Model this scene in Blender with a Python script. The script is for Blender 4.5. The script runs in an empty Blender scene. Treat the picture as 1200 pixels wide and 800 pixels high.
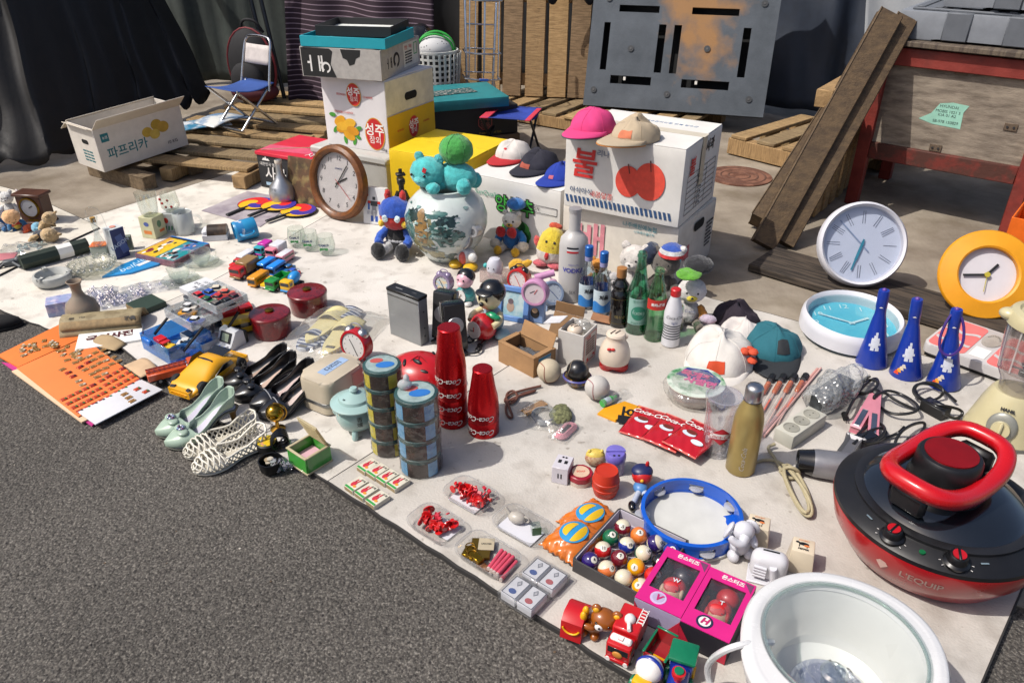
import bpy,bmesh,math,random
from mathutils import Vector,Matrix,Euler,noise
FZ=set()
random.seed(7)
PI=math.pi
D=bpy.data
SC=bpy.context.scene
COL=SC.collection
def R(a):return math.radians(a)
# ---------------------------------------------------------------- camera geometry (survey of the place)
FP,CH,TH=902.0,1.3,R(30)
cT,sT=math.cos(TH),math.sin(TH)
def G(px,py,z=None):
    """ground point seen at a photo pixel"""
    if z is None:z=mz(px,py)
    dx=(px-600)/FP;dy=-(py-400)/FP
    t=(z-CH)/(-sT+dy*cT)
    return Vector((dx*t,(cT+dy*sT)*t,z))
def mz(px,py):
    if px>383+(570-py)*1.393:return .019
    if px>237+(340-py)*1.69:return .013
    return .007
def S(py):return(FP*sT+cT*(py-400))/(CH-.012)
def w_(n,py):return n/S(py) # n pixels across at ground row py, in metres
def HZ(py,Y):
    dy=-(py-400)/FP
    return CH+Y*(-sT+dy*cT)/(cT+dy*sT)
def ang(p,q,z=None):
    a,b=G(*p,z)if z is not None else G(*p),G(*q,z)if z is not None else G(*q)
    return math.atan2(b.y-a.y,b.x-a.x)
AU=R(-38.8)
# ---------------------------------------------------------------- materials
def lin(c):
    if isinstance(c,str):
        c=[int(c[i:i+2],16)/255 for i in(0,2,4)]
    return tuple((v/12.92 if v<=.04045 else((v+.055)/1.055)**2.4)for v in c)
MC={}
def mat(c,r=.5,metal=0,var=.10,sc=18,bump=0,coat=0,spec=.5,sheen=0,bsc=None,sss=0,emit=0):
    key=(c,r,metal,var,sc,bump,coat,spec,sheen,bsc,sss)
    if key in MC:return MC[key]
    m=D.materials.new('paint_'+str(len(MC)));m.use_nodes=True
    nt=m.node_tree;n=nt.nodes;b=n['Principled BSDF']
    col=lin(c)
    b.inputs['Roughness'].default_value=r
    b.inputs['Metallic'].default_value=metal
    b.inputs['Specular IOR Level'].default_value=spec
    b.inputs['Coat Weight'].default_value=coat
    b.inputs['Coat Roughness'].default_value=.06
    if sheen:b.inputs['Sheen Weight'].default_value=sheen;b.inputs['Sheen Roughness'].default_value=.5
    tc=n.new('ShaderNodeTexCoord')
    no=n.new('ShaderNodeTexNoise');no.inputs['Scale'].default_value=sc;no.inputs['Detail'].default_value=6
    no.inputs['Roughness'].default_value=.65
    nt.links.new(tc.outputs['Object'],no.inputs['Vector'])
    rp=n.new('ShaderNodeValToRGB')
    rp.color_ramp.elements[0].position=.3;rp.color_ramp.elements[1].position=.7
    lo=tuple(max(0,v*(1-var*1.6))for v in col);hi=tuple(min(1,v*(1+var))for v in col)
    rp.color_ramp.elements[0].color=(*lo,1);rp.color_ramp.elements[1].color=(*hi,1)
    nt.links.new(no.outputs['Fac'],rp.inputs['Fac']);nt.links.new(rp.outputs['Color'],b.inputs['Base Color'])
    mr=n.new('ShaderNodeMapRange');mr.inputs['To Min'].default_value=max(0,r-.08);mr.inputs['To Max'].default_value=min(1,r+.12)
    nt.links.new(no.outputs['Fac'],mr.inputs['Value']);nt.links.new(mr.outputs['Result'],b.inputs['Roughness'])
    if bump:
        n2=n.new('ShaderNodeTexNoise');n2.inputs['Scale'].default_value=bsc or 120;n2.inputs['Detail'].default_value=4
        nt.links.new(tc.outputs['Object'],n2.inputs['Vector'])
        bp=n.new('ShaderNodeBump');bp.inputs['Strength'].default_value=bump;bp.inputs['Distance'].default_value=.003
        nt.links.new(n2.outputs['Fac'],bp.inputs['Height']);nt.links.new(bp.outputs['Normal'],b.inputs['Normal'])
    MC[key]=m
    return m
def clear(tint='ffffff',f=.10,rough=.03,bump=0,haze=0):
    """thin clear plastic or glass sheet"""
    key=('clear',tint,f,rough,bump,haze)
    if key in MC:return MC[key]
    m=D.materials.new('clear_'+str(len(MC)));m.use_nodes=True
    nt=m.node_tree;n=nt.nodes;n.clear()
    o=n.new('ShaderNodeOutputMaterial');t=n.new('ShaderNodeBsdfTransparent');g=n.new('ShaderNodeBsdfGlossy')
    t.inputs['Color'].default_value=(*lin(tint),1);g.inputs['Roughness'].default_value=rough
    fr=n.new('ShaderNodeFresnel');fr.inputs['IOR'].default_value=1.5
    ad=n.new('ShaderNodeMath');ad.operation='ADD';ad.use_clamp=True;ad.inputs[1].default_value=f*.5
    gm=n.new('ShaderNodeNewGeometry');io=n.new('ShaderNodeMapRange');io.inputs['To Min'].default_value=1.45;io.inputs['To Max'].default_value=1/1.45
    nt.links.new(gm.outputs['Backfacing'],io.inputs['Value']);nt.links.new(io.outputs[0],fr.inputs['IOR'])
    nt.links.new(fr.outputs[0],ad.inputs[0])
    mx=n.new('ShaderNodeMixShader');nt.links.new(ad.outputs[0],mx.inputs[0])
    nt.links.new(t.outputs[0],mx.inputs[1]);nt.links.new(g.outputs[0],mx.inputs[2])
    last=mx
    if haze:
        df=n.new('ShaderNodeBsdfDiffuse');df.inputs['Color'].default_value=(*[min(1,v*1.0)for v in lin(tint)],1)
        m2=n.new('ShaderNodeMixShader');m2.inputs[0].default_value=haze
        nt.links.new(mx.outputs[0],m2.inputs[1]);nt.links.new(df.outputs[0],m2.inputs[2]);last=m2
    if bump:
        tc=n.new('ShaderNodeTexCoord');no=n.new('ShaderNodeTexNoise');no.inputs['Scale'].default_value=45;no.inputs['Detail'].default_value=3
        nt.links.new(tc.outputs['Object'],no.inputs['Vector'])
        bp=n.new('ShaderNodeBump');bp.inputs['Strength'].default_value=bump;bp.inputs['Distance'].default_value=.012
        nt.links.new(no.outputs['Fac'],bp.inputs['Height']);nt.links.new(bp.outputs['Normal'],g.inputs['Normal']);nt.links.new(bp.outputs['Normal'],fr.inputs['Normal'])
    nt.links.new(last.outputs[0],o.inputs['Surface'])
    MC[key]=m
    return m
def mix_mat(c1,c2,r=.6,kind='noise',scale=6,lo=.45,hi=.55,bump=0,bsc=60,metal=0,stretch=(1,1,1),detail=8,c3=None,sc3=60,amt3=.5,spec=.4,coat=0):
    """two colours mixed by a noise or wave pattern, with fine speckle"""
    key=('mix',c1,c2,r,kind,scale,lo,hi,bump,bsc,metal,stretch,c3,sc3,amt3,coat)
    if key in MC:return MC[key]
    m=D.materials.new('mixed_'+str(len(MC)));m.use_nodes=True
    nt=m.node_tree;n=nt.nodes;b=n['Principled BSDF'];L=nt.links.new
    b.inputs['Roughness'].default_value=r;b.inputs['Metallic'].default_value=metal;b.inputs['Specular IOR Level'].default_value=spec
    b.inputs['Coat Weight'].default_value=coat
    tc=n.new('ShaderNodeTexCoord');mp=n.new('ShaderNodeMapping');mp.inputs['Scale'].default_value=stretch
    L(tc.outputs['Object'],mp.inputs['Vector'])
    if kind=='wave':
        no=n.new('ShaderNodeTexWave');no.inputs['Scale'].default_value=scale;no.inputs['Distortion'].default_value=.3
    elif kind=='vor':
        no=n.new('ShaderNodeTexVoronoi');no.inputs['Scale'].default_value=scale
    else:
        no=n.new('ShaderNodeTexNoise');no.inputs['Scale'].default_value=scale;no.inputs['Detail'].default_value=detail;no.inputs['Roughness'].default_value=.62
    L(mp.outputs[0],no.inputs['Vector'])
    rp=n.new('ShaderNodeValToRGB');rp.color_ramp.elements[0].position=lo;rp.color_ramp.elements[1].position=hi
    rp.color_ramp.elements[0].color=(*lin(c1),1);rp.color_ramp.elements[1].color=(*lin(c2),1)
    L(no.outputs[1]if kind=='wave' else no.outputs[0],rp.inputs['Fac']);last=rp.outputs[0]
    n2=n.new('ShaderNodeTexNoise');n2.inputs['Scale'].default_value=bsc;n2.inputs['Detail'].default_value=5
    L(mp.outputs[0],n2.inputs['Vector'])
    if c3:
        n3=n.new('ShaderNodeTexNoise');n3.inputs['Scale'].default_value=sc3;n3.inputs['Detail'].default_value=4
        L(mp.outputs[0],n3.inputs['Vector'])
        r3=n.new('ShaderNodeMapRange');r3.inputs['From Min'].default_value=.5;r3.inputs['From Max'].default_value=.75;r3.inputs['To Max'].default_value=amt3
        L(n3.outputs['Fac'],r3.inputs['Value'])
        mx=n.new('ShaderNodeMix');mx.data_type='RGBA'
        L(r3.outputs[0],mx.inputs[0]);L(last,mx.inputs[6]);mx.inputs[7].default_value=(*lin(c3),1);last=mx.outputs[2]
    L(last,b.inputs['Base Color'])
    if bump:
        bp=n.new('ShaderNodeBump');bp.inputs['Strength'].default_value=bump;bp.inputs['Distance'].default_value=.006
        L(n2.outputs['Fac'],bp.inputs['Height']);L(bp.outputs['Normal'],b.inputs['Normal'])
    MC[key]=m
    return m
def wood(c,c2,stretch=(3,3,30),axis=None,r=.75,bump=.5):
    return mix_mat(c,c2,r,'noise',4,.35,.65,bump,20,0,stretch,c3='2e2218',sc3=9,amt3=.45)
# ---------------------------------------------------------------- mesh builder
def X(loc=(0,0,0),rot=(0,0,0),s=None):
    m=Matrix.Translation(loc)@Euler([R(a)for a in rot]).to_matrix().to_4x4()
    if s is not None:m=m@Matrix.Diagonal((*([s]*3 if not hasattr(s,'__len__')else s),1))
    return m
def align(a,b):
    a,b=Vector(a),Vector(b);d=b-a
    return Matrix.Translation(a)@d.to_track_quat('Z','Y').to_matrix().to_4x4()
class B:
    def __init__(s):s.bm=bmesh.new();s.ms=[]
    def _pre(s):
        for f in s.bm.faces:f.tag=True
    def _post(s,m):
        if m not in s.ms:s.ms.append(m)
        i=s.ms.index(m)
        for f in s.bm.faces:
            if not f.tag:f.material_index=i
    def box(s,c,d,m,bev=.0015,rot=(0,0,0),mtx=None,seg=1,taper=None):
        s._pre()
        mm=X(c,rot,d)
        if mtx is not None:mm=mtx@mm
        r=bmesh.ops.create_cube(s.bm,size=1)
        vs=r['verts']
        if taper:
            for v in vs:
                if v.co.z>0:v.co.x*=taper[0];v.co.y*=taper[1]
        for v in vs:v.co=mm@v.co
        if bev:
            es=list({e for v in vs for e in v.link_edges})
            bmesh.ops.bevel(s.bm,geom=es,offset=min(bev,min(d)*.45),segments=seg,affect='EDGES',profile=.5)
        s._post(m);return s
    def bar(s,a,b,w,h,m,bev=.001,roll=0):
        """square bar from a to b"""
        a,b=Vector(a),Vector(b);L=(b-a).length
        mm=align(a,b)@X((0,0,L/2),(0,0,roll))
        return s.box((0,0,0),(w,h,L),m,bev,mtx=mm)
    def lathe(s,prof,m,c=(0,0,0),seg=28,mtx=None,sq=(1,1)):
        s._pre();mm=Matrix.Translation(c)
        if mtx is not None:mm=mtx@mm
        rings=[]
        for r,z in prof:
            if r<1e-6:rings.append([s.bm.verts.new(mm@Vector((0,0,z)))])
            else:rings.append([s.bm.verts.new(mm@Vector((r*math.cos(2*PI*i/seg)*sq[0],r*math.sin(2*PI*i/seg)*sq[1],z)))for i in range(seg)])
        for a,b in zip(rings,rings[1:]):
            for i in range(seg):
                j=(i+1)%seg
                q=([a[0]]if len(a)==1 else[a[i],a[j]])+([b[0]]if len(b)==1 else[b[j],b[i]])
                if len(q)>2:s.bm.faces.new(q)
        s._post(m);return s
    def cyl(s,c,r,h,m,seg=24,mtx=None,bev=.0,sq=(1,1)):
        p=[(0,0),(r,0),(r,h),(0,h)]if not bev else[(0,0),(r-bev,0),(r,bev),(r,h-bev),(r-bev,h),(0,h)]
        return s.lathe(p,m,c,seg,mtx,sq)
    def rod(s,a,b,r,m,seg=12,r2=None):
        L=(Vector(b)-Vector(a)).length
        return s.lathe([(0,0),(r,0),(r if r2 is None else r2,L),(0,L)],m,seg=seg,mtx=align(a,b))
    def ball(s,c,r,m,mtx=None,seg=20,rings=12,rot=(0,0,0)):
        if not hasattr(r,'__len__'):r=(r,r,r)
        s._pre();mm=X(c,rot,r)
        if mtx is not None:mm=mtx@mm
        o=bmesh.ops.create_uvsphere(s.bm,u_segments=seg,v_segments=rings,radius=1,matrix=mm)
        s._post(m);return s
    def tube(s,pts,r,m,seg=8,closed=False,smooth=0,mtx=None):
        pts=[Vector(p)for p in pts]
        for _ in range(smooth):
            q=[];n=len(pts)
            for i in range(n if closed else n-1):
                a,b=pts[i],pts[(i+1)%n]
                q+=[a*.75+b*.25,a*.25+b*.75]
            pts=q if closed else[pts[0]]+q+[pts[-1]]
        if mtx is not None:pts=[mtx@p for p in pts]
        s._pre();n=len(pts);rings=[];up=None
        for i,p in enumerate(pts):
            t=(pts[(i+1)%n]-pts[i-1])if closed else(pts[min(i+1,n-1)]-pts[max(i-1,0)])
            if t.length<1e-9:t=Vector((0,0,1))
            t.normalize()
            if up is None:up=t.orthogonal()
            up=(up-t*up.dot(t))
            up=up.normalized()if up.length>1e-6 else t.orthogonal().normalized()
            sd=t.cross(up);rr=r(i/(n-1))if callable(r)else r
            rings.append([s.bm.verts.new(p+up*(rr*math.cos(2*PI*k/seg))+sd*(rr*math.sin(2*PI*k/seg)))for k in range(seg)])
        for i in range(n if closed else n-1):
            a,b=rings[i],rings[(i+1)%n]
            for k in range(seg):s.bm.faces.new([a[k],a[(k+1)%seg],b[(k+1)%seg],b[k]])
        if not closed:
            s.bm.faces.new(rings[0][::-1]);s.bm.faces.new(rings[-1])
        s._post(m);return s
    def prism(s,pts,z0,z1,m,mtx=None,m_side=None,bev=0):
        mm=mtx or Matrix()
        A=sum(pts[i][0]*pts[(i+1)%len(pts)][1]-pts[(i+1)%len(pts)][0]*pts[i][1]for i in range(len(pts)))
        if A<0:pts=pts[::-1]
        s._pre()
        a=[s.bm.verts.new(mm@Vector((x,y,z0)))for x,y in pts]
        b=[s.bm.verts.new(mm@Vector((x,y,z1)))for x,y in pts]
        f=s.bm.faces.new(a[::-1]),s.bm.faces.new(b);n=len(pts)
        if m_side is not None:s._post(m);s._pre()
        for i in range(n):s.bm.faces.new([a[i],a[(i+1)%n],b[(i+1)%n],b[i]])
        if bev:bmesh.ops.bevel(s.bm,geom=list(f[1].edges),offset=bev,segments=2,affect='EDGES',profile=.5)
        s._post(m_side if m_side is not None else m);return s
    def grid(s,fn,nu,nv,m,close_u=False):
        s._pre()
        P=[[s.bm.verts.new(Vector(fn(i/nu,j/nv)))for j in range(nv+1)]for i in range(nu if close_u else nu+1)]
        for i in range(nu):
            for j in range(nv):
                s.bm.faces.new([P[i][j],P[(i+1)%len(P)][j],P[(i+1)%len(P)][j+1],P[i][j+1]])
        s._post(m);return s
    def dent(s,amt,cuts=6,seed=0):
        bmesh.ops.subdivide_edges(s.bm,edges=[e for e in s.bm.edges if e.calc_length()>.08],cuts=cuts,use_grid_fill=True)
        lo=[min(v.co[i]for v in s.bm.verts)for i in range(3)];hi=[max(v.co[i]for v in s.bm.verts)for i in range(3)]
        for v in s.bm.verts:
            c=v.co;off=Vector()
            for i in range(3):
                m=min(1,*[min(c[j]-lo[j],hi[j]-c[j])/.03 for j in range(3)if j!=i]);k=amt*(.15+.85*max(0,m))*(.5+.5*noise.noise(c*9+Vector((seed,i*7,0))))
                if c[i]-lo[i]<.004:off[i]+=k
                if hi[i]-c[i]<.004:off[i]-=k
            v.co=c+off
        return s
    def obj(s,name,parent=None,loc=None,rz=0,sharp=38,thick=0,sub=0):
        if s.ms and all(m in FZ for m in s.ms):
            bmesh.ops.subdivide_edges(s.bm,edges=s.bm.edges[:],cuts=2,use_grid_fill=True);s.bm.normal_update()
            for v in s.bm.verts:v.co+=v.normal*(noise.noise(v.co*70)*.0024+noise.noise(v.co*260)*.0013)
            sharp=180
        bmesh.ops.remove_doubles(s.bm,verts=s.bm.verts,dist=1e-6)
        bmesh.ops.recalc_face_normals(s.bm,faces=s.bm.faces)
        me=D.meshes.new(name);s.bm.to_mesh(me);s.bm.free()
        for m in s.ms:me.materials.append(m)
        me.polygons.foreach_set('use_smooth',[True]*len(me.polygons))
        me.set_sharp_from_angle(angle=R(sharp))
        o=D.objects.new(name,me);COL.objects.link(o)
        if parent is not None:o.parent=parent
        if loc is not None:o.location=loc
        if rz:o.rotation_euler=(0,0,rz)
        if thick:
            md=o.modifiers.new('thickness','SOLIDIFY');md.thickness=thick;md.offset=0
        if sub:
            md=o.modifiers.new('round','SUBSURF');md.levels=sub;md.render_levels=sub
        return o
def tag(o,label,cat,group=None,kind=None):
    if label:o['label']=label
    if cat:o['category']=cat
    if group:o['group']=group
    if kind:o['kind']=kind
    return o
def thing(name,label,cat,loc,rz=0,group=None,rot=None):
    o=D.objects.new(name,None);COL.objects.link(o);o.empty_display_size=.02
    o.location=loc;o.rotation_euler=rot if rot is not None else(0,0,rz)
    return tag(o,label,cat,group)
def one(b,name,label,cat,loc,rz=0,group=None,rot=None,**k):
    o=b.obj(name,None,loc,**k)
    o.rotation_euler=rot if rot is not None else(0,0,rz)
    return tag(o,label,cat,group)
def struct(b,name,loc=None,**k):
    return tag(b.obj(name,None,loc,**k),None,None,None,'structure')
def dup(src,label,loc,rz=None,group=None,rot=None,s=None):
    r=src.copy();COL.objects.link(r);r.location=loc
    if rz is not None:r.rotation_euler=(0,0,rz)
    if rot is not None:r.rotation_euler=rot
    if s:r.scale=(s,s,s)
    r['label']=label
    if group:r['group']=group;src['group']=group
    for c in list(src.children):
        k=c.copy();COL.objects.link(k);k.parent=r
        for g in list(c.children):
            q=g.copy();COL.objects.link(q);q.parent=k
    return r
def txt(t,size,m,parent,mtx,align='CENTER',shear=0,bold=0,cyl=None,name='lettering',sx=1,th=.0004,space=1,flip=False):
    cu=D.curves.new(name,'FONT');cu.body=t;cu.size=size;cu.align_x=align;cu.align_y='CENTER'
    cu.shear=shear;cu.offset=bold;cu.space_character=space;cu.resolution_u=3;cu.extrude=th/2 if not cyl else 0
    o=D.objects.new(name,cu);me=D.meshes.new_from_object(o);D.objects.remove(o)
    for v in me.vertices:
        v.co.x*=sx
        if flip:v.co.x,v.co.y=-v.co.x,-v.co.y
        if cyl:
            z=v.co.y;rr=(cyl(z)if callable(cyl)else cyl)+.0007;a=v.co.x/rr
            v.co=(rr*math.sin(a),-rr*math.cos(a),z)
    me.transform(mtx)
    me.materials.clear();me.materials.append(m);me.name=name
    o=D.objects.new(name,me);COL.objects.link(o);o.parent=parent
    return o
def FR(x,y,z):return X((x,y,z),(90,0,0)) # text on a -y face
def RT(x,y,z):return X((x,y,z),(0,0,90))@X((0,0,0),(90,0,0))
def LF(x,y,z):return X((x,y,z),(0,0,-90))@X((0,0,0),(90,0,0))
def arc(cx,cy,rx,ry,a0=0,a1=360,n=24):return[(cx+rx*math.cos(R(a0+(a1-a0)*i/n)),cy+ry*math.sin(R(a0+(a1-a0)*i/n)))for i in range(n+(0 if a1-a0==360 else 1))]
def rrect(w,d,r,n=5):
    p=[]
    for sx,sy,a in((1,1,0),(-1,1,90),(-1,-1,180),(1,-1,270)):
        p+=arc(sx*(w/2-r),sy*(d/2-r),r,r,a,a+90,n)
    return p
def blob(t,pts,m,z,n=1):pass
# common paints
WHITE=mat('d8d6d2',.5);BLACK=mat('141415',.45);BLACKG=mat('0d0d0f',.2,coat=.5);RED=mat('b8141a',.35);REDP=mat('c81e1e',.3,coat=.3)
YEL=mat('e0a800',.35);BLUE=mat('1648b0',.35);GREEN=mat('16803c',.35);INK=mat('1a1c22',.6);INKB=mat('23407a',.6);INKR=mat('c22a26',.6)
STEEL=mat('b8b8b8',.28,1);DSTEEL=mat('6a6a6c',.35,1);GOLD=mat('b98d3a',.28,1);BRASS=mat('7a6020',.35,1)
CARD=mat('9a7650',.85,var=.12,bump=.1);PAPER=mat('dcdad4',.8,var=.04)
COKE=mat('c4141c',.4)
# ================================================================ setting
U=Vector((math.cos(AU),math.sin(AU),0));V=Vector((-U.y,U.x,0));A0=Vector((-.467,1.513,0))
def uv(u,v,z=0):return A0+U*u+V*v+Vector((0,0,z))
asph=mix_mat('3d3936','5c5852',.92,'noise',95,.36,.64,1.0,120,0,(1,1,1),10,'8f8a82',190,.6)
n=asph.node_tree.nodes;L=asph.node_tree.links.new;bs=n['Principled BSDF'];tc=n.new('ShaderNodeTexCoord');no=n.new('ShaderNodeTexNoise');no.inputs['Scale'].default_value=1.4;no.inputs['Detail'].default_value=7;L(tc.outputs['Object'],no.inputs[0])
mr=n.new('ShaderNodeMapRange');mr.inputs['From Min'].default_value=.3;mr.inputs['From Max'].default_value=.7;mr.inputs['To Min'].default_value=.72;mr.inputs['To Max'].default_value=1.12;L(no.outputs[0],mr.inputs[0]);mx=n.new('ShaderNodeMix');mx.data_type='RGBA';mx.blend_type='MULTIPLY';mx.inputs[0].default_value=1;L(bs.inputs['Base Color'].links[0].from_socket,mx.inputs[6]);L(mr.outputs[0],mx.inputs[7])
v2=n.new('ShaderNodeTexVoronoi');v2.inputs['Scale'].default_value=170;L(tc.outputs['Object'],v2.inputs['Vector']);vs_=n.new('ShaderNodeSeparateColor');L(v2.outputs['Color'],vs_.inputs[0]);vr_=n.new('ShaderNodeMapRange');vr_.inputs['To Min'].default_value=.64;vr_.inputs['To Max'].default_value=1.36;L(vs_.outputs[0],vr_.inputs[0]);m3=n.new('ShaderNodeMix');m3.data_type='RGBA';m3.blend_type='MULTIPLY';m3.inputs[0].default_value=1;L(mx.outputs[2],m3.inputs[6]);L(vr_.outputs[0],m3.inputs[7]);mx=m3
vb=n.new('ShaderNodeBump');vb.inputs['Strength'].default_value=.7;vb.inputs['Distance'].default_value=.003;vb.invert=True;L(v2.outputs['Distance'],vb.inputs['Height']);L(bs.inputs['Normal'].links[0].from_socket,vb.inputs['Normal']);L(vb.outputs[0],bs.inputs['Normal'])
vo=n.new('ShaderNodeTexVoronoi');vo.inputs['Scale'].default_value=55;L(tc.outputs['Object'],vo.inputs['Vector']);wn=n.new('ShaderNodeMath');wn.operation='GREATER_THAN';wn.inputs[1].default_value=.965;L(vo.outputs['Color'],wn.inputs[0]);w2=n.new('ShaderNodeMath');w2.operation='LESS_THAN';w2.inputs[1].default_value=.25;L(vo.outputs['Distance'],w2.inputs[0]);w3=n.new('ShaderNodeMath');w3.operation='MULTIPLY';L(wn.outputs[0],w3.inputs[0]);L(w2.outputs[0],w3.inputs[1])
m2=n.new('ShaderNodeMix');m2.data_type='RGBA';L(w3.outputs[0],m2.inputs[0]);L(mx.outputs[2],m2.inputs[6]);m2.inputs[7].default_value=(*lin('b4ada2'),1);L(m2.outputs[2],bs.inputs['Base Color'])
b=B();b.prism([(-9,-4),(9,-4),(9,16),(-9,16)],-.3,0,asph);struct(b,'road')
conc=mix_mat('6c6154','948a7b',.88,'noise',2.2,.35,.62,.35,70,0,(1,1,1),12,'5f5340',5,.6)
q0=Vector((.985,1.17,0));
PD=Vector((2.96,-1.51,0)).normalized();PV=Vector((-PD.y,PD.x,0))
P_=[q0-PD*9,q0+PD*9,q0+PD*9+PV*14,q0-PD*9+PV*14]
b=B();b.prism([(p.x,p.y)for p in P_],.0005,.004,conc);struct(b,'pavement')
kst=mix_mat('6b675f','8f897d',.85,'noise',9,.35,.65,.5,90,0,(1,1,1),8,'3f3a33',30,.5)
for i in range(-4,5):
    b=B();b.prism([tuple((q0+PD*(i*.9+.45*a-.0+.447*k)+PV*w).xy)for a,k,w in((0,0,.0),(1,1,.0),(1,1,.16),(0,0,.16))],.0,.0065,kst);struct(b,'kerb')
def mat_sheet(poly,zt,c1,c2,label,z0,edge='2c2a29'):
    m=mix_mat(c1,c2,.8,'noise',3.0,.3,.68,.25,160,0,(1,1,1),10,'776e64',11,.5)
    n=m.node_tree.nodes;L=m.node_tree.links.new;bs=n['Principled BSDF']
    if not any(q.label=='wrinkle' for q in n):
        tc=n.new('ShaderNodeTexCoord');rd_=n.new('ShaderNodeTexNoise');rd_.label='wrinkle';rd_.noise_type='RIDGED_MULTIFRACTAL';rd_.inputs['Scale'].default_value=1.7;rd_.inputs['Detail'].default_value=3
        L(tc.outputs['Object'],rd_.inputs[0]);b2=n.new('ShaderNodeBump');b2.inputs['Strength'].default_value=.5;b2.inputs['Distance'].default_value=.02;L(rd_.outputs[0],b2.inputs['Height'])
        L(bs.inputs['Normal'].links[0].from_socket,b2.inputs['Normal']);L(b2.outputs[0],bs.inputs['Normal'])
        sp=n.new('ShaderNodeTexNoise');sp.inputs['Scale'].default_value=38;sp.inputs['Detail'].default_value=3;L(tc.outputs['Object'],sp.inputs[0])
        mr=n.new('ShaderNodeMapRange');mr.inputs['From Min'].default_value=.67;mr.inputs['From Max'].default_value=.74;mr.inputs['To Max'].default_value=.55;L(sp.outputs[0],mr.inputs[0])
        mx=n.new('ShaderNodeMix');mx.data_type='RGBA';L(mr.outputs[0],mx.inputs[0]);L(bs.inputs['Base Color'].links[0].from_socket,mx.inputs[6]);mx.inputs[7].default_value=(*lin('6a6157'),1);L(mx.outputs[2],bs.inputs['Base Color'])
    b=B();b.prism(poly,z0,zt,m,m_side=mat(edge,.7))
    o=b.obj('floor_mat');b=B();b.tube([(x,y,zt-.0022)for x,y in poly],.0030,mat(edge,.8),6,closed=True);b.obj('edge_binding',o);tag(o,label,'mat','white floor mats under the goods')
    return o
pl=lambda*q:[tuple(uv(a,c).xy)for a,c in q]
def wob(pts,n=14,amp=.005):
    o=[]
    for i,p in enumerate(pts):
        q=pts[(i+1)%len(pts)];L=math.hypot(q[0]-p[0],q[1]-p[1])
        k=n if L>.5 else 2
        for j in range(k):
            t=j/k;e=amp*(random.random()-.5)if j else 0
            o.append((p[0]+(q[0]-p[0])*t+e,p[1]+(q[1]-p[1])*t+e))
    return o
mat_sheet(wob(pl((0,0),(.7,-.004),(1.392,0),(1.44,.8),(1.47,1.62),(.9,1.6),(.3,1.55),(-.05,1.58),(.01,.75))),.019,'a8a39b','bdb8b1','worn grey white mat nearest the camera under the red cooker',.0005)
mat_sheet(wob(pl((.06,.004),(.06,1.9),(-1.62,1.85),(-1.5,1.244),(-1.30,.56),(-1.27,.44),(-1.23,.02),(-.9,.0),(-.45,-.02))),.013,'bcb7af','cdc8c1','white mat in the middle under the shoes and the toy vehicles',.0007)
mat_sheet(wob(pl((-1.1,-.03),(-1.1,1.9),(-2.47,1.86),(-2.36,.62),(-2.33,-.15),(-1.65,-.12))),.007,'c6c0b5','d5d0c6','cream white mat at the left under the glassware',.0009)
pts=[G(*p,.012)for p in((116,267),(50,297),(0,322),(-90,360),(-120,225),(-20,213),(35,228),(66,243),(108,262))]
o=mat_sheet([(p.x,p.y)for p in pts],.014,'bdb6a8','d0cabd','small cream mat at the far left under the teddy bears',.0011)
b=B();rg=random.Random(21)
for k in range(260):
    x,y=rg.uniform(-1.9,.5),rg.uniform(.65,2.3);q=Vector((x,y,0))-A0
    if q.dot(V)>-.02:continue
    s_=rg.choice((.0012,.0018,.002,.003));b._pre();r=bmesh.ops.create_icosphere(b.bm,subdivisions=1,radius=s_)
    for v in r['verts']:v.co=Vector((v.co.x*rg.uniform(.7,1.3)+x,v.co.y*rg.uniform(.7,1.3)+y,v.co.z*.6+s_*.4))
    b._post(mat(('8f887c','b5aea2','5a4a3a','3a3632')[k%4],.9))
tag(b.obj('grit'),'loose grit and pebbles scattered over the asphalt','grit',kind='stuff')
# manhole
b=B();p=G(866,207,.004)
b.cyl((0,0,0),.17,.006,mix_mat('5b3a2c','7a5442',.8,'noise',12,bump=.6),40)
for r in(.05,.09,.13):b.lathe([(r,.006),(r+.006,.009),(r+.012,.006)],mat('5a3c2f',.8),seg=40)
one(b,'manhole_cover','round rusty brown manhole cover in the concrete beside the apple boxes','manhole cover',p)
# ================================================================ tarps and cloths
def drape(name,label,cat,base,top,m,nu=70,nv=30,amp=.06,freq=9,seed=1,thick=.004,gather=.0):
    """cloth hung from the line `top` to the line `base` (lists of points), with folds"""
    rnd=random.Random(seed);ph=[rnd.uniform(0,6.28)for _ in range(8)]
    def ln(P,t):
        k=t*(len(P)-1);i=min(int(k),len(P)-2);f=k-i
        return Vector(P[i]).lerp(Vector(P[i+1]),f)
    def fn(u,v):
        a,c=ln(base,u),ln(top,u);p=a.lerp(c,v)
        w=math.sin(u*freq*6.28+ph[0]+1.3*math.sin(v*2+ph[1]))*.6+.4*math.sin(u*freq*2.3*6.28+ph[2]+v*3)+.5*math.sin(u*freq*.4*6.28+ph[3]-v*2.5)
        w+=.25*math.sin(v*17+u*19+ph[4])
        p.y+=amp*w*(1-.35*v);p.z+=amp*.25*math.sin(u*freq*3+ph[5])*(1-v)
        if gather:
            k=max(0,1-v/.16);p.y-=gather*k*(1+.5*math.sin(u*60+ph[6]));p.z+=.03*k*math.sin(u*90+v*40+ph[7])
        return p
    b=B();b.grid(fn,nu,nv,m)
    return tag(b.obj(name,thick=thick,sharp=60),label,cat)
tarpk=mat('171413',.62,var=.3,sc=9,bump=.25,bsc=60)
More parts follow.
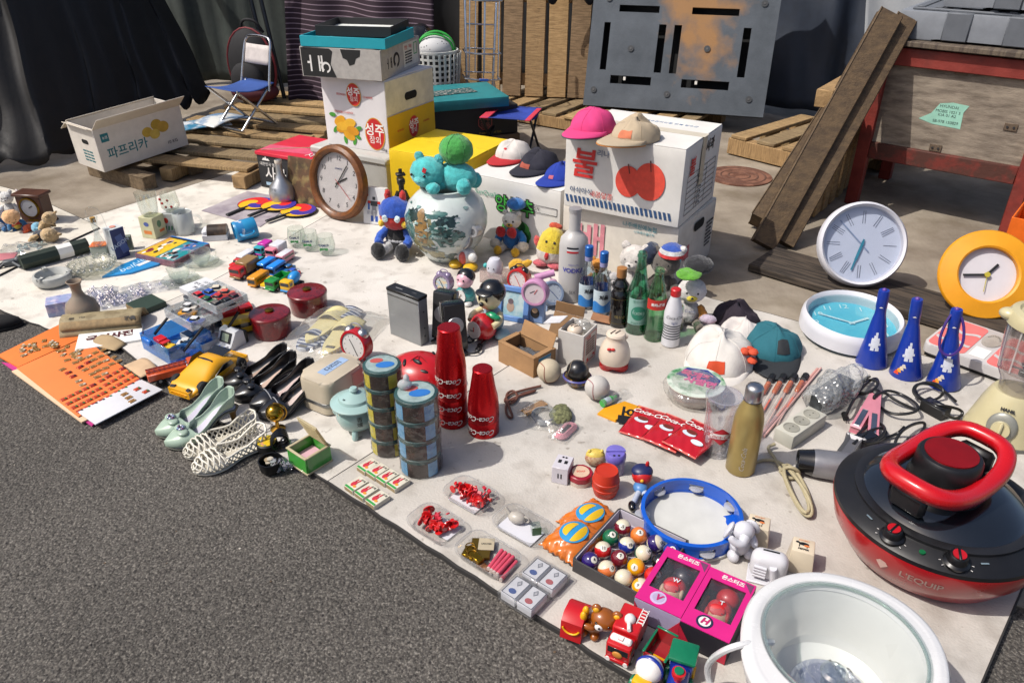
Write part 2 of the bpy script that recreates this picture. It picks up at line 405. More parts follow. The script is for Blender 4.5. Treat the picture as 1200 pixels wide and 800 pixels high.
drape('tarpaulin','large black tarpaulin draped in folds behind the paprika carton','tarpaulin',[(-4.6,3.75,.06),(-3.3,3.9,.05),(-2.55,4.2,.06),(-2.35,5.0,.06),(-2.14,5.6,.06)],[(-4.4,3.9,1.5),(-3.2,4.5,1.6),(-2.9,4.9,1.6),(-2.75,5.6,1.6),(-2.9,6.3,1.6)],tarpk,110,40,.06,7,3,gather=.04)
drape('tarpaulin','dark grey green tarpaulin hanging behind the folding chair','tarpaulin',[(-2.6,6.3,.03),(-1.9,6.3,.03),(-1.1,6.2,.03)],[(-2.7,6.5,1.6),(-1.9,6.4,1.6),(-1.1,6.3,1.6)],mat('2e3531',.7,var=.2,bump=.1),40,20,.04,4,5)
nv=mat('16171c',.7,var=.2,bump=.15)
drape('tarpaulin','black tarpaulin closing the back behind the wooden pallet and the basket','tarpaulin',[(-1.3,6.5,.02),(0,6.4,.02),(1.2,6.2,.02)],[(-1.3,6.6,1.6),(0,6.5,1.6),(1.2,6.3,1.6)],mat('121214',.75,var=.2),50,16,.05,4,8)
drape('tarpaulin','dark navy tarpaulin hanging behind the grey plastic pallet','tarpaulin',[(1.1,5.7,.05),(1.9,5.3,.05),(2.6,5.0,.03),(4.6,4.2,.03)],[(1.2,6.0,1.6),(2.0,5.6,1.6),(2.7,5.3,1.6),(4.7,4.6,1.6)],mat('1e2736',.6,var=.15,bump=.1),70,24,.06,4,11)
drape('cover_sheet','light grey sheet bulging down beside the top of the leaning planks','sheet',[(2.05,4.75,.42),(2.3,4.55,.38),(2.5,4.5,.5),(2.8,4.4,.5)],[(2.0,4.95,1.4),(2.3,4.85,1.4),(2.6,4.8,1.4),(2.9,4.7,1.4)],mat('8a8d90',.7,var=.06),40,20,.03,2,14)
# striped cloth over a heap
sm=mix_mat('261621','75656f',.85,'wave',2.6,.88,.95,stretch=(1.0,0,4.0),bump=.1)
sm.node_tree.nodes['Wave Texture'].bands_direction='Z';sm.node_tree.nodes['Mapping'].inputs['Rotation'].default_value=(0,R(-16),0)
def fn(u,v):
    x=-1.52+u*1.0;k=math.sin(min(1,v*1.05)*PI/2)
    y=5.35+.5*v+.05*math.sin(u*7);z=.08+1.02*k*(1-.15*u)-.06*math.sin(u*5)
    return(x,y+.05*math.sin(u*16+v*3),z)
b=B();b.grid(fn,40,24,sm);tag(b.obj('cloth',thick=.006,sharp=60),'dark purple cloth with pale stripes draped behind the stacked boxes','cloth')
b=B()
for k,(x,y)in enumerate(((-1.62,5.4),(-1.56,5.42))):b.rod((x,y,.05),(x-.16,y+.12,1.3),.014,mat('3a3c40',.35,.8),10)
tag(b.obj('tent_poles'),'pair of dark metal tent poles leaning left of the striped cloth','poles')
# ================================================================ wood
pw=[wood('a98a60','836745'),wood('b99769','8f7149'),wood('94795a','6e583e')]
pwx=[wood('ab8b60','816745',(30,3,3)),wood('9a815b','755f40',(30,3,3))]
pwy=[wood('a88c62','7e6646',(3,30,3)),wood('ba9a6c','8f7650',(3,30,3)),wood('94805e','6c5a42',(3,30,3))]
def pallet(label,loc,rz,L,W,nb,h=.11,bw=None,seed=0):
    rn=random.Random(seed);t=thing('wooden_pallet',label,'pallet',loc,rz,'wooden pallets')
    for k in range(3):
        y=.04+k*(W-.08)/2;b=B()
        b.box((L/2,y,h/2-.008),(L,.075,h-.03),pwx[k%2],.003);b.obj('stringer',t)
    step=L/nb;bw=bw or step*.66
    for k in range(nb):
        b=B();b.box((step*(k+.5)+rn.uniform(-.01,.01),W/2+rn.uniform(-.01,.01),h-.011),(bw*rn.uniform(.9,1.08),W*rn.uniform(.97,1.02),.02),pwy[rn.randrange(3)],.003,(0,0,rn.uniform(-1.2,1.2)));b.obj('board',t)
    return t
# under the chair: boards run towards the right
F=G(285,200,.11);F.z=.005
pallet('weathered wooden pallet lying under the folding chair',F,ang((285,203),(320,185),.1),1.75,.95,9,h=.095,bw=.115,seed=2)
p=G(852,172,.05);p.z=.005
pallet('grey weathered wooden pallet lying right of the apple boxes',p,ang((852,168),(930,187),.1),.78,.75,5,.12,seed=4)
p=G(560,128,.05);p.z=.005
pallet('wooden pallet lying under the grey plastic pallet behind the apple boxes',p,ang((600,128),(690,143),.1),1.45,.8,9,.1,seed=6)
# upright pallet
t=thing('wooden_pallet','weathered wooden pallet standing upright with vertical boards behind the wire trolley','pallet',G(536,110,.12)+Vector((0,.05,-.02)),R(-10),'wooden pallets',rot=(R(-10),0,R(-10)))
for k in range(7):
    b=B();b.box((.075+k*.152,0,.62),(.128,.022,1.22),pw[k%3],.003,(0,random.uniform(-.8,.8),0));b.obj('board',t)
for z in(.12,.65,1.15):
    b=B();b.box((.53,.065,z),(1.06,.1,.08),pwx[0],.003);b.obj('stringer',t)
# timbers under the paprika carton
for(p,q,lab)in(((110,196),(176,214),'left of the two square timbers under the paprika carton'),((150,176),(230,197),'right of the two square timbers under the paprika carton, nearer the pallet')):
    a,c=G(*p,.04),G(*q,.04);b=B();b.bar((0,0,0),c-a,.075,.07,wood('7c6a52','5c4d3a',(12,12,12)),.004)
    one(b,'timber',lab,'timber',a,0,'square timbers under the carton')
ts=pallet('dark wooden pallet standing on edge behind the leaning planks beside the cart',(1.30,3.40,.01),R(52),1.0,.58,8,.1,seed=12)
ts.rotation_euler=(R(90),0,R(54))
# leaning planks
def plank(a,c,w,h,label,roll=0):
    b=B();b.bar((0,0,0),Vector(c)-Vector(a),w,h,wood('5e4c36','47392a',(5,7,11)),.004,roll)
    return one(b,'plank',label,'plank',a,0,'planks leaning on the cart')
plank((1.06,3.02,.03),(1.62,3.56,.86),.095,.045,'thick brown plank leaning on the red cart, the outer one',35)
plank((1.15,3.04,.03),(1.70,3.58,.84),.085,.045,'thick brown plank leaning on the red cart, the inner one',35)
plank((1.10,3.22,.05),(1.55,3.70,.50),.09,.09,'short dark square timber leaning behind the two long planks',20)
p=G(905,323,.02);q=G(1100,395,.02)
b=B();dv=(q-p);b.box((.42,.12,.02),(1.05,.24,.03),mix_mat('2b2520','4a4036',.8,'noise',5,bump=.4,stretch=(1,14,14)),.004)
one(b,'plank','dark weathered board lying under the white and the yellow wall clocks','plank',(p.x,p.y,.004),R(-42))
# ================================================================ grey plastic pallet
def holed(b,xs,zs,holes,y0,y1,m):
    """panel in xz with rectangular holes"""
    def cuts(lim,k):return sorted({*lim,*[h[k]for h in holes],*[h[k+1]for h in holes]})
    X_,Z_=cuts(xs,0),cuts(zs,2)
    solid=lambda i,j:0<=i<len(X_)-1 and 0<=j<len(Z_)-1 and not any(h[0]-1e-6<=(X_[i]+X_[i+1])/2<=h[1]and h[2]<=(Z_[j]+Z_[j+1])/2<=h[3]for h in holes)
    b._pre();vv={}
    def v(i,j,y):
        if(i,j,y)not in vv:vv[i,j,y]=b.bm.verts.new((X_[i],y,Z_[j]))
        return vv[i,j,y]
    for i in range(len(X_)-1):
        for j in range(len(Z_)-1):
            if not solid(i,j):continue
            for y in(y0,y1):b.bm.faces.new([v(i,j,y),v(i+1,j,y),v(i+1,j+1,y),v(i,j+1,y)])
            for di,dj,e in((-1,0,((i,j),(i,j+1))),(1,0,((i+1,j),(i+1,j+1))),(0,-1,((i,j),(i+1,j))),(0,1,((i,j+1),(i+1,j+1)))):
                if not solid(i+di,j+dj):b.bm.faces.new([v(*e[0],y0),v(*e[1],y0),v(*e[1],y1),v(*e[0],y1)])
    b._post(m)
p=G(683,124,.12);p.z=.125
t=thing('plastic_pallet','grey plastic pallet with dark slots and an orange rust stain leaning upright','pallet',p,0,None,(R(-17),0,R(-17)))
W_=1.13
pm=mix_mat('3e444a','545a61',.55,'noise',5,.3,.7,.15,90,0,(1,1,1),8,'a06a2c',1.9,.0)
# rust stain with a shape of its own
nt=pm.node_tree;n=nt.nodes;L=nt.links.new;bs=n['Principled BSDF']
prev=bs.inputs['Base Color'].links[0].from_socket
tc=n.new('ShaderNodeTexCoord');vm=n.new('ShaderNodeVectorMath');vm.operation='DISTANCE';vm.inputs[1].default_value=(.68,0,.60)
mp=n.new('ShaderNodeMapping');mp.inputs['Scale'].default_value=(1.0,0,.55);mp.inputs['Location'].default_value=(0,0,.28)
L(tc.outputs['Object'],mp.inputs[0]);L(mp.outputs[0],vm.inputs[0])
no=n.new('ShaderNodeTexNoise');no.inputs['Scale'].default_value=7;no.inputs['Detail'].default_value=8;L(tc.outputs['Object'],no.inputs[0])
ad=n.new('ShaderNodeMath');ad.operation='MULTIPLY_ADD';ad.inputs[1].default_value=.55;L(no.outputs[0],ad.inputs[0]);L(vm.outputs['Value'],ad.inputs[2])
mr=n.new('ShaderNodeMapRange');mr.inputs['From Min'].default_value=.36;mr.inputs['From Max'].default_value=.52;mr.inputs['To Min'].default_value=.85;mr.inputs['To Max'].default_value=0
L(ad.outputs[0],mr.inputs[0]);mx=n.new('ShaderNodeMix');mx.data_type='RGBA';L(mr.outputs[0],mx.inputs[0]);L(prev,mx.inputs[6]);mx.inputs[7].default_value=(*lin('9a7040'),1);L(mx.outputs[2],bs.inputs['Base Color'])
slots=[(.16,.42,.145,.195),(.61,.90,.145,.195),(.085,.125,.225,.51),(.43,.475,.225,.51),(.525,.57,.225,.51),(.94,.985,.225,.51),(.17,.42,.575,.615),(.62,.9,.575,.615),(.17,.42,.69,.735),(.62,.9,.69,.735),(.17,.42,.86,.9),(.62,.9,.86,.9)]
b=B();holed(b,(0,W_),(0,1.1),slots,0,.02,pm)
pd=mat('2c2e31',.6)
b.box((W_/2,.075,.012),(W_,.11,.02),pd,0);b.box((W_-.012,.075,.55),(.02,.11,1.06),pd,0);b.box((.012,.075,.55),(.02,.11,1.06),pd,0)
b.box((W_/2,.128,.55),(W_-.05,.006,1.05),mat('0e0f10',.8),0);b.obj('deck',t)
for x,z in((.06,.1),(.53,.1),(1.03,.1),(.27,.36),(.74,.38),(.1,.65),(1.04,.65),(.56,.86)):
    b=B();b.lathe([(0,0),(.016,0),(.019,.003),(.019,.006),(0,.006)],mat('3c3e40',.5),seg=16,mtx=X((x,-.0005,z),(90,0,0)));b.cyl((0,0,.0062),.007,.002,mat('6c6a66',.4,.8),6,X((x,-.0005,z),(90,0,0)));b.obj('bolt_cap',t)
for x,z in((.25,.2),(.70,.2)):
    b=B();b.box((x,.012,z-.02),(.016,.012,.026),mat('d0cdc4',.5),.002);b.obj('clip',t)
txt('D24',.1,mat('c9c7c0',.7),t,RT(W_+.001,.07,.78)@X((0,0,0),(0,0,70)))
# ================================================================ red cart
p=Vector((1.66,3.60,.004));q=Vector((2.17,3.17,0));ra=math.atan2(q.y-p.y,q.x-p.x);W_=(q-p).xy.length
rp_=mix_mat('682019','83332a',.6,'noise',9,.3,.6,.3,60,0,(1,1,1),8,'2a2320',7,.75)
t=thing('cart','red painted metal frame cart with a weathered plywood panel and a torn green sticker','cart',p,ra)
TZ=.735
for x,y in((0,0),(W_,0),(0,.5),(W_,.5)):
    b=B();b.box((x,y,TZ/2),(.056,.050,TZ),rp_,.003);b.obj('leg',t)
for z in(TZ-.045,.27):
    b=B();b.box((W_/2,.002,z),(W_-.058,.044,.074),rp_ if z>.5 else mix_mat('6b2a22','4a2a22',.7,'noise',8,bump=.3),.003);b.obj('rail',t)
    b=B();b.box((.001,.25,z),(.036,.456,.055),rp_,.003);b.obj('rail',t)
b=B();b.box((W_/2,.245,.31),(W_-.05,.44,.016),mat('5a2c24',.7),.002);b.obj('shelf',t)
plyw=mix_mat('6a5f54','968a7a',.8,'noise',3,.35,.65,.35,40,0,(2.2,1,9),10,'3a3028',5,.6)
b=B();b.box((W_/2,.012,.485),(W_-.05,.014,.37),plyw,.002);b.obj('plywood_panel',t)
for x,z in((.32,.655),(.30,.325),(.56,.46)):
    b=B();b.box((x,.002,z),(.05,.004,.03),mat('6a5b4c',.6,.5),.001);b.cyl((0,0,0),.005,.003,DSTEEL,8,X((x-.012,0,z),(90,0,0)));b.cyl((0,0,0),.005,.003,DSTEEL,8,X((x+.012,0,z),(90,0,0)));b.obj('bracket',t)
b=B();b.box((-.004,.25,.49),(.012,.44,.36),plyw,.002);b.obj('side_panel',t)  # left side panel added only to shade the ground under the cart
b=B();b.box((W_/2,.25,TZ+.012),(W_+.09,.6,.022),mix_mat('4a4038','62574a',.8,'noise',4,bump=.3,stretch=(12,1,1)),.003);b.obj('top_board',t)
b=B();b.prism([(-.09,-.03),(-.03,-.045),(.085,-.05),(.08,.02),(.095,.05),(.03,.055),(-.02,.045),(-.045,.0)],0,.0008,mat('8fc0ac',.7),FR(.29,.0045,.47));st=b.obj('sticker',t)
for k,(s_,z)in enumerate((('HYUNDAI',.035),('MOBIS 1021 5',.014),('KIA 01 A2',-.002),('SB-978 150829',-.03))):txt(s_,.017,INK,st,FR(.31,.0035,.47+z))
# grey cases on the cart
def case(label,z,dx,dy,rz):
    c=t.matrix_basis@Vector((.36+dx,.24+dy,z));o=thing('tool_case',label,'case',c,ra+rz,'grey plastic cases on the cart')
    gm=mat('75797f',.55,var=.08,bump=.08);dk=mat('5c6066',.6)
    b=B();b.prism([(-.36,.035),(-.35,.0),(-.20,.0),(-.18,.015),(.18,.015),(.2,0),(.35,0),(.36,.035),(.36,.075),(.345,.115),(-.345,.115),(-.36,.075)],-.22,.22,gm,X((0,0,0),(90,0,0)),bev=.006);b.obj('shell',o)
    for x in(-.115,.115):
        b=B();b.box((x,0,.062),(.10,.456,.112),dk,.004);b.obj('band',o)
    b=B();b.box((0,0,.121),(.62,.38,.012),dk,.004)
    for k in range(9):b.box((-.28+k*.07,0,.129),(.03,.36,.006),dk,.002)
    b.obj('ribbed_top',o);return o
cs_=case('grey plastic case with dark bands lying on the red cart',TZ+.0245,0,0,R(2))
case('grey plastic case lying on top of the lower grey case',TZ+.0245+.134,.16,.03,R(1))
# ================================================================ cartons
def carton(name,label,loc,rz,w,d,h,m,group=None,lid=None,open_=False,seam=True,bev=.003):
    """origin at the front left bottom corner; x along the front"""
    t=thing(name,label,'box',loc,rz,group)
    b=B()
    if open_:
        k=.005
        for c,s in(((w/2,k/2,h/2),(w,k,h)),((w/2,d-k/2,h/2),(w,k,h)),((k/2,d/2,h/2),(k,d-2*k,h)),((w-k/2,d/2,h/2),(k,d-2*k,h)),((w/2,d/2,.004),(w-2*k,d-2*k,.006))):
            b.box(c,s,m,.0008)
        b.obj('body',t)
    else:
        b.box((w/2,d/2,h/2),(w,d,h),m,bev,seg=2);b.dent(.006,6,w*9).obj('body',t,sharp=50)
        if seam:
            b=B();lm=lid or m
            b.box((w/2,d*.25,h+.0022),(w-.004,d*.49,.004),lm,.0012,(random.uniform(0,.6),0,0));b.obj('flap',t)
            b=B();b.box((w/2,d*.75,h+.0022),(w-.004,d*.49,.004),lm,.0012,(random.uniform(-.6,0),0,0));b.obj('flap',t)
    return t
def part(t,name,fn,**k):
    b=B();fn(b);return b.obj(name,t,**k)
wcard=mat('cfccc6',.8,var=.06,sc=7,bump=.08,bsc=40)
gcard=mat('b9b6b0',.8,var=.08,sc=7)
# --- apple cartons
t=carton('carton','white fruit carton underneath the apple carton with a hand hole in its side',(.202,2.894,.012),R(-33),.485,.39,.243,mat('c9c3b8',.8,var=.08,bump=.08,bsc=40),'white fruit cartons')
txt('배',.15,mat('c8808a',.8,var=.2),t,FR(.13,-.0008,.11),bold=.003);txt('나주배원예농협',.022,mat('3a8a96',.7),t,FR(.33,-.0008,.215));txt('나주배수출단지',.013,mat('3a8a96',.7),t,FR(.35,-.0008,.193))
txt('배',.07,mat('b85a66',.8),t,RT(.4858,.10,.10),bold=.002)
part(t,'hand_hole',lambda b:b.prism(rrect(.10,.036,.017),0,.0012,mat('0c0b0a',.9),RT(.4852,.215,.19)))
for k in range(7):txt('■■ ■■■ ■■■■ '[k%4:],.011,INK,t,RT(.4858,.30,.165-k*.016),'LEFT',name='small_print',sx=.8)
part(t,'leaf_mark',lambda b:(b.prism(arc(0,0,.022,.011),0,.0006,mat('3a9a9a',.7),FR(.055,-.0002,.2)@X((0,0,0),(0,0,25))),b.prism(arc(0,0,.018,.018),0,.0006,mat('7ab0c0',.7),RT(.4852,.04,.1))))
t=carton('carton','white apple carton on top of its stack with two red apples printed on the front',(.200,2.852,.262),R(-31),.465,.40,.285,wcard,'white fruit cartons',seam=True)
red=mat('cf4535',.75,var=.12,sc=30);nav=mat('2a4a72',.75)
def apl(b):
    b.prism(arc(.26,.14,.050,.058,n=40),0,.0006,red,FR(0,-.0002,0));b.prism(arc(.342,.152,.059,.069,n=40),.0,.0009,mat('d64a38',.75,var=.12,sc=30),FR(0,-.0002,0))
    b.prism([(.262,.17),(.266,.17),(.258,.205),(.254,.205)],0,.0012,mat('5a2a20',.7),FR(0,-.0002,0));b.prism([(.343,.19),(.347,.19),(.341,.229),(.337,.229)],0,.0012,mat('5a2a20',.7),FR(0,-.0002,0))
part(t,'apple_print',apl)
txt('불',.118,INKR,t,FR(.078,-.0008,.172),bold=.002,shear=.1);txt('리나',.028,nav,t,FR(.155,-.0008,.225));txt('아삭아삭',.026,nav,t,FR(.072,-.0008,.072));txt('새콤달콤',.026,INKR,t,FR(.155,-.0008,.067))
part(t,'stripe_print',lambda b:[b.prism([(.014+k*.018,.022),(.024+k*.018,.022),(.016+k*.018,.05),(.006+k*.018,.05)],0,.0006,nav,FR(0,-.0002,0))for k in range(24)])
txt('사과',.05,INK,t,RT(.4658,.27,.24),bold=.0012);txt('불',.07,INKR,t,RT(.4658,.09,.20),shear=.1,bold=.001)
def frm(b,x0,x1,z0,z1,rows,cols,fm,mk,w=.0018):
    for i in range(rows+1):b.box(((x0+x1)/2,z0+(z1-z0)*i/rows,.0003),(x1-x0,w,.0006),fm,0,mtx=mk)
    for i in range(cols+1):b.box((x0+(x1-x0)*i/cols,(z0+z1)/2,.0005),(w,z1-z0,.0006),fm,0,mtx=mk)
part(t,'table_print',lambda b:frm(b,.05,.36,.03,.175,7,3,INK,RT(.4653,0,0)))
for k in range(6):txt('중량 10kg',.011,INK,t,RT(.4659,.19,.042+k*.0208),name='small_print')
txt('농산물우수관리인증 전북 장수군',.022,mat('3a6a98',.7),t,X((.27,.30,.2895)),sx=.9)
part(t,'tape',lambda b:(b.box((.4657,.2,.2),(.0008,.045,.18),mat('b9b09c',.4,var=.05),0),b.box((.24,.2,.2905),(.46,.05,.0008),mat('c0b8a6',.4,var=.05),0)))
# --- lettuce carton
t=carton('carton','white lettuce carton carrying three caps with green and black lettering',(-.188,3.18,.012),R(-33),.455,.33,.275,mat('cccac6',.8,var=.05,sc=7))
txt('SunQuality',.03,mat('5a9a84',.7),t,FR(.10,-.0008,.205),shear=.15)
txt('양상추',.078,mat('101210',.6),t,FR(.235,-.0006,.17),bold=.006,sx=.9);txt('양상추',.078,mat('3a9a3a',.6),t,FR(.235,-.0013,.17),bold=.001,sx=.9)
part(t,'label_frame',lambda b:frm(b,.31,.44,.17,.20,1,1,INK,FR(0,-.0003,0)));txt('생산자',.017,INK,t,FR(.335,-.0009,.185))
def lett(b):
    for k in range(9):b.prism(arc(.245+.035*math.cos(k*.7),.06+.03*math.sin(k*.7),.04,.035,n=14),0,.0006+.0001*k,mat(('2c7a34','4a9a44','1f5a2a')[k%3],.7,var=.2),FR(0,-.0002,0))
part(t,'lettuce_print',lett)
LT=t.matrix_basis.copy()
# --- yellow carton
ym=mat('d8b410',.6,var=.06,sc=8,bump=.05)
carton('carton','plain yellow carton behind the big painted vase',(-.56,3.45,.008),R(-28),.41,.40,.30,ym,lid=mat('d9ba18',.5,var=.05))
# --- grey foam box and what stands on it
t=carton('foam_box','pale grey foam box under the melon carton',(-.985,3.745,.008),R(-30),.46,.40,.235,mat('aaa9a4',.7,var=.05,bump=.1),seam=False,bev=.01)
part(t,'lid',lambda b:b.box((.23,.2,.222),(.474,.414,.034),mat('b0afaa',.7,var=.05),.008))
mw=mat('d6d2d2',.65,var=.04,sc=7)
t=carton('carton','white and yellow melon carton with red oval marks',(-.905,3.765,.247),R(-28),.37,.40,.33,mw)
my=mat('d2a80c',.6,var=.05)
part(t,'side_panel',lambda b:b.box((.3706,.2,.085),(.0012,.394,.168),my,0));part(t,'side_panel',lambda b:b.box((.3706,.2,.252),(.0012,.394,.15),mat('d8d0b8',.7),0))
part(t,'hand_hole',lambda b:b.prism(rrect(.10,.036,.017),0,.0012,mat('0c0b0a',.9),RT(.3714,.2,.235)))
ovm=mat('c02222',.6);og=mat('c8902a',.6)
def oval(cx,cz,rx,rz_,mk,t,s):
    part(t,'oval_mark',lambda b:(b.prism(arc(cx,cz,rx*1.1,rz_*1.06,n=36),0,.0006,og,mk),b.prism(arc(cx,cz,rx,rz_,n=36),0,.0009,ovm,mk)))
    wm=mat('ece8e0',.6)
    txt('성주',s,wm,t,mk@X((cx,cz+rz_*.22,.0013)),bold=.001);txt('참외',s*.62,wm,t,mk@X((cx,cz-rz_*.42,.0013)))
oval(.295,.085,.052,.072,FR(0,-.0003,0),t,.062);oval(.19,.255,.038,.05,FR(0,-.0003,0),t,.042);oval(.21,.085,.04,.05,RT(.3714,0,0),t,.045)
def mel(b):
    for k,(x,z,a)in enumerate(((.09,.125,30),(.15,.12,10),(.10,.09,20),(.14,.06,-20),(.105,.10,5),(.165,.085,-10))):
        b.prism(arc(0,0,.036,.021,n=20),0,.0006+.0001*k,mat(('d89a18','e2ac2a','cf8c14')[k%3],.6,var=.1),FR(x,-.0002,z)@X((0,0,0),(0,0,a)))
    for k,(x,z)in enumerate(((.05,.15),(.06,.08),(.115,.035),(.19,.06),(.2,.1),(.17,.035))):b.prism(arc(0,0,.02,.01,n=12),0,.0005,mat('3f8a2a',.7),FR(x,-.0002,z)@X((0,0,0),(0,0,k*50)))
part(t,'melon_print',mel);txt('SEONGJU CHAMOE',.013,INKR,t,FR(.12,-.0008,.168));txt('SEONGJU',.013,INKR,t,FR(.115,-.0008,.25));txt('CHAMOE',.013,INKR,t,FR(.27,-.0008,.25));txt('10kg',.018,INK,t,FR(.34,-.0008,.016))
txt('SEONGJU',.013,INKR,t,RT(.3719,.1,.09));txt('CHAMOE',.013,INKR,t,RT(.3719,.32,.09))
# --- cow tray
gm=mat('a9a49e',.75,var=.1,sc=40)
t=carton('carton','grey carton tray with black patches and ring marks on top of the melon carton',(-.965,3.69,.583),R(-17),.40,.44,.13,gm,open_=True)
bk=mat('161616',.6)
part(t,'black_print',lambda b:(b.prism([(.005,.003),(.175,.003),(.15,.06),(.165,.115),(.15,.127),(.005,.127)],0,.0006,bk,FR(0,-.0002,0)),b.prism([(.205,.127),(.215,.09),(.235,.082),(.245,.058),(.27,.066),(.28,.09),(.30,.1),(.305,.127)],0,.0006,bk,FR(0,-.0002,0))))
wl=mat('e0ddd8',.6)
def ring(b,cx,cz,r,m,mk):b.prism(arc(cx,cz,r,r,-80,230,26)+arc(cx+.002,cz,r*.62,r*.62,230,-80,26),0,.0012,m,mk)
part(t,'ring_mark',lambda b:ring(b,.125,.045,.024,wl,FR(0,-.0003,0)));part(t,'ring_mark',lambda b:ring(b,.165,.065,.033,bk,RT(.4002,0,0)))
txt('ㅓㅐ',.075,wl,t,FR(.073,-.0014,.055),bold=.002,sx=.8);txt('ㅓㅐ',.05,bk,t,RT(.4008,.09,.058),bold=.001,sx=.8)
part(t,'paper_label',lambda b:b.box((.4006,.33,.068),(.0008,.17,.105),mat('cdc9bc',.7),0));txt('한돈',.02,INKR,t,RT(.4016,.275,.1));txt('직송',.02,INKR,t,RT(.4016,.325,.1))
part(t,'green_stamp',lambda b:frm(b,.365,.40,.06,.11,1,1,mat('2a9a5a',.6),RT(.4012,0,0),.004))
for k in range(5):txt('■■■ ■■ ■■■■',.009,INK,t,RT(.4016,.30,.08-k*.012),name='small_print')
# lids on top
tq=mat('1a9aa8',.55,var=.05)
t=carton('carton','bright turquoise box lid lying on the grey cow tray',(-.955,3.68,.716),R(-14),.41,.36,.045,tq,open_=True)
t=carton('box_tray','shallow black tray with a white inside lying in the turquoise lid',(-.90,3.76,.748),R(-10),.36,.28,.045,mat('19191b',.6),open_=True)
part(t,'liner',lambda b:b.box((.18,.14,.012),(.348,.268,.006),mat('d4d6d0',.6),.001))
# --- red and black apple box, picture
t=carton('carton','black and red fruit box behind the silver bottle',(-1.29,3.83,.008),R(-27),.42,.33,.17,mat('26272a',.6,var=.1),seam=False)
rl=mat('c01e36',.55,var=.06)
part(t,'lid',lambda b:(b.box((.21,.165,.178),(.43,.34,.018),rl,.003),b.box((.21,.10,.1885),(.42,.09,.002),mat('c8506a',.5),0,(0,0,8))))
txt('사과',.075,wl,t,FR(.11,-.0008,.075),bold=.001,shear=.1);txt('대한민국 명품',.02,wl,t,FR(.075,-.0008,.125));txt('사과',.06,wl,t,X((.33,.06,.1895),(0,0,10)))
part(t,'mountain_mark',lambda b:b.prism([(0,0),(.05,0),(.04,.012),(.033,.008),(.025,.022),(.016,.01),(.01,.013)],0,.0006,wl,FR(.035,-.0002,.145)))
part(t,'label',lambda b:b.box((.075,-.0006,.025),(.07,.0008,.016),mat('9ab4c8',.6),0))
part(t,'string',lambda b:b.tube([(.02,.02,.189),(.15,.12,.19),(.3,.2,.19),(.42,.25,.189)],.003,mat('a08a70',.8),6,smooth=1))
pic=mix_mat('6a4a34','3a3424',.5,'noise',14,.3,.7,.1,60,c3='9a8a58',sc3=22,amt3=.8)
p=G(338,236)
b=B();b.box((.125,0,.11),(.25,.012,.22),pic,.001)
one(b,'picture_panel','brown landscape picture panel leaning on the red and black box beside the oval clock','picture',p,0,None,(R(-12),0,R(-27)))
# --- teal and black box far behind
t=carton('carton','black gift carton with a red octagon mark under the teal lid',G(508,163,.02),R(-24),.50,.40,.16,mat('1b1b1d',.55),seam=False)
t.location=(-.43,4.28,.12);t.rotation_euler.z=R(22)
oc=[(.045*math.cos(R(22.5+45*k)),.045*math.sin(R(22.5+45*k)))for k in range(8)]
part(t,'octagon_mark',lambda b:(b.prism(oc,0,.0006,mat('9a4a44',.6),FR(.30,-.0002,.075)),b.prism([(x*.88,y*.88)for x,y in oc],0,.0009,mat('1b1b1d',.55),FR(.30,-.0002,.075))))
txt('한우',.036,mat('a05a50',.6),t,FR(.30,-.0014,.09));txt('명품',.032,mat('a05a50',.6),t,FR(.30,-.0014,.056));txt('Premium Beef Gift',.018,mat('a08a3a',.6),t,FR(.33,-.0012,.015))
t2=carton('carton','dusty teal gift box lid lying on the black gift carton',(-.45,4.25,.282),R(19),.46,.42,.055,mat('1d7478',.55,var=.1),seam=False)
part(t2,'wrapping_print',lambda b:b.box((.17,.21,.0557),(.30,.12,.0008),mix_mat('b0a8a0','2a4a4a',.5,'vor',60,.1,.5),0,(0,0,8)))
b=B();b.box((.25,.2,.055),(.52,.42,.11),mat('6e5a44',.8),.003);one(b,'carton','brown carton at the bottom under the black gift carton','box',(-.43,4.28,.006),R(22))
# --- paprika carton
t=carton('carton','white paprika carton lying open on square timbers at the left',(-2.06,3.80,.092),R(56),.50,.23,.22,mat('c9c2b8',.8,var=.06,bump=.06),open_=True)
t.rotation_euler=(R(2),R(-3),R(56))
wi=mat('c2b9aa',.8,var=.06)
part(t,'flap',lambda b:b.box((.25,-.03,.245),(.50,.09,.004),wi,.001,(-42,0,0)));part(t,'flap',lambda b:b.box((.25,.26,.2),(.50,.1,.004),wi,.001,(-35,0,0)));part(t,'flap',lambda b:b.box((.02,.115,.20),(.1,.22,.004),wi,.001,(0,30,0)))
tl=mat('1c6a72',.7)
txt('파프리카',.062,tl,t,FR(.155,-.001,.078),bold=.0008);txt('10 KG',.024,INK,t,FR(.41,-.001,.045));part(t,'square_mark',lambda b:b.box((.05,-.0006,.165),(.042,.0008,.042),tl,0));txt('농협',.016,wl,t,FR(.05,-.0016,.165))
def pap(b):
    for k,(x,z,r)in enumerate(((.28,.13,.03),(.34,.155,.032),(.32,.11,.03),(.375,.135,.034))):b.prism(arc(x,z,r,r*.85,n=20),0,.0006+.0001*k,mat(('b89838','a88a2c','c2a548','b08c34')[k],.7,var=.15),FR(0,-.0002,0))
part(t,'paprika_print',pap)
part(t,'hand_hole',lambda b:b.prism(rrect(.055,.022,.01),0,.0012,mat('0c0b0a',.9),LF(-.0002,.1,.14)))
for k in range(4):txt('■■■ ■■ ■■■',.011,tl,t,LF(-.0008,.1,.09-k*.016),name='small_print')
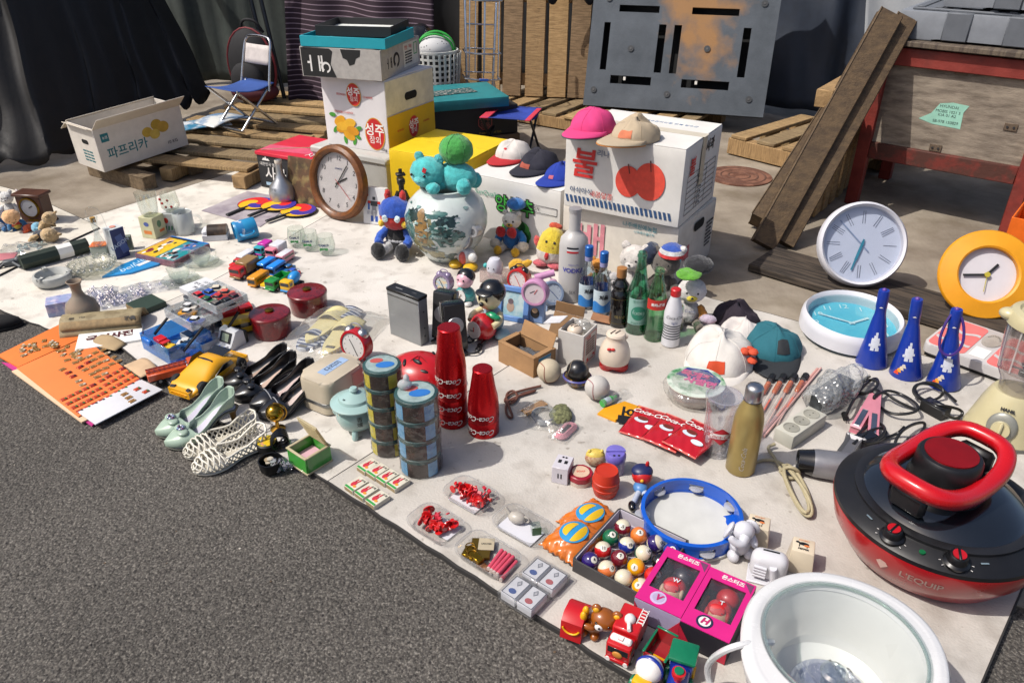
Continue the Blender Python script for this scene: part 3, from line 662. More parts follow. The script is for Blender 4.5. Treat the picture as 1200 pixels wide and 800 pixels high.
# magazines on the pallet
for k,(c_,lab,dx,rz)in enumerate((('3a7a9a','blue magazine lying on the pallet beside the paprika carton',0,30),('d0d0cc','white magazine lying open on the blue magazine on the pallet',.03,55))):
    b=B();b.grid(lambda u,v:(u*.28-.14,v*.2-.1,.004+.012*k+.02*math.sin(u*PI)*(1 if k else .3)),14,6,mix_mat(c_,'c8ccd0' if not k else '6a88a8',.4,'noise',9,.45,.6))
    p=G(240+22*k,146-2*k,.118);one(b,'magazine',lab,'magazine',(p.x,p.y,.116),R(rz),thick=.006)
# ================================================================ folding chair, stool, backpack
def fold_seat(t,w,d,h,fab,met,r=.008):
    for s in(-1,1):
        x=s*(w/2+.008);b=B();b.rod((x,-d/2,h),(x,d/2-.01,.01),r,met);b.obj('leg',t)
        b=B();b.rod((x-s*.02,d/2,h),(x-s*.02,-d/2+.01,.01),r,met);b.obj('leg',t)
    b=B();b.rod((-w/2-.008,d/2-.01,.01),(w/2+.008,d/2-.01,.01),r,met);b.rod((-w/2,-d/2+.01,.01),(w/2,-d/2+.01,.01),r,met);b.obj('foot_bar',t)
    b=B();b.grid(lambda u,v:((u-.5)*(w+.012),(v-.5)*(d+.03),h+.006-.025*math.sin(u*PI)*0-.022*math.sin(v*PI)),8,10,fab);b.obj('seat',t,thick=.004)
t=thing('folding_chair','small folding chair with a blue seat and white backrest standing on the pallet','chair',(-1.585,4.63,.112),R(-34))
chrome=mat('c8c8ca',.2,1)
fold_seat(t,.24,.26,.235,mat('2a4a8c',.75,bump=.2),chrome)
b=B();b.tube([(-.125,.10,.20),(-.115,.155,.40),(-.11,.175,.46),(-.08,.185,.485),(.08,.185,.485),(.11,.175,.46),(.115,.155,.40),(.125,.10,.20)],.008,chrome,10,smooth=2);b.obj('back_frame',t)
b=B();b.grid(lambda u,v:((u-.5)*.232,.145+v*.028-.006*math.sin(u*PI),.335+v*.105),8,4,mat('c0b8b4',.8,bump=.15));b.obj('backrest',t,thick=.005)
p=G(612,180,.004)
t=thing('folding_stool','low folding stool with a blue and red cloth seat between the cartons','stool',(.0,4.35,.004),R(-15),None)
fold_seat(t,.26,.26,.25,mix_mat('21357e','2b429a',.8,'noise',4,bump=.2),mat('3a3a3c',.4,.7),.007)
part(t,'seat_edge',lambda b:(b.box((-.12,-.01,.254),(.05,.28,.006),mat('c03044',.8),.002),b.box((.125,-.01,.254),(.03,.28,.006),mat('c03044',.8),.002)))
p=G(318,128,.1)
t=thing('backpack','dark backpack with maroon trim standing on the pallet behind the folding chair','backpack',(-1.72,5.35,.11),R(-15))
bp_=mat('1c1b1e',.8,var=.2,bump=.3)
part(t,'bag_body',lambda b:b.ball((0,0,.22),(.17,.11,.24),bp_));part(t,'front_pocket',lambda b:b.ball((0,-.09,.14),(.12,.06,.12),bp_));part(t,'trim',lambda b:b.tube(arc_:=[(.175*math.cos(R(a)),-.02,.22+.235*math.sin(R(a)))for a in range(-60,250,15)],.008,mat('6a1a22',.7),6))
part(t,'strap',lambda b:b.tube([(-.08,.05,.42),(-.05,.02,.50),(.05,.02,.50),(.08,.05,.42)],.009,bp_,8,smooth=2));part(t,'base_pad',lambda b:b.ball((0,-.03,.06),(.17,.12,.07),mat('4a1822',.8,bump=.2)))
# ================================================================ basket, bags, wire trolley
p=Vector((-.47,5.0,.006))
t=thing('laundry_basket','white plastic lattice basket with green handles full of dark cloth','basket',p)
wb=mat('c4c4c0',.5);H_,N_,M_=.47,28,14
rr=lambda z:.105+.025*z/H_
def lat(b):
    for k in range(N_):
        a=2*PI*k/N_;b.box((0,0,H_/2),(.014,.004,H_),wb,0,mtx=X((rr(H_/2)*math.cos(a),rr(H_/2)*math.sin(a),0))@X((0,0,0),(0,0,math.degrees(a)+90))@X((0,0,0),(4.7,0,0)))
    for k in range(M_+1):
        z=H_*k/M_;b.lathe([(rr(z)-.003,z-.006),(rr(z)+.003,z-.006),(rr(z)+.003,z+.006),(rr(z)-.003,z+.006),(rr(z)-.003,z-.006)],wb,seg=30)
part(t,'lattice',lat);part(t,'rim',lambda b:b.lathe([(.128,H_),(.138,H_),(.139,H_+.012),(.129,H_+.012),(.128,H_)],wb,seg=36));part(t,'lining',lambda b:b.lathe([(0,.01),(.098,.01),(.122,H_-.03)],mat('1c1c1e',.8),seg=30))
for s in(-1,1):part(t,'handle',lambda b:b.tube([(-.12,s*.04,H_),(-.09,s*.05,H_+.08),(0,s*.06,H_+.115),(.09,s*.05,H_+.08),(.12,s*.04,H_)],.007,mat('2a9a3a',.4),8,smooth=2))
b=B();b.ball((0,0,0),(.115,.11,.08),mix_mat('101012','b8b8b8',.7,'vor',45,.16,.2));one(b,'cloth','black cloth with white dots heaped in the white basket','cloth',p+Vector((0,0,H_+.02)))
def crump(b,c,r,m,seed,amp=.35):
    rn=random.Random(seed);b._pre();o=bmesh.ops.create_icosphere(b.bm,subdivisions=4,radius=1)
    ks=[(Vector((rn.gauss(0,1),rn.gauss(0,1),rn.gauss(0,1)))*rn.uniform(1.5,5),rn.uniform(0,6))for _ in range(9)]
    for v in o['verts']:
        d=v.co.copy();s=sum(abs(math.sin(d.dot(k)+f))for k,f in ks)/9-.6
        v.co=Vector(c)+Vector((d.x*r[0],d.y*r[1],d.z*r[2]))*(1+amp*s)
    b._post(m)
plastic_blk=mat('0f0f10',.18,spec=.8)
for k,(x,y,z,r,lab)in enumerate(((-.62,5.4,.42,.13,'crumpled black plastic bag hanging behind the white basket, the upper one'),(-.70,5.32,.14,.15,'crumpled black plastic bag on the ground behind the white basket'))):
    b=B();crump(b,(0,0,0),(r,r*.8,r*1.1),plastic_blk,k+3);b.box((0,0,-.2 if k==0 else-.1),(.08,.08,.3 if k==0 else .1),plastic_blk,.02);one(b,'plastic_bag',lab,'bag',(x,y,z+.02),0,'black plastic bags')
t=thing('hand_trolley','folded wire hand trolley leaning on the upright wooden pallet','trolley',(-.21,4.98,.03),0,None,(R(-12),R(4),R(12)))
def wire(b):
    for s in(-1,1):b.tube([(s*.075,0,0),(s*.085,0,.3),(s*.1,0,.8),(s*.1,0,1.0)],.008,chrome,8)
    for z in(.32,.46,.60,.74,.88):b.rod((-.1,0,z),(.1,0,z),.005,chrome,8)
    for x in(-.03,.03):b.rod((x,.004,.32),(x,.004,.9),.004,chrome,8)
part(t,'frame',wire)
part(t,'basket_frame',lambda b:([b.tube([(-.11,-.02,z),(-.11,-.14,z-.03),(.11,-.14,z-.03),(.11,-.02,z)],.006,chrome,8,smooth=1)for z in(.30,.45,.75)],[b.rod((x,-.13,.28),(x,-.13,.72),.004,chrome,8)for x in(-.09,0,.09)]))
part(t,'clip',lambda b:b.box((0,-.14,.27),(.06,.012,.016),mat('2a52a0',.4),.003))
for s in(-1,1):part(t,'leg',lambda b:b.rod((s*.08,-.02,.3),(s*.13,-.06,0),.007,mat('8a8078',.4,.7),8))
b=B();b.grid(lambda u,v:((u-.5)*.3+.02*math.sin(v*7),-.03-.03*math.sin(u*9+v*3)*v-.02*v,-.42*v*(.75+.25*math.sin(u*8+1))),24,14,mat('131318',.85,var=.2,bump=.2))
one(b,'jacket','dark jacket hung over the top right of the upright wooden pallet','jacket',(.38,5.36,1.12),R(-10),thick=.012,sharp=60)
# small carton pair at the right edge
b=B();b.box((0,0,.08),(.34,.3,.16),mat('3a342e',.8,bump=.1),.004);one(b,'crate','dark crate at the right edge under the orange carton','crate',(2.04,2.68,.004),R(-40))
t=carton('carton','bright orange open carton at the right edge above the yellow wall clock',(1.825,2.66,.168),R(-40),.3,.22,.12,mat('d8620c',.55),open_=True)
for k in range(4):part(t,'paper_roll',lambda b:b.rod((.05+.06*k,.03,.09),(.06+.06*k,.19,.1),.018,mat('dcc0a8',.7),12))
# ================================================================ helpers for goods
RUB=mat('18181a',.8);GLS=mat('15181c',.15,coat=.4);CLR=clear('fafcfc',.10);CLRW=clear('e8eef0',.16,.06,.25);PLB=clear('f4f4f2',.10,.08,.5,.07)
def toy(label,px,py,rz,L,W,H,kind,c1,c2=None,group='toy vehicles',loc=None,cat='toy car',name='toy_vehicle'):
    t=thing(name,label,cat,loc if loc is not None else G(px,py),rz,group)
    m1=mat(c1,.32,var=.05,coat=.3);m2=mat(c2 or c1,.35,var=.05,coat=.2);wr=H*.2
    z0=wr*.8
    def P(n,f):part(t,n,f)
    if kind in('bus','van'):
        P('body',lambda b:b.box((0,0,z0+(H-z0)/2),(L,W,H-z0),m1,H*.12,seg=3))
        P('window_band',lambda b:(b.box((-.01*L,0,H*.66),(L*.82,W*1.012,H*.26),GLS,.0008)))
        P('windscreen',lambda b:b.box((L*.5,0,H*.62),(.0014,W*.8,H*.38),GLS,.0004))
        P('roof',lambda b:b.box((0,0,H*.965),(L*.9,W*.86,H*.09),m2,H*.035,seg=2))
        P('bumper',lambda b:b.box((L*.5,0,z0+H*.08),(.003,W*.92,H*.1),m2,.0008))
    elif kind=='car':
        P('body',lambda b:b.box((0,0,z0+H*.22),(L,W,H*.46),m1,H*.1,seg=2))
        P('cabin',lambda b:b.box((-L*.05,0,H*.72),(L*.52,W*.86,H*.4),GLS,H*.05,taper=(.72,.8)))
        P('roof',lambda b:b.box((-L*.05,0,H*.93),(L*.37,W*.68,H*.06),m2,H*.02))
        P('bumper',lambda b:(b.box((L*.5,0,z0+H*.1),(.003,W*.9,H*.1),mat('c8c8c8',.3,.6),.0005)))
    else:
        P('chassis',lambda b:b.box((0,0,z0+H*.08),(L*.96,W*.8,H*.14),mat('26282c',.5),.001))
        P('cab',lambda b:b.box((L*.33,0,z0+H*.42),(L*.32,W*.96,H*.66),m1,H*.09,seg=2))
        P('windscreen',lambda b:b.box((L*.488,0,H*.68),(.0016,W*.78,H*.24),GLS,.0004));P('side_window',lambda b:b.box((L*.36,0,H*.68),(L*.16,W*.968,H*.22),GLS,.0004))
        P('bumper',lambda b:b.box((L*.49,0,z0+H*.1),(.005,W*.9,H*.12),m2,.001))
        if kind=='truck':P('cargo_box',lambda b:b.box((-L*.17,0,z0+H*.5),(L*.64,W,H*.72),m2,H*.05))
        if kind=='dump':
            def f(b):
                for c,s in(((-L*.17,W*.48,z0+H*.4),(L*.64,W*.05,H*.44)),((-L*.17,-W*.48,z0+H*.4),(L*.64,W*.05,H*.44)),((L*.14,0,z0+H*.47),(L*.03,W*.9,H*.58)),((-L*.48,0,z0+H*.4),(L*.03,W*.9,H*.44)),((-L*.17,0,z0+H*.21),(L*.6,W*.9,H*.05))):b.box(c,s,m2,.0008)
            P('tipper_bin',f)
        if kind=='tank':P('tank',lambda b:b.lathe([(0,0),(W*.36,0),(W*.44,L*.03),(W*.44,L*.61),(W*.36,L*.64),(0,L*.64)],m2,seg=20,mtx=X((-L*.49,0,z0+H*.48),(0,90,0))));P('top_pipe',lambda b:b.box((-L*.17,0,z0+H*.48+W*.45),(L*.5,W*.12,.004),mat('c8c8c8',.4),.001))
        if kind=='mixer':P('drum',lambda b:b.ball((-L*.14,0,z0+H*.6),(L*.3,W*.46,H*.36),m2,rot=(0,14,0)));P('chute',lambda b:b.box((-L*.46,0,z0+H*.6),(L*.1,W*.3,H*.4),mat('c02020',.4),.002))
        if kind=='fire':
            P('pump_body',lambda b:b.box((-L*.17,0,z0+H*.36),(L*.64,W*.96,H*.46),m1,H*.05))
            P('ladder',lambda b:([b.box((-L*.12,s*W*.2,z0+H*.68),(L*.74,W*.06,H*.06),m2,0)for s in(-1,1)],[b.box((-L*.45+L*.08*k,0,z0+H*.68),(L*.015,W*.36,H*.04),m2,0)for k in range(9)]))
    for sx in(-.31,.31):
        for s in(-1,1):
            b=B();mk=X((sx*L,s*W*.40,wr),(90,0,0));wd=W*.16
            b.lathe([(0,-wd/2),(wr*.9,-wd/2),(wr,-wd*.4),(wr,wd*.4),(wr*.9,wd/2),(0,wd/2)],RUB,seg=16,mtx=mk)
            w=b.obj('wheel',t);b=B();b.cyl((0,0,-wd*.62),wr*.5,wd*1.24,mat('b0b0ae',.4,.5),12,mk);b.obj('hub',w)
    return t
def glass(label,loc,prof,m,cat='glass',name='drinking_glass',group=None,rot=None,extra=None,parent_parts=()):
    b=B();b.lathe(prof,m,seg=32)
    if extra:extra(b)
    return one(b,name,label,cat,loc,0,group,rot)
def tumbler(r0,r1,h,k=.0018):return[(0,.001),(r0-k,.001),(r1,h),(r1-k,h),(r0-2*k,.006),(0,.006)]
def fuzz(c):
    m=mat(c,.95,var=.2,sc=30,bump=.9,bsc=260,sheen=.35);FZ.add(m);return m
def ears(t,z,r,dx,m,y=0,m2=None):
    for s in(-1,1):
        e=part(t,'ear',lambda b:b.ball((s*dx,y,z),(r,r*.55,r),m))
        if m2:part(e,'inner_ear',lambda b:b.ball((s*dx,y-r*.35,z),(r*.6,r*.3,r*.6),m2))
def plush(name,label,loc,rz,s,body,belly,head,muzzle,limb,foot=None,hs=1.0,ear=True,rot=None,group=None,arm=None,eyes=True):
    """generic sitting stuffed toy facing -y, about 2*s tall in units of s"""
    t=thing(name,label,'stuffed toy',loc,rz,group,rot)
    F_=lambda c:fuzz(c)
    part(t,'body',lambda b:(b.ball((0,0,.52*s),(.42*s,.36*s,.50*s),F_(body)),b.ball((0,-.14*s,.46*s),(.32*s,.27*s,.38*s),F_(belly))))
    hz=(.95+.48*hs)*s
    part(t,'head',lambda b:b.ball((0,-.03*s,hz),(.52*s*hs,.46*s*hs,.46*s*hs),F_(head)))
    part(t,'muzzle',lambda b:b.ball((0,-.40*s*hs,hz-.12*s*hs),(.2*s*hs,.16*s*hs,.14*s*hs),F_(muzzle)))
    part(t,'nose',lambda b:b.ball((0,-.55*s*hs,hz-.07*s*hs),(.06*s,.04*s,.045*s),BLACKG,seg=10,rings=8))
    if eyes:
        for q in(-1,1):part(t,'eye',lambda b:b.ball((q*.19*s*hs,-.425*s*hs,hz+.07*s*hs),.05*s,BLACKG,seg=10,rings=8))
    if ear:ears(t,hz+.40*s*hs,.17*s*hs,.36*s*hs,F_(head))
    for q in(-1,1):
        part(t,'arm',lambda b:b.tube([(q*.33*s,-.02*s,.82*s),(q*.52*s,-.12*s,.62*s),(q*.55*s,-.28*s,.42*s),(q*.54*s,-.33*s,.38*s)],lambda k:(.13+.05*math.sin(k*2.6))*s,F_(arm or limb),10,smooth=2))
        lg=part(t,'leg',lambda b:b.tube([(q*.24*s,-.1*s,.19*s),(q*.34*s,-.45*s,.17*s),(q*.38*s,-.72*s,.17*s)],lambda k:.165*s,F_(limb),10,smooth=2))
        part(lg,'foot',lambda b:b.ball((q*.39*s,-.76*s,.21*s),(.18*s,.15*s,.21*s),F_(foot or limb)))
    return t
# ================================================================ far left goods
p=G(47,260,.0125)
t=thing('mantel_clock','small brown wooden desk clock with a round face beside the teddy bears','clock',p,R(-8))
bw=mat('4a2a1c',.4,var=.2,bump=.1)
part(t,'case',lambda b:(b.box((0,0,.065),(.12,.07,.13),bw,.004),b.box((0,0,.136),(.14,.085,.014),bw,.004),b.box((0,.0,.006),(.135,.082,.012),bw,.003)))
part(t,'dial',lambda b:b.cyl((0,0,0),.04,.003,mat('8a8c92',.3),28,X((0,-.035,.08),(90,0,0))));part(t,'bezel',lambda b:b.lathe([(.04,0),(.04,.006),(.046,.006),(.048,0)],BRASS,seg=28,mtx=X((0,-.035,.08),(90,0,0))))
part(t,'hand',lambda b:(b.box((.008,-.0388,.085),(.022,.0008,.003),BLACK,0,(0,-30,0))));part(t,'plate',lambda b:b.box((0,-.0356,.022),(.05,.001,.008),BRASS,0))
plush('plush_bear','tan teddy bear in a dark vest lying at the front of the heap',G(42,277,.02),0,.07,'3a3c44','8a7458','b79c74','c8b08a','b79c74',rot=(R(75),R(20),R(60)))
plush('plush_doll','rag doll with a peach face and navy cap in the toy heap',G(22,266,.02),0,.055,'c03a2a','c8b040','d8a878','d8a878','2f6a9a',hs=1.25,rot=(R(35),R(-10),R(30)),ear=False)
plush('plush_bear','light tan teddy bear leaning against the brown desk clock',G(50,268,.02),0,.06,'a88f68','b79c74','b79c74','c8b08a','b79c74',rot=(R(45),0,R(70)))
plush('plush_toy','white fluffy stuffed toy at the back of the toy heap',G(14,252,.015),R(20),.06,'c8c6c2','d2d0cc','cfcdc9','d8d4d0','c8c6c2')
plush('plush_toy','pale pink stuffed toy beside the white fluffy one at the back of the toy heap',G(30,246,.015),R(-20),.05,'bfb2ae','d2d0cc','cfc3c0','d8d4d0','c8bcb8')
plush('plush_toy','striped red yellow and blue stuffed toy lying in the middle of the heap',G(28,268,.02),0,.05,'d2562a','d8b83a','7ab0c8','d8d0c0','d2562a',rot=(R(80),0,R(80)))
plush('plush_toy','blue and white stuffed toy at the left edge of the photo',G(4,268,.015),R(10),.05,'3a6a9a','d8d8d8','c6ccd2','d8d4d0','3a6a9a')
b=B();b.grid(lambda u,v:((u-.5)*.2,(v-.5)*.13,.006+.022*math.sin(u*PI)*math.sin(v*PI)+.004*math.sin(u*21+v*9)),18,14,PLB)
o=one(b,'plastic_bag','clear plastic bag of green and grey bits in front of the teddy bears','bag',G(30,292,.013),R(10))
b=B();
for k in range(14):b.box((random.uniform(-.07,.07),random.uniform(-.04,.04),.006+.004*random.random()),(.03,.008,.006),mat(('5aa89a','8a9a98','b0b8b4')[k%3],.6),.001,(0,0,random.uniform(0,180)))
b.obj('contents',o)
b=B();b.grid(lambda u,v:((u-.5)*.12,(v-.5)*.08,.004+.01*math.sin(u*PI)*math.sin(v*PI)),10,8,PLB);b.box((0,0,.004),(.08,.05,.004),mat('b06a70',.7),.001)
one(b,'plastic_bag','small clear bag with a pink card at the left edge of the photo','bag',G(0,302,.013),R(15))
t=thing('toy_robot','small grey toy figure lying on the cream mat at the far left','toy',G(13,313),R(30))
gy=mat('55595c',.5)
part(t,'body',lambda b:b.box((0,0,.02),(.045,.03,.024),gy,.004));part(t,'head',lambda b:b.ball((.03,0,.026),.013,gy))
for s in(-1,1):
    part(t,'arm',lambda b:b.rod((.012,s*.014,.024),(.035,s*.045,.012),.005,gy,8));part(t,'leg',lambda b:b.rod((-.02,s*.009,.02),(-.05,s*.02,.006),.006,mat('2c2e30',.5),8))
a=G(27,316);c=G(104,295);r=.031
t=thing('tube_case','dark green cardboard tube with a white paper label','tube',a+Vector((0,0,r)),math.atan2((c-a).y,(c-a).x));Lc=(c-a).length
part(t,'tube_body',lambda b:b.rod((0,0,0),(Lc,0,0),r,mat('232e24',.5,var=.15),8));part(t,'end_rim',lambda b:b.rod((Lc-.004,0,0),(Lc+.002,0,0),r*1.02,mat('1a221b',.5),8));part(t,'paper_label',lambda b:b.rod((Lc*.54,0,0),(Lc*.76,0,0),r*1.03,PAPER,8))
def ash(b):
    cm=mat('bfc0bb',.25,var=.03,coat=.5)
    b.lathe([(0,.004),(.05,0),(.066,.012),(.07,.03),(.066,.042),(.058,.044),(.052,.036),(.045,.016),(0,.012)],cm,seg=36)
    for a in(20,140,260):b.box((.061*math.cos(R(a)),.061*math.sin(R(a)),.043),(.022,.012,.008),mat('a8a9a4',.3),.002,(0,0,a))
b=B();ash(b);one(b,'ashtray','round white ceramic ashtray in front of the dark green tube','ashtray',G(64,332))
b=B();b.lathe([(0,.004),(.05,.002),(.082,.018),(.092,.034),(.086,.036),(.074,.022),(.045,.009),(0,.008)],clear('fafbf6',.25,.04),seg=36)
for ring_,n_ in((.085,22),(.066,16),(.045,10)):
    for k in range(n_):b.ball((ring_*math.cos(2*PI*k/n_),ring_*math.sin(2*PI*k/n_),.012+.025*(ring_/.085)**2),.009,clear('fcfcf8',.3,.02),seg=8,rings=6)
one(b,'crystal_dish','round cut crystal dish with knobbed rim beside the blue packet','dish',G(110,318));
t=thing('glass_decanter','clear glass decanter with a thin arched handle behind the blue and white box','decanter',G(118,290,.062))
part(t,'glass_body',lambda b:b.lathe([(0,0),(.022,.0),(.024,.02),(.010,.06),(.012,.1),(.02,.13),(.018,.13),(.010,.1),(.008,.06),(.02,.02),(0,.004)],CLR,seg=20));part(t,'handle',lambda b:b.tube([(-.02,0,.12),(-.022,0,.16),(0,0,.175),(.035,0,.165),(.045,0,.12),(.05,0,.06)],.002,CLR,6,smooth=2));part(t,'cork',lambda b:b.cyl((0,0,.11),.01,.02,mat('a07a3a',.7),12))
t=thing('small_carton','small pale green carton with an orange and blue lid under the decanter','box',G(120,300),R(10));part(t,'body',lambda b:b.box((0,0,.026),(.062,.05,.052),mat('a8b0a4',.6),.002));part(t,'lid',lambda b:(b.box((0,0,.0535),(.064,.052,.004),mat('2a4aa0',.5),.001),b.box((-.012,0,.0565),(.03,.04,.002),mat('d8702a',.5),.0005)))
def pbox(name,label,px,py,rz,w,d,h,m,cat='box',z=None,loc=None,**k):
    t=thing(name,label,cat,loc if loc is not None else G(px,py,z),rz,**k);part(t,'body',lambda b:b.box((0,0,h/2),(w,d,h),m,.0012));return t
t=pbox('perfume_carton','tall blue and white perfume carton standing on the cream mat',141,300,R(-35),.052,.06,.128,mat('c4c8c8',.5))
bl=mat('1c2f66',.4,var=.15);part(t,'blue_side',lambda b:b.box((.0264,0,.064),(.0012,.058,.126),bl,0));
txt('LAGON',.024,mat('a8b4c8',.5),t,RT(.0273,0,.062)@X((0,0,0),(0,0,18)),bold=.0004);part(t,'bottle_print',lambda b:b.box((.0272,.008,.06),(.0004,.03,.08),mat('4a5f94',.5),0,(14,0,0)));part(t,'top_mark',lambda b:b.cyl((0,0,.128),.012,.003,mat('c88a78',.5),12))
pbox('small_carton','small grey green carton lying behind the perfume carton',151,292,R(20),.04,.03,.06,mat('6a7468',.6))
t=pbox('glass_carton','cream glass carton with orange print standing below a clear tumbler',182,276,R(-18),.072,.072,.095,mat('bdbb96',.6));cr=t
part(t,'oval_print',lambda b:(b.prism(arc(0,.065,.013,.01),0,.0005,mat('4a5a9a',.6),FR(0,-.0362,0)),b.prism(arc(0,.06,.012,.016),0,.0005,mat('5a7a5a',.6),RT(.0362,0,0))))
part(t,'orange_print',lambda b:b.box((0,-.0364,.028),(.04,.0005,.016),mat('cf7a38',.6),0));part(t,'orange_print',lambda b:b.box((.0364,.01,.028),(.0005,.03,.012),mat('cf6a38',.6),0))
glass('clear glass tumbler standing on the cream carton',cr.location+Vector((0,0,.0955)),[(0,.001),(.026,.001),(.036,.012),(.045,.105),(.043,.105),(.033,.013),(0,.008)],clear('fafcfa',.12))
t=pbox('glass_carton','white glass carton with red and green print left of the frosted mug',206,268,R(0),.085,.085,.085,mat('c2c3c0',.6));wh=t
part(t,'red_print',lambda b:b.prism(arc(-.015,.055,.009,.013),0,.0005,mat('cc3a2a',.6),FR(0,-.0427,0)));part(t,'green_print',lambda b:[b.prism([(-.04+k*.013,.01),(-.034+k*.013,.01),(-.030+k*.013,.03),(-.036+k*.013,.03)],0,.0005,mat('2a7a4a',.6),FR(0,-.0427,0))for k in range(6)])
o=glass('rounded glass with small red flowers standing on the white carton',wh.location+Vector((0,0,.0855)),[(0,.001),(.026,.001),(.04,.022),(.04,.04),(.033,.085),(.031,.085),(.038,.04),(.038,.022),(.024,.006),(0,.006)],clear('fafcfa',.12))
part(o,'flower_print',lambda b:[b.ball((.0385*math.sin(a),-.0385*math.cos(a),z),(.006,.003,.006),mat(('c02a2a','9a5a50')[k%2],.6),seg=8,rings=6)for k,(a,z)in enumerate(((-.5,.045),(.2,.06),(.5,.03),(-.1,.03),(-.9,.06)))])
def mug(t,r,h,m,hm=None):
    part(t,'cup',lambda b:b.lathe([(0,0),(r-.003,0),(r,.004),(r,h-.002),(r-.0015,h),(r-.004,h-.002),(r-.005,.008),(0,.006)],m,seg=32))
    part(t,'handle',lambda b:b.tube([(r-.003,0,h*.8),(r+h*.26,0,h*.78),(r+h*.34,0,h*.5),(r+h*.24,0,h*.24),(r-.003,0,h*.2)],.0055,hm or m,10,smooth=2))
t=thing('beer_mug','frosted glass mug with a handle right of the white carton','mug',G(218,273),R(12));mug(t,.042,.10,clear('dfe3e2',.2,.25,0,.45),CLR)
# board game
c4=[G(*q,.034)for q in((165,294),(206,275),(239,287),(199,312))]
ctr=sum(c4,Vector())/4;gw=((c4[1]-c4[0]).length+(c4[2]-c4[3]).length)/2;gd=((c4[0]-c4[3]).length+(c4[1]-c4[2]).length)/2;gz=math.atan2((c4[1]-c4[0]).y,(c4[1]-c4[0]).x)
t=pbox('board_game','flat toy game box with a yellow and teal picture lid in shrink wrap',0,0,gz,gw*.97,gd*.97,.028,mat('7a5560',.5,var=.3,sc=60),'board game',loc=(ctr.x,ctr.y,.008))
gm1=mix_mat('d2b423','c89a3a',.35,'noise',8,.5,.6,c3='b03a3a',sc3=40,amt3=.6);gm2=mix_mat('1a8286','2a5a9a',.35,'noise',10,.5,.6,c3='d8c0b0',sc3=40,amt3=.8)
part(t,'yellow_picture',lambda b:b.box((-.0,gd*.22,.0286),(gw*.93,gd*.46,.0012),gm1,0));part(t,'teal_picture',lambda b:b.box((0,-gd*.24,.0286),(gw*.93,gd*.44,.0012),gm2,0));part(t,'black_band',lambda b:b.box((gw*.42,gd*.1,.0292),(gw*.06,gd*.7,.0012),BLACK,0));part(t,'blue_edge',lambda b:b.box((gw*.46,0,.0292),(gw*.05,gd*.95,.0012),mat('2a6ab0',.4),0))
def dots(b):
    for k in range(26):x=random.uniform(-.4,.3)*gw;y=random.choice((-1,1))*random.uniform(.1,.36)*gd;b.cyl((x,y,.0292),random.uniform(.006,.014),.0008,mat(('e0d8d0','c8a090','8a3a40','e4e0dc','2a2a30')[k%5],.4),10,sq=(1.4,.8))
part(t,'picture_shapes',dots)
for(px,py,lab)in((237,310,'clear glass cup and saucer beside the board game'),(212,330,'clear glass cup and saucer in front of the other glass cup')):
    t=thing('glass_cup',lab,'cup',G(px,py),R(20),'glass cups with saucers');gc=clear('f8fbf8',.14,.04,0,.05)
    part(t,'saucer',lambda b:b.lathe([(0,0),(.04,0),(.07,.012),(.07,.0135),(.04,.003),(0,.003)],gc,seg=32));part(t,'cup',lambda b:b.lathe([(0,.004),(.022,.004),(.038,.03),(.043,.062),(.0412,.062),(.036,.03),(.02,.008),(0,.008)],gc,seg=32));part(t,'handle',lambda b:b.tube([(.04,0,.054),(.062,0,.05),(.058,0,.03),(.036,0,.025)],.0025,gc,8,smooth=2))
t=thing('gift_case','small white case with a curved brown lid beside the frosted mug','box',G(254,279),R(10));part(t,'base',lambda b:b.box((0,0,.014),(.105,.072,.028),mat('bfbfc2',.5),.002));part(t,'curved_lid',lambda b:b.lathe([(0,0),(.036,0),(.036,.08),(0,.08)],mix_mat('2e241c','4a3a2c',.4,'noise',20),seg=24,mtx=X((-.03,0,.026),(0,90,0))));part(t,'front_card',lambda b:b.box((-.035,0,.036),(.036,.06,.026),mat('cfcfd2',.6),.008))
t=thing('mug','bright blue mug with a picture band lying on its side','mug',G(302,277)+Vector((0,0,.046)),0,None,(R(95),0,R(-60)));b=B()
mug(t,.045,.095,mat('2484b4',.3,coat=.3,var=.04));part(t,'picture_band',lambda b:b.lathe([(.0453,.055),(.0453,.085)],mix_mat('2a7ab0','c8ccd0',.4,'noise',40,.5,.58),seg=32))
# blue packet
a_=[(0,0),(.10,.055),(.2,.075),(.29,.06),(.30,.0),(.2,-.055),(.09,-.05)]
b=B();b.prism(a_,0,.008,mat('2484c0',.3,var=.06,coat=.4),bev=.002);o=one(b,'blue_packet','bright blue pointed packet with white lettering in clear wrap','packet',G(120,326),ang((120,326),(183,306)))
txt('Pocari',.05,mat('a8cce0',.4),o,X((.2,.025,.0088),(0,0,180)));txt('bell',.05,mat('b8d4e4',.4),o,X((.1,.0,.0088),(0,0,10)),shear=.3);part(o,'white_tag',lambda b:b.box((.17,.0,.0086),(.06,.02,.001),PAPER,0,(0,0,12)))
def shard_bag(label,px,py,n,w,d,seed,z=None):
    rn=random.Random(seed);b=B()
    b.grid(lambda u,v:((u-.5)*w,(v-.5)*d,.004+.022*math.sin(u*PI)*math.sin(v*PI)+.003*math.sin(u*19+v*11)),16,12,clear('f4f6fa',.14,.05,.6))
    o=one(b,'plastic_bag',label,'bag',G(px,py,z),R(20),sharp=20)
    def f(b):
        for k in range(n):
            b._pre();r=bmesh.ops.create_icosphere(b.bm,subdivisions=1,radius=rn.uniform(.006,.012));c=Vector((rn.uniform(-.38,.38)*w,rn.uniform(-.38,.38)*d,rn.uniform(.008,.02)))
            for v in r['verts']:v.co=v.co+c
            b._post(clear(('fbfcff','eceefa','faf8fd')[k%3],.4,.02))
    c=part(o,'glass_beads',f,sharp=5);return o
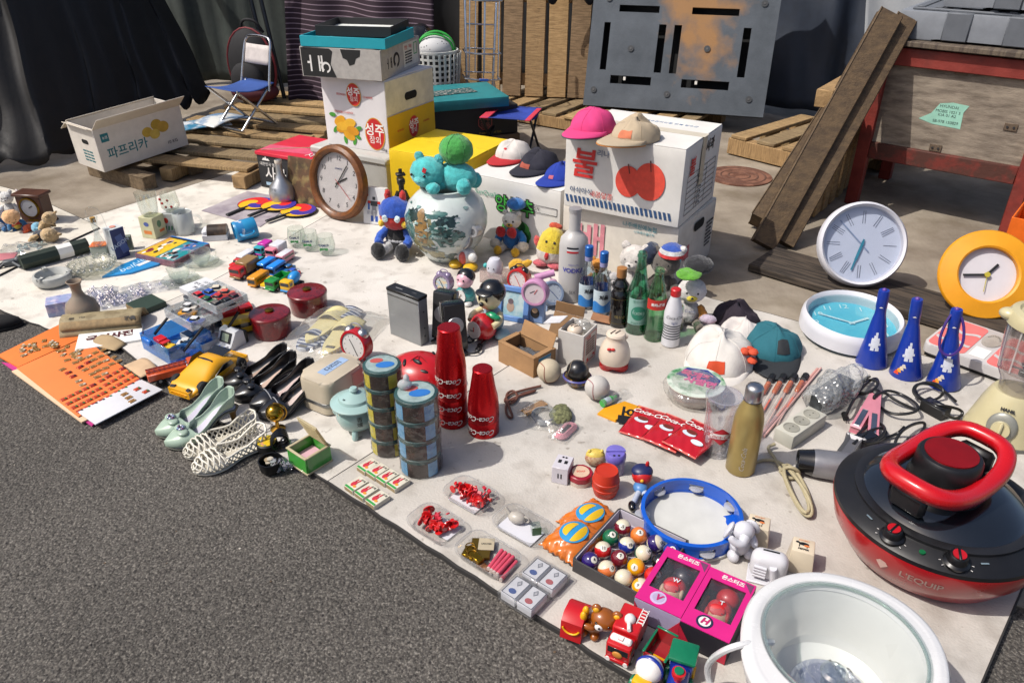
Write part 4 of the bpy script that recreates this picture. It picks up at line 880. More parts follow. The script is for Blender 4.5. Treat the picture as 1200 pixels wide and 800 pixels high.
shard_bag('clear bag of cut glass beads behind the old book',143,352,60,.2,.13,3);shard_bag('smaller clear bag of glass beads behind the beige vase',118,345,24,.12,.1,5);shard_bag('clear wrapper lying flat beside the blue packet',178,338,8,.22,.1,8)
t=pbox('tissue_carton','pale blue and violet carton beside the beige vase',78,364,R(25),.11,.07,.05,mix_mat('8a96b8','c0b8c8',.5,'noise',30,.45,.6,c3='6a5aa0',sc3=40,amt3=.7))
b=B();b.lathe([(0,0),(.03,0),(.05,.02),(.056,.045),(.047,.075),(.022,.098),(.016,.118),(.018,.142),(.026,.155),(.023,.156),(.014,.14),(.011,.115),(.02,.09),(0,.03)],mix_mat('8a7a68','7a766c',.45,'noise',9,.4,.6,coat=.2),seg=36);one(b,'vase','beige ceramic bottle vase with a narrow flared neck','vase',G(101,376))
t=thing('book','thick old book with a curved beige cover lying in front of the beige vase','book',G(124,384,.008),R(12))
pg=mat('8a7452',.8,var=.2,sc=60);cv=mix_mat('8f8264','7a6c50',.7,'noise',12,c3='4a4234',sc3=50,amt3=.3)
part(t,'pages',lambda b:b.grid(lambda u,v:((u-.5)*.25,(v-.5)*.10,.045*math.sin(min(1,v*1.5+.06)*PI/2)if False else .048*(1-(abs(v-.45)/.6)**3)),12,12,pg),thick=.004)
part(t,'cover',lambda b:b.grid(lambda u,v:((u-.5)*.26,-.058+v*.125,.004+.05*(1-(abs(v-.5)/.5)**2.6)),12,20,cv),thick=.003)
txt('고문',.02,INK,t,X((-.06,.0,.0545),(0,0,-90)),name='lettering');txt('大 典',.02,INK,t,X((-.095,.0,.0545),(0,0,-90)));txt('辭典',.018,BLACK,t,X((.095,-.036,.0465),(24,0,0)),bold=.001)
b=B();b.box((0,0,.014),(.10,.10,.028),mat('22352a',.6,var=.1),.002);o=one(b,'book','dark green hardback book lying behind the stacked car trays','book',G(173,362),AU);part(o,'pages',lambda b:b.box((0,-.0505,.014),(.096,.002,.022),pg,0))
t=pbox('book','white paperback with dark lettering lying between the old book and the blue box',130,398,R(20),.2,.12,.014,PAPER,'book');txt('국어사전',.04,mat('4a1c22',.6),t,X((.0,.0,.0146),(0,0,0)),bold=.002)
b=B();b.grid(lambda u,v:((u-.5)*.13,(v-.5)*.05,.004+.02*math.sin(u*PI)*v),10,5,mat('a08a68',.85));one(b,'paper_scrap','torn brown wrapping paper beside the orange board','paper',G(124,404,.0125),R(-20),thick=.002)
b=B();b.grid(lambda u,v:((u-.5)*.11,(v-.5)*.06,.004+.015*math.sin(u*PI)*v),10,5,mat('b89c7c',.85));one(b,'paper_scrap','torn beige card scrap right of the orange board','paper',G(166,432,.0125),R(-40),thick=.002)
# notebook stack
t=thing('notebook','white notepad with handwriting on the grey case behind the car trays','notebook',G(243,352),AU);part(t,'pages',lambda b:b.box((0,0,.04),(.16,.11,.02),mat('bfc0c2',.6),.001));part(t,'top_page',lambda b:b.box((0,0,.0506),(.16,.11,.001),mat('cfd0d2',.7),0))
for k in range(3):txt(('12가 3456','합격 일기장 노트','옛날 공책')[k],.017,mat('5a5c66',.7),t,X((-.01,.03-.024*k,.0516),(0,0,4)))
t=thing('flat_case','dark grey flat case under the white notepad','case',G(250,356),AU);part(t,'base',lambda b:b.box((0,0,.0145),(.19,.12,.029),mat('3c4048',.4),.003));part(t,'stripe',lambda b:b.box((0,-.0606,.018),(.18,.001,.005),mat('9aa4a8',.4),0))
# ================================================================ car trays and blue box
TR=clear('e4e8ea',.12,.12,0,.22);TB=clear('86c2f2',.10,.08,0,.16)
def tray(t,cx,cy,z,w,d,h,m,name,kk=.003):
    def f(b):
        for c,s in(((cx,cy-d/2,z+h/2),(w,kk,h)),((cx,cy+d/2,z+h/2),(w,kk,h)),((cx-w/2,cy,z+h/2),(kk,d-kk,h)),((cx+w/2,cy,z+h/2),(kk,d-kk,h)),((cx,cy,z+.0015),(w-kk,d-kk,kk))):b.box(c,s,m,.0006)
    return part(t,name,f)
o_=G(180,424);t=thing('organizer_box','blue plastic organizer box opened out with two clear trays of toy cars','organizer',o_,AU)
bc=o_+V*.085-U*.0;
tray(t,-.02,.10,0,.17,.15,.06,TB,'base_box');tray(t,-.01,.17,.085,.16,.11,.032,TR,'middle_tray');tray(t,.02,.25,.125,.165,.115,.03,TR,'upper_tray')
for s in(-1,1):
    for y in(.07,.2):part(t,'hinge_arm',lambda b:b.bar((s*.088-.015*(y<.1),y,.035),(s*.088+.005,y+.07,.10),.008,.004,BLACK))
part(t,'latch',lambda b:b.box((-.05,.018,.05),(.05,.012,.02),mat('1c6ac0',.3),.003));part(t,'divider',lambda b:(b.box((-.01,.17,.1),(.002,.1,.025),TR,0),b.box((-.06,.17,.1),(.002,.1,.025),TR,0)))
M4=Matrix.Translation(o_)@Matrix.Rotation(AU,4,'Z')
cc=[('c02028','red'),('1e5a34','dark green'),('6a625a','grey brown'),('2450a8','blue'),('b02828','dull red'),('16181c','black'),('cfc4b0','cream'),('c85a4a','pink red'),('5a1c24','maroon')]
for k,(c,nm)in enumerate(cc):
    x,y=-.035+.05*(k%3)+.01*(k//3%2),.215+.034*(k//3)
    toy(f'small {nm} die cast toy car in the upper clear tray',0,0,AU+R(20+random.uniform(-30,30)),.06,.029,.025,'car',c,loc=M4@Vector((x,y,.1285)),group='toy cars in the clear trays')
for k,(c,nm,x,y)in enumerate((('c8c4bc','white',-.07,.19),('d8962a','orange yellow',-.035,.165),('2a52b0','blue and white',.035,.15))):
    toy(f'{nm} toy car in the middle clear tray',0,0,AU+R(30),.06,.028,.024,'car',c,'d0d0d0',loc=M4@Vector((x,y,.0885)),group='toy cars in the clear trays')
for k,(c,nm,x,y,kd)in enumerate((('c02028','red',-.06,.07,'truck'),('d8b020','yellow',-.02,.06,'dump'),('c8c8c8','white',.0,.12,'car'),('a03a28','rust red',.03,.06,'car'))):
    toy(f'{nm} toy vehicle lying in the blue box',0,0,AU+R(20*k),.06,.03,.03,kd,c,loc=M4@Vector((x,y,.0035)),group='toy cars in the clear trays')
t=thing('clear_case','hazy clear plastic lid standing open right of the car trays','lid',G(240,400),AU);tray(t,0,.03,0,.13,.15,.03,clear('c8ccd0',.2,.15,0,.4),'shell');part(t,'arm',lambda b:(b.bar((-.04,.06,.036),(.03,.02,.036),.008,.004,BLACK),b.bar((-.04,.06,.036),(-.03,.075,.08),.008,.004,BLACK)))
# ================================================================ vehicles by the trays
toy('red toy fire engine standing behind the red tank lorry',262,366,R(32),.15,.052,.06,'fire','c0161c','d87a20')
toy('yellow toy digger half hidden behind the red fire engine',250,368,R(32),.07,.03,.03,'truck','d8b020','3a3c40')
toy('red toy tank lorry beside the yellow toy bus',274,376,R(32),.14,.05,.058,'tank','c8181c','c8181c')
toy('yellow toy bus with dark windows between the tank lorry and the red lacquer jar',288,389,R(32),.135,.05,.06,'bus','d8a808','e0b010',cat='toy bus',name='toy_bus')
t=thing('handheld_game','white handheld game with a grey screen standing beside the yellow toy bus','handheld game',G(270,405),R(-30));wg=mat('bdbfc2',.35)
part(t,'shell',lambda b:(b.prism([(-.05,0),(.04,0),(.035,.05),(.02,.062),(.0,.058),(-.022,.015),(-.05,.01)],-.035,.035,wg,X((0,0,0),(90,0,90)),bev=.003)))
part(t,'back',lambda b:b.box((0,.045,.022),(.066,.014,.044),BLACK,.003));part(t,'screen_frame',lambda b:b.box((0,-.0115,.038),(.05,.0012,.036),BLACK,.0004,(-27,0,0)));part(t,'screen',lambda b:b.box((0,-.0126,.0382),(.03,.0012,.026),mat('7a8470',.2),0,(-27,0,0)))
part(t,'buttons',lambda b:[b.box((-.022+.011*k,-.038+.006*(k%2),.0125),(.007,.005,.003),mat('2a5ab8',.4),.0006)for k in range(5)])
toy('long orange toy ladder truck behind the yellow sports car',210,440,R(30),.18,.05,.05,'fire','b8481a','7a3026')
# sports car
t=thing('toy_car','large yellow toy sports car with dark windows beside the green shoes','toy car',G(247,445),ang((258,452),(226,474)),None);t.scale=(1.08,1.12,1.18);yc=mat('d89a0a',.3,coat=.4,var=.03)
def car_body(b):
    def fn(u,v):
        x=.115-.23*u;a=v*PI*2
        top=.032+.026*math.exp(-((u-.55)/.26)**2)*1.1+.006*math.sin(u*PI)-.012*max(0,.12-u)/.12-.006*max(0,u-.9)/.1
        hw=.05*(1-.35*max(0,(.16-u)/.16)**2-.25*max(0,(u-.88)/.12)**2)
        k=.55
        cx=math.copysign(abs(math.cos(a))**k,math.cos(a));cz=math.copysign(abs(math.sin(a))**k,math.sin(a))
        zz=.012+(top-.012)*(.5+.5*cz);nar=1-.28*max(0,(zz-.036)/.03)
        e=min(1,min(u,1-u)/.02);e=e**.5 if e<1 else 1
        return(x,hw*nar*cx*(.8+.2*e),.012+(zz-.012)*(.55+.45*e)+.006*(1-e))
    b.grid(fn,40,40,yc)
    b.prism([(-.113,-.04),(.113,-.036),(.113,.036),(-.113,.04)],.011,.03,yc)
bd=part(t,'body',car_body,sharp=70)
def greenhouse(b):
    b.grid(lambda u,v:((.028-.028*v)+.001,(u-.5)*.07*(1-.28*v),.0425+.0225*v+.0025*math.sin(u*PI)),8,6,GLS)
part(t,'windscreen',greenhouse,thick=.001)
for s in(-1,1):
    part(t,'side_window',lambda b:b.prism([(.026,.040),(-.045,.044),(-.035,.0595),(-.005,.0605)],-.001,.001,GLS,X((0,s*.0415,0),(90-s*14,0,0))));part(t,'headlight',lambda b:b.box((.103,s*.027,.029),(.012,.016,.008),GLS,.002,(0,20,s*-18)))
part(t,'rear_window',lambda b:b.prism([(-.04,-.026),(-.04,.026),(-.075,.03),(-.075,-.03)],.0575,.059,GLS,X((0,0,0),(0,6,0))))
for sx in(-.072,.07):
    for s in(-1,1):
        w=part(t,'wheel',lambda b:b.lathe([(0,-.009),(.018,-.009),(.021,-.006),(.021,.006),(.018,.009),(0,.009)],RUB,seg=24,mtx=X((sx,s*.045,.021),(90,0,0))));part(w,'rim',lambda b:(b.lathe([(.013,-.0095),(.0145,.0),(.013,.0095)],STEEL,seg=24,mtx=X((sx,s*.045,.021),(90,0,0))),[b.bar((sx,s*.0545,.021),(sx+.013*math.cos(a),s*.0545,.021+.013*math.sin(a)),.004,.002,DSTEEL,0)for a in(0,1.26,2.5,3.77,5.03)]))
# ================================================================ orange board with pins
def board(px,z,th,c,label,name='display_card',cat='card'):
    p=[G(x,y,z)for x,y in px];c0=sum(p,Vector())/len(p)
    b=B();b.prism([((q-c0).x,(q-c0).y)for q in p],0,th,mat(c,.7,var=.05,sc=5),bev=.001);return one(b,name,label,cat,(c0.x,c0.y,z))
board([(2,425),(96,492),(108,500),(160,452)],.004,.004,'b02a78','magenta card under the orange boards showing at their left edge')
board([(14,436),(96,496),(170,462),(100,405)],.0085,.005,'cdb090','cream board under the lower orange board')
o1=board([(-2,418),(22,432),(100,396),(72,381)],.0072,.007,'d8702a','upper orange board with a few loose pins in half shade')
board([(20,432),(92,489),(166,446),(98,397)],.0145,.0035,'de7436','lower orange board covered with rows of enamel pins')
board([(91,483),(165,445),(191,457),(112,498)],.0185,.003,'c4c4c8','white card with a few pins below the orange boards')
board([(92,397),(102,394),(110,402),(100,407)],.0185,.001,'8a7438','small olive price tag at the top of the lower orange board')
def pin(kind,c1,c2):
    m1,m2=mat(c1,.3,coat=.5,var=.2),mat(c2,.3,.9 if kind else 0)
    b=B()
    b.box((0,0,.0012),(.016,.011,.0022),m2,.0006);b.box((-.002,.001,.0026),(.010,.007,.0012),m1,.0004)
    if kind!=1:b.cyl((.004,-.002,.0024),.003,.0014,mat(('2a6a3a','d8b03a','2a2a2a','c8c0b0')[kind],.3),8)
    o=b.obj('pin_badge');o.scale=(1.22,1.3,1.2);return o
pins=[pin(0,'b83a1a','c87a2a'),pin(1,'96703c','7c4a1c'),pin(2,'a02818','b86a2a'),pin(3,'a08660','8a5e2c')]
for o in pins:o.hide_render=False
used_p=[False]*4
def put_pin(k,px,py,z,rz,grp,lab):
    src=pins[k]
    if not used_p[k]:o=src;used_p[k]=True
    else:o=src.copy();COL.objects.link(o)
    o.location=G(px,py,z);o.rotation_euler=(0,0,rz);tag(o,lab,'pin',grp)
rn=random.Random(4)
# two blocks of red gold pins in rows
for blk,(ox,oy,du,dv,nc,nr)in enumerate(((75,468,(8.5,-4.1),(6.3,4.6),5,4),(119,446,(8.3,-4.6),(6.2,4.6),4,4))):
    for i in range(nc):
        for j in range(nr):put_pin(rn.choice((0,0,2)),ox+du[0]*i+dv[0]*j,oy+du[1]*i+dv[1]*j,.018,ang((75,468),(110,452)),'red and gold pins in rows on the orange board','small red and gold enamel pin in the rows near the white card')
for(ox,oy,du,dv,nc,nr)in((88,425,(8.2,-3.6),(6.5,4.4),2,5),(104,418,(8,-3.8),(6.4,4.2),3,4),(74,433,(5,0),(6.0,4.6),1,5)):
    for i in range(nc):
        for j in range(nr):put_pin(rn.choice((1,3,1,2)),ox+du[0]*i+dv[0]*j+rn.uniform(-1,1),oy+du[1]*i+dv[1]*j+rn.uniform(-1,1),.018,ang((75,468),(110,452))+rn.uniform(-.3,.3),'silver and gold pins on the orange board','small silver and gold pin in the upper rows of the orange board')
for k in range(16):put_pin(rn.choice((1,3)),rn.uniform(64,94),424-rn.uniform(0,20)+0,.018,rn.uniform(0,3),'loose pins on the orange board','loose silver pin scattered near the top of the lower orange board')
for k in range(20):x=rn.uniform(22,66);put_pin(rn.choice((1,3)),x,418-x*.26+rn.uniform(-6,6),.0145,rn.uniform(0,3),'loose pins on the upper orange board','loose gilt pin scattered on the upper orange board in half shade')
for(x,y)in((161,456),(171,459),(146,462),(151,466),(155,470)):put_pin(0 if x>158 else 1,x,y,.0216,1,'pins on the white card','pin lying on the white card below the orange boards')
# black shoe of a passer-by and bag
t=thing('shoe','black shoe at the left edge of the photo standing on the asphalt','shoe',G(-12,386,.0),R(20));t.scale=(.8,.8,.62)
part(t,'upper',lambda b:b.ball((0,0,.03),(.13,.05,.05),mat('131314',.85,bump=.4)));part(t,'sole',lambda b:b.prism(arc(0,0,.135,.053),0,.016,mat('0c0c0d',.8)))
# ================================================================ shoes
def shoe(label,toe,heel,z,L,hh,c,inn,sole,group,kind='pump',bow=None,side=1):
    a,c2=G(*toe,z),G(*heel,z+hh+.045);L=min(.262,max(.2,(a-c2).xy.length));print(label[:30],L);t=thing('shoe',label,'shoe',a,math.atan2((a-c2).y,(a-c2).x),group)
    m=mat(c,.3 if kind!='mesh' else .6,coat=.3 if kind=='pump' else 0,var=.06);mi=mat(inn,.6,var=.08);ms=mat(sole,.6)
    def wd(u):return .5*(.056+.026*math.exp(-((u-.66)/.24)**2)-.012*math.exp(-((u-.38)/.2)**2))*min(1,(max(0,u)/.05)**.5)*(1 if u<.78 else max(.00001,1-((u-.78)/.22)**2.1)**(.62 if kind!='strap' else .8))
    def base(u):return hh*(1 if u<.12 else max(0,.5+.5*math.cos(PI*min(1,(u-.12)/.58))))+.004+(.006*((u-.85)/.15)**2 if u>.85 else 0)
    def top(u):return(.056-(.027 if kind!='strap' else .034)*min(1,u/.30)-.002*math.sin(u*6))+(.008 if kind=='strap' else 0)*max(0,(u-.45)/.17)if u<.62 else(.034+.008*math.sin((u-.62)/.38*PI)-.018*((u-.62)/.38)**2)
    X0=lambda u:-L*(1-u)
    vamp=.60
    def up(u,v):
        u=min(.99999,max(.00001,u));f=0 if u<vamp-.04 else min(1,(u-vamp+.04)/.10);f=f*f*(3-2*f)
        pm=R(100+80*f);ph=(v*2-1)*pm;w=wd(u)
        x=w*math.copysign(min(1,abs(math.sin(ph))**.75*1.02),math.sin(ph));q=.5-.5*math.cos(ph);q=q/(.5-.5*math.cos(pm))
        return(X0(u)+(.010 if u<.1 else 0)*(q-.5)*-1,x,base(u)+top(u)*q**1.15)
    b=B()
    if kind!='mesh':b.grid(up,44,26,m)
    else:
        dU=.30
        for sg in(0,1):
            for k in range(-4,15):
                pts=[Vector(up(k*.0715+dU*q/22,(q/22)if sg else 1-q/22))for q in range(23)if 0<=k*.0715+dU*q/22<=1]
                if len(pts)>2:b.tube(pts,.0023,m,6)
        for vv in(0,1):b.tube([Vector(up(q/24*.60,vv))for q in range(25)],.0030,m,6)
    o=b.obj('upper',t,thick=.0016 if kind!='mesh' else 0,sharp=80)
    part(t,'insole',lambda b:b.grid(lambda u,v:(X0(.02+u*.94),(v-.5)*1.86*wd(.02+u*.94),base(.02+u*.94)+.004),30,6,mi))
    part(t,'sole',lambda b:b.grid(lambda u,v:(X0(.01+u*.985),(v-.5)*1.9*wd(.01+u*.985),base(.01+u*.985)-.002),30,6,ms),thick=.004)
    if hh>.03:part(t,'heel',lambda b:b.lathe([(0,0),(.006,0),(.0065,.01),(.009,hh*.7),(.020,hh),(0,hh)],mat('7a5a2a',.4)if kind=='strap' else ms,seg=14,c=(-L*.94,0,0)))
    elif kind!='mesh':part(t,'heel',lambda b:b.box((-L*.9,0,hh/2),(.045,.045,hh),ms,.006))
    if bow=='loop':
        part(t,'bow',lambda b:(b.ball((-L*.26,-.018,base(.74)+.044),(.012,.016,.005),m),b.ball((-L*.26,.018,base(.74)+.044),(.012,.016,.005),m),b.ball((-L*.26,0,base(.74)+.046),(.007,.006,.006),m)))
    if bow=='stitch':
        part(t,'trim',lambda b:b.tube([(-L*.28,wd(.72)*math.sin(R(a))*1.02,base(.72)+.040*(.5+.5*math.cos(R(a)))+.0025)for a in range(-80,81,10)],.0016,mat('8a8c92',.5),6))
    if bow=='gem':
        part(t,'bow',lambda b:(b.ball((-L*.24,-.014,base(.76)+.04),(.014,.016,.006),m),b.ball((-L*.24,.014,base(.76)+.04),(.014,.016,.006),m)))
        part(t,'jewel',lambda b:[b.ball((-L*.24+.007*math.cos(k),.009*math.sin(k),base(.76)+.047),.0045,mat(('8a9ab8','c8ccd8','7a5a7a')[k%3],.1,.6),seg=8,rings=6)for k in range(6)])
    return t
gr='mint green slingback shoes'
shoe('mint green heeled shoe with a jewelled bow, the left one of the pair',(184,513),(247,452),.003,.235,.062,'98ab9a','a8a4b4','5a5a50',gr,'strap','gem')
shoe('mint green heeled shoe with a jewelled bow, the right one nearer the white shoes',(195,526),(262,463),.003,.235,.062,'98ab9a','b4b0c0','5a5a50',gr,'strap','gem')
gr='white lattice flat shoes'
shoe('white lattice flat shoe, the one beside the mint green pair',(217,538),(293,489),.003,.225,.004,'cfcabc','b4ae9f','bdb8aa',gr,'mesh')
shoe('white lattice flat shoe, the nearer one of the pair',(227,556),(301,506),.003,.225,.004,'d4cfc2','b4ae9f','bdb8aa',gr,'mesh')
gr='black leather pumps'
shoe('black leather shoe with a knot, the outermost beside the yellow car',(262,456),(318,412),.013,.225,.045,'0f0f11','a08a7c','141414',gr,'pump','loop')
shoe('black leather shoe with a knot, second from the yellow car',(274,471),(335,420),.013,.225,.045,'0f0f11','b0988a','141414',gr,'pump','loop')
shoe('black quilted pump with white stitching, third from the yellow car',(294,482),(351,430),.013,.225,.048,'121216','b09c98','141414',gr,'pump','stitch')
shoe('black quilted pump with white stitching, nearest the cream case',(304,492),(368,438),.013,.225,.048,'121216','b8a8a2','141414',gr,'pump','stitch')
# ================================================================ silver bottle, fans, placemat
b=B();sv=mat('b4b6b8',.32,.85)
b.lathe([(0,0),(.05,0),(.062,.012),(.066,.05),(.055,.085),(.028,.115),(.018,.14),(.015,.19),(.016,.205),(.012,.207),(0,.207)],sv,seg=36);o=one(b,'bottle','silver grey bottle with a round body and slim neck beside the fans','bottle',G(333,236))
part(o,'neck_band',lambda b:b.lathe([(.0165,.19),(.0175,.193),(.0175,.206),(.0165,.208)],mat('c8c0b0',.5),seg=24));txt('안동',.016,INK,o,X((0,0,.075),(0,0,-25)),cyl=lambda z:.0595)
p=[G(*q,.0086)for q in((236,247),(290,224),(350,235),(305,266))]
b=B();c0=sum(p,Vector())/4;b.prism([((q-c0).x,(q-c0).y)for q in p],0,.001,mix_mat('8a8088','b0a8aa',.4,'noise',6,.4,.6,c3='7a6a74',sc3=9));one(b,'placemat','shiny grey and pink picture sheet lying under the three fans','placemat',c0)
def fan(label,px,py,rz,z):
    t=thing('hand_fan',label,'fan',(*G(px,py).xy,z),rz,'round striped paper fans');r=.085
    cs=[mat(c,.55,var=.03)for c in('d8a80a','3a2a8a','c81e20')]
    part(t,'paper_disc',lambda b:b.cyl((0,0,0),r,.003,BLACK,48))
    def sw(k):
        a=[]
        for i in range(25):th=R(120*k)+R(150)*i/24*1.0;rr=r*.97*(i/24)**.55;a.append((rr*math.cos(th),rr*math.sin(th)))
        e=math.atan2(a[-1][1],a[-1][0]);o=[(r*.97*math.cos(e+R(120)*i/16),r*.97*math.sin(e+R(120)*i/16))for i in range(1,17)]
        c=[]
        for i in range(24,0,-1):th=R(120*(k+1))+R(150)*i/24;rr=r*.97*(i/24)**.55;c.append((rr*math.cos(th),rr*math.sin(th)))
        return a+o+c[1:]
    for k,nm in enumerate(('yellow','violet','red')):part(t,'swirl',lambda b:b.prism(sw(k),.003,.0038,cs[k]))
    part(t,'handle',lambda b:(b.box((-r-.045,0,.003),(.11,.02,.009),BLACK,.003),b.box((-r+.02,0,.005),(.03,.012,.004),BLACK,.002)))
    return t
def fan_at(head,hand,z,lab):a,c=G(*head),G(*hand);fan(lab,*head,math.atan2((a-c).y,(a-c).x),z)
fan_at((300,240),(276,250),.0125,'round fan with red yellow and violet swirls, the leftmost of the three');fan_at((327,243),(299,254),.019,'round fan with red yellow and violet swirls, the middle of the three');fan_at((350,249),(322,259),.0165,'round fan with red yellow and violet swirls, nearest the oval clock')
# ================================================================ wooden wall clock, robot box, tripod
p=G(399,256)
t=thing('wall_clock','round wall clock with a brown wooden rim leaning on the grey foam box','clock',p,0,'wall clocks',(R(-9),0,R(-33)))
def clock(t,r,rim,d,rm,fm,fr=.82):
    mk=X((0,-.0,r),(90,0,0))
    part(t,'rim',lambda b:b.lathe([(r*fr,0),(r*fr,d*.75),(r*(fr+.02),d*.85),(r*(fr+1)/2,d),(r*.985,d*.8),(r,d*.55),(r,0)],rm,seg=56,mtx=mk));f=part(t,'face',lambda b:b.cyl((0,0,0),r*fr+.002,d*.3,fm,56,mk));return mk@X((0,0,d*.3))
def hand(t,mk,a,L,w,m,tail=.15,z=.002,nm='hand'):part(t,nm,lambda b:b.box((0,L*(1-tail)/2,z),(w,L*(1+tail),.0012),m,.0002,mtx=mk@X((0,0,0),(0,0,-a))))
wr=wood('7a4a20','5a3214',(6,6,6),r=.35,bump=.1);r=.168
fk=clock(t,r,.03,.04,wr,mat('c8c2c0',.35,var=.02),.80)
for k in range(12):
    a=R(90-30*(k+1));txt(str(k+1),.03,INK,t,fk@X((r*.64*math.cos(a),r*.64*math.sin(a),.0008)),name='numeral')
part(t,'inner_ring',lambda b:b.lathe([(r*.79,.0005),(r*.79,.002),(r*.80,.002)],mat('4a3420',.5),seg=56,mtx=fk))
hand(t,fk,62,.06,.006,BLACK,.3,.003);hand(t,fk,33,.098,.005,BLACK,.3,.005);hand(t,fk,130,.1,.0015,INKR,.2,.007,'second_hand');txt('QUARTZ',.011,INKB,t,fk@X((0,r*.36,.0008)))
part(t,'glass',lambda b:b.cyl((0,0,.012),r*.8,.001,clear('fafafa',.02,.02),56,fk))
t=pbox('toy_carton','white toy carton with a small blue and red robot figure printed on it',441,262,R(-18),.11,.035,.165,mat('cfcfcf',.4,var=.03));t.rotation_euler=(R(-8),0,R(-18))
def robot_print(b):
    for(x,z,w,h,c)in((0,.118,.014,.014,'30343a'),(0,.095,.034,.022,'30343a'),(-.024,.1,.014,.012,'c0281c'),(.024,.1,.014,.012,'c0281c'),(0,.074,.022,.02,'8a8c92'),(-.026,.08,.009,.03,'2a5aa8'),(.026,.08,.009,.03,'2a5aa8'),(-.009,.052,.01,.026,'9a9ca2'),(.009,.052,.01,.026,'9a9ca2'),(-.011,.026,.013,.026,'2450a4'),(.011,.026,.013,.026,'2450a4')):b.box((x,-.0178,z),(w,.0008,h),mat(c,.5),0)
    b.cyl((0,0,0),.009,.0008,mat('c83a38',.5),16,X((-.036,-.0174,.132),(90,0,0)))
part(t,'robot_print',robot_print);txt('로보트',.018,mat('8a8c96',.5),t,FR(-.012,-.0183,.05));part(t,'dark_side',lambda b:b.box((.0504,0,.075),(.001,.034,.148),mat('5a5c4c',.5,var=.3,sc=60),0))
t=thing('camera_tripod','small black and silver camera tripod standing in front of the yellow carton','tripod',G(474,268),R(20))
part(t,'head',lambda b:(b.box((0,0,.225),(.03,.045,.02),BLACK,.004),b.cyl((0,0,.17),.012,.05,BLACK),b.ball((.0,.0,.215),.018,BLACK),b.box((0,0,.25),(.04,.03,.012),BLACK,.003),b.rod((0,.01,.215),(.0,.055,.20),.004,BLACK,8),b.cyl((0,0,.255),.008,.018,BLACK,10)))
part(t,'centre_column',lambda b:b.cyl((0,0,.06),.007,.12,BLACK,12))
for k in range(3):
    a=R(120*k+30);l=part(t,'leg',lambda b:(b.rod((.016*math.cos(a),.016*math.sin(a),.17),(.04*math.cos(a),.04*math.sin(a),.115),.010,BLACK,8),b.rod((.04*math.cos(a),.04*math.sin(a),.115),(.085*math.cos(a),.085*math.sin(a),.0),.0065,mat('b0aa9c',.35,.8),8)))
# masked plush
t=thing('stuffed_toy','red and blue stuffed toy with black legs sitting left of the painted vase','stuffed toy',G(467,294),R(-12));s=.1;t.scale=(1.08,1.08,1.08)
part(t,'body',lambda b:b.ball((0,.01,.055),(.05,.042,.06),fuzz('161618')));part(t,'head',lambda b:b.ball((0,0,.145),(.062,.052,.056),fuzz('b4221c')))
part(t,'hood',lambda b:b.lathe([(.064,0),(.06,.025),(.046,.048),(.02,.06),(0,.062)],fuzz('1c46a0'),c=(0,0,.155),sq=(1,.86)))
for q in(-1,1):
    part(t,'ear',lambda b:b.ball((q*.03,.01,.218),(.013,.012,.026),fuzz('b4221c')));part(t,'eye',lambda b:b.ball((q*.024,-.05,.15),(.012,.006,.014),fuzz('c8d8dc')));part(t,'cheek',lambda b:b.ball((q*.045,-.036,.125),.013,fuzz('d8b02a')))
    part(t,'arm',lambda b:b.tube([(q*.04,0,.085),(q*.062,-.03,.065),(q*.055,-.055,.05)],.017,fuzz('2450a8'),10,smooth=2));l=part(t,'leg',lambda b:b.tube([(q*.025,0,.03),(q*.04,-.05,.025),(q*.045,-.07,.025)],.022,fuzz('c0c0c0'),10,smooth=2));part(l,'foot',lambda b:b.ball((q*.047,-.09,.034),(.028,.024,.034),fuzz('161618')))
part(t,'belt',lambda b:b.lathe([(.0475,.045),(.051,.05),(.0475,.058)],fuzz('b8b8ba'),c=(0,.01,0),sq=(1,.86)))
# ================================================================ painted vase with plush
vp=G(525,300);vp.z=.013
R0=.166
vm=0 and mix_mat('aeb4b2','2f5552',.18,'noise',5.5,.50,.60,0,60,0,(1,1,1.3),9,'8a7a4a',7,.8,coat=.6)
b=B();vprof=[(0,.01),(.07,0),(.082,.004),(.105,.03),(.145,.085),(.165,.145),(.166,.185),(.150,.235),(.115,.272),(.095,.283),(.092,.293),(.098,.298),(.088,.299),(.084,.285),(.10,.268),(.13,.23),(0,.15)]
b.lathe(vprof,mat('bcc4c1',.28,coat=.3,var=.06),seg=64);t=b.obj('vase',None,vp);tag(t,'large round porcelain vase painted with green pines and a striped animal','vase')
def vr(z):
    for(r1,z1),(r2,z2)in zip(vprof[2:8],vprof[3:9]):
        if z1<=z<=z2:return r1+(r2-r1)*(z-z1)/(z2-z1)
    return .1
def daub(b,a0,z0,w,h,m,n=18,jag=.3,off=.0006,seed=1):
    rn=random.Random(seed);P2=[(w*math.cos(2*PI*k/n)*rn.uniform(1-jag,1),h*math.sin(2*PI*k/n)*rn.uniform(1-jag,1))for k in range(n)]
    b._pre();c=None;rings=[]
    for f in(0.02,.35,.7,1):
        ring=[]
        for x,z in P2:
            zz=min(.255,max(.01,z0+z*f));r=vr(zz)+off;a=R(a0)+x*f/.16;ring.append(b.bm.verts.new((r*math.sin(a),-r*math.cos(a),zz)))
        rings.append(ring)
    for u,v in zip(rings,rings[1:]):
        for k in range(n):b.bm.faces.new([u[k],u[(k+1)%n],v[(k+1)%n],v[k]])
    b._post(m)
gp_,gd,gl=mat('3f6662',.25,coat=.5,var=.35,sc=40),mat('1c3230',.25,coat=.5,var=.3,sc=40),mat('8a8460',.25,coat=.5,var=.3,sc=30)
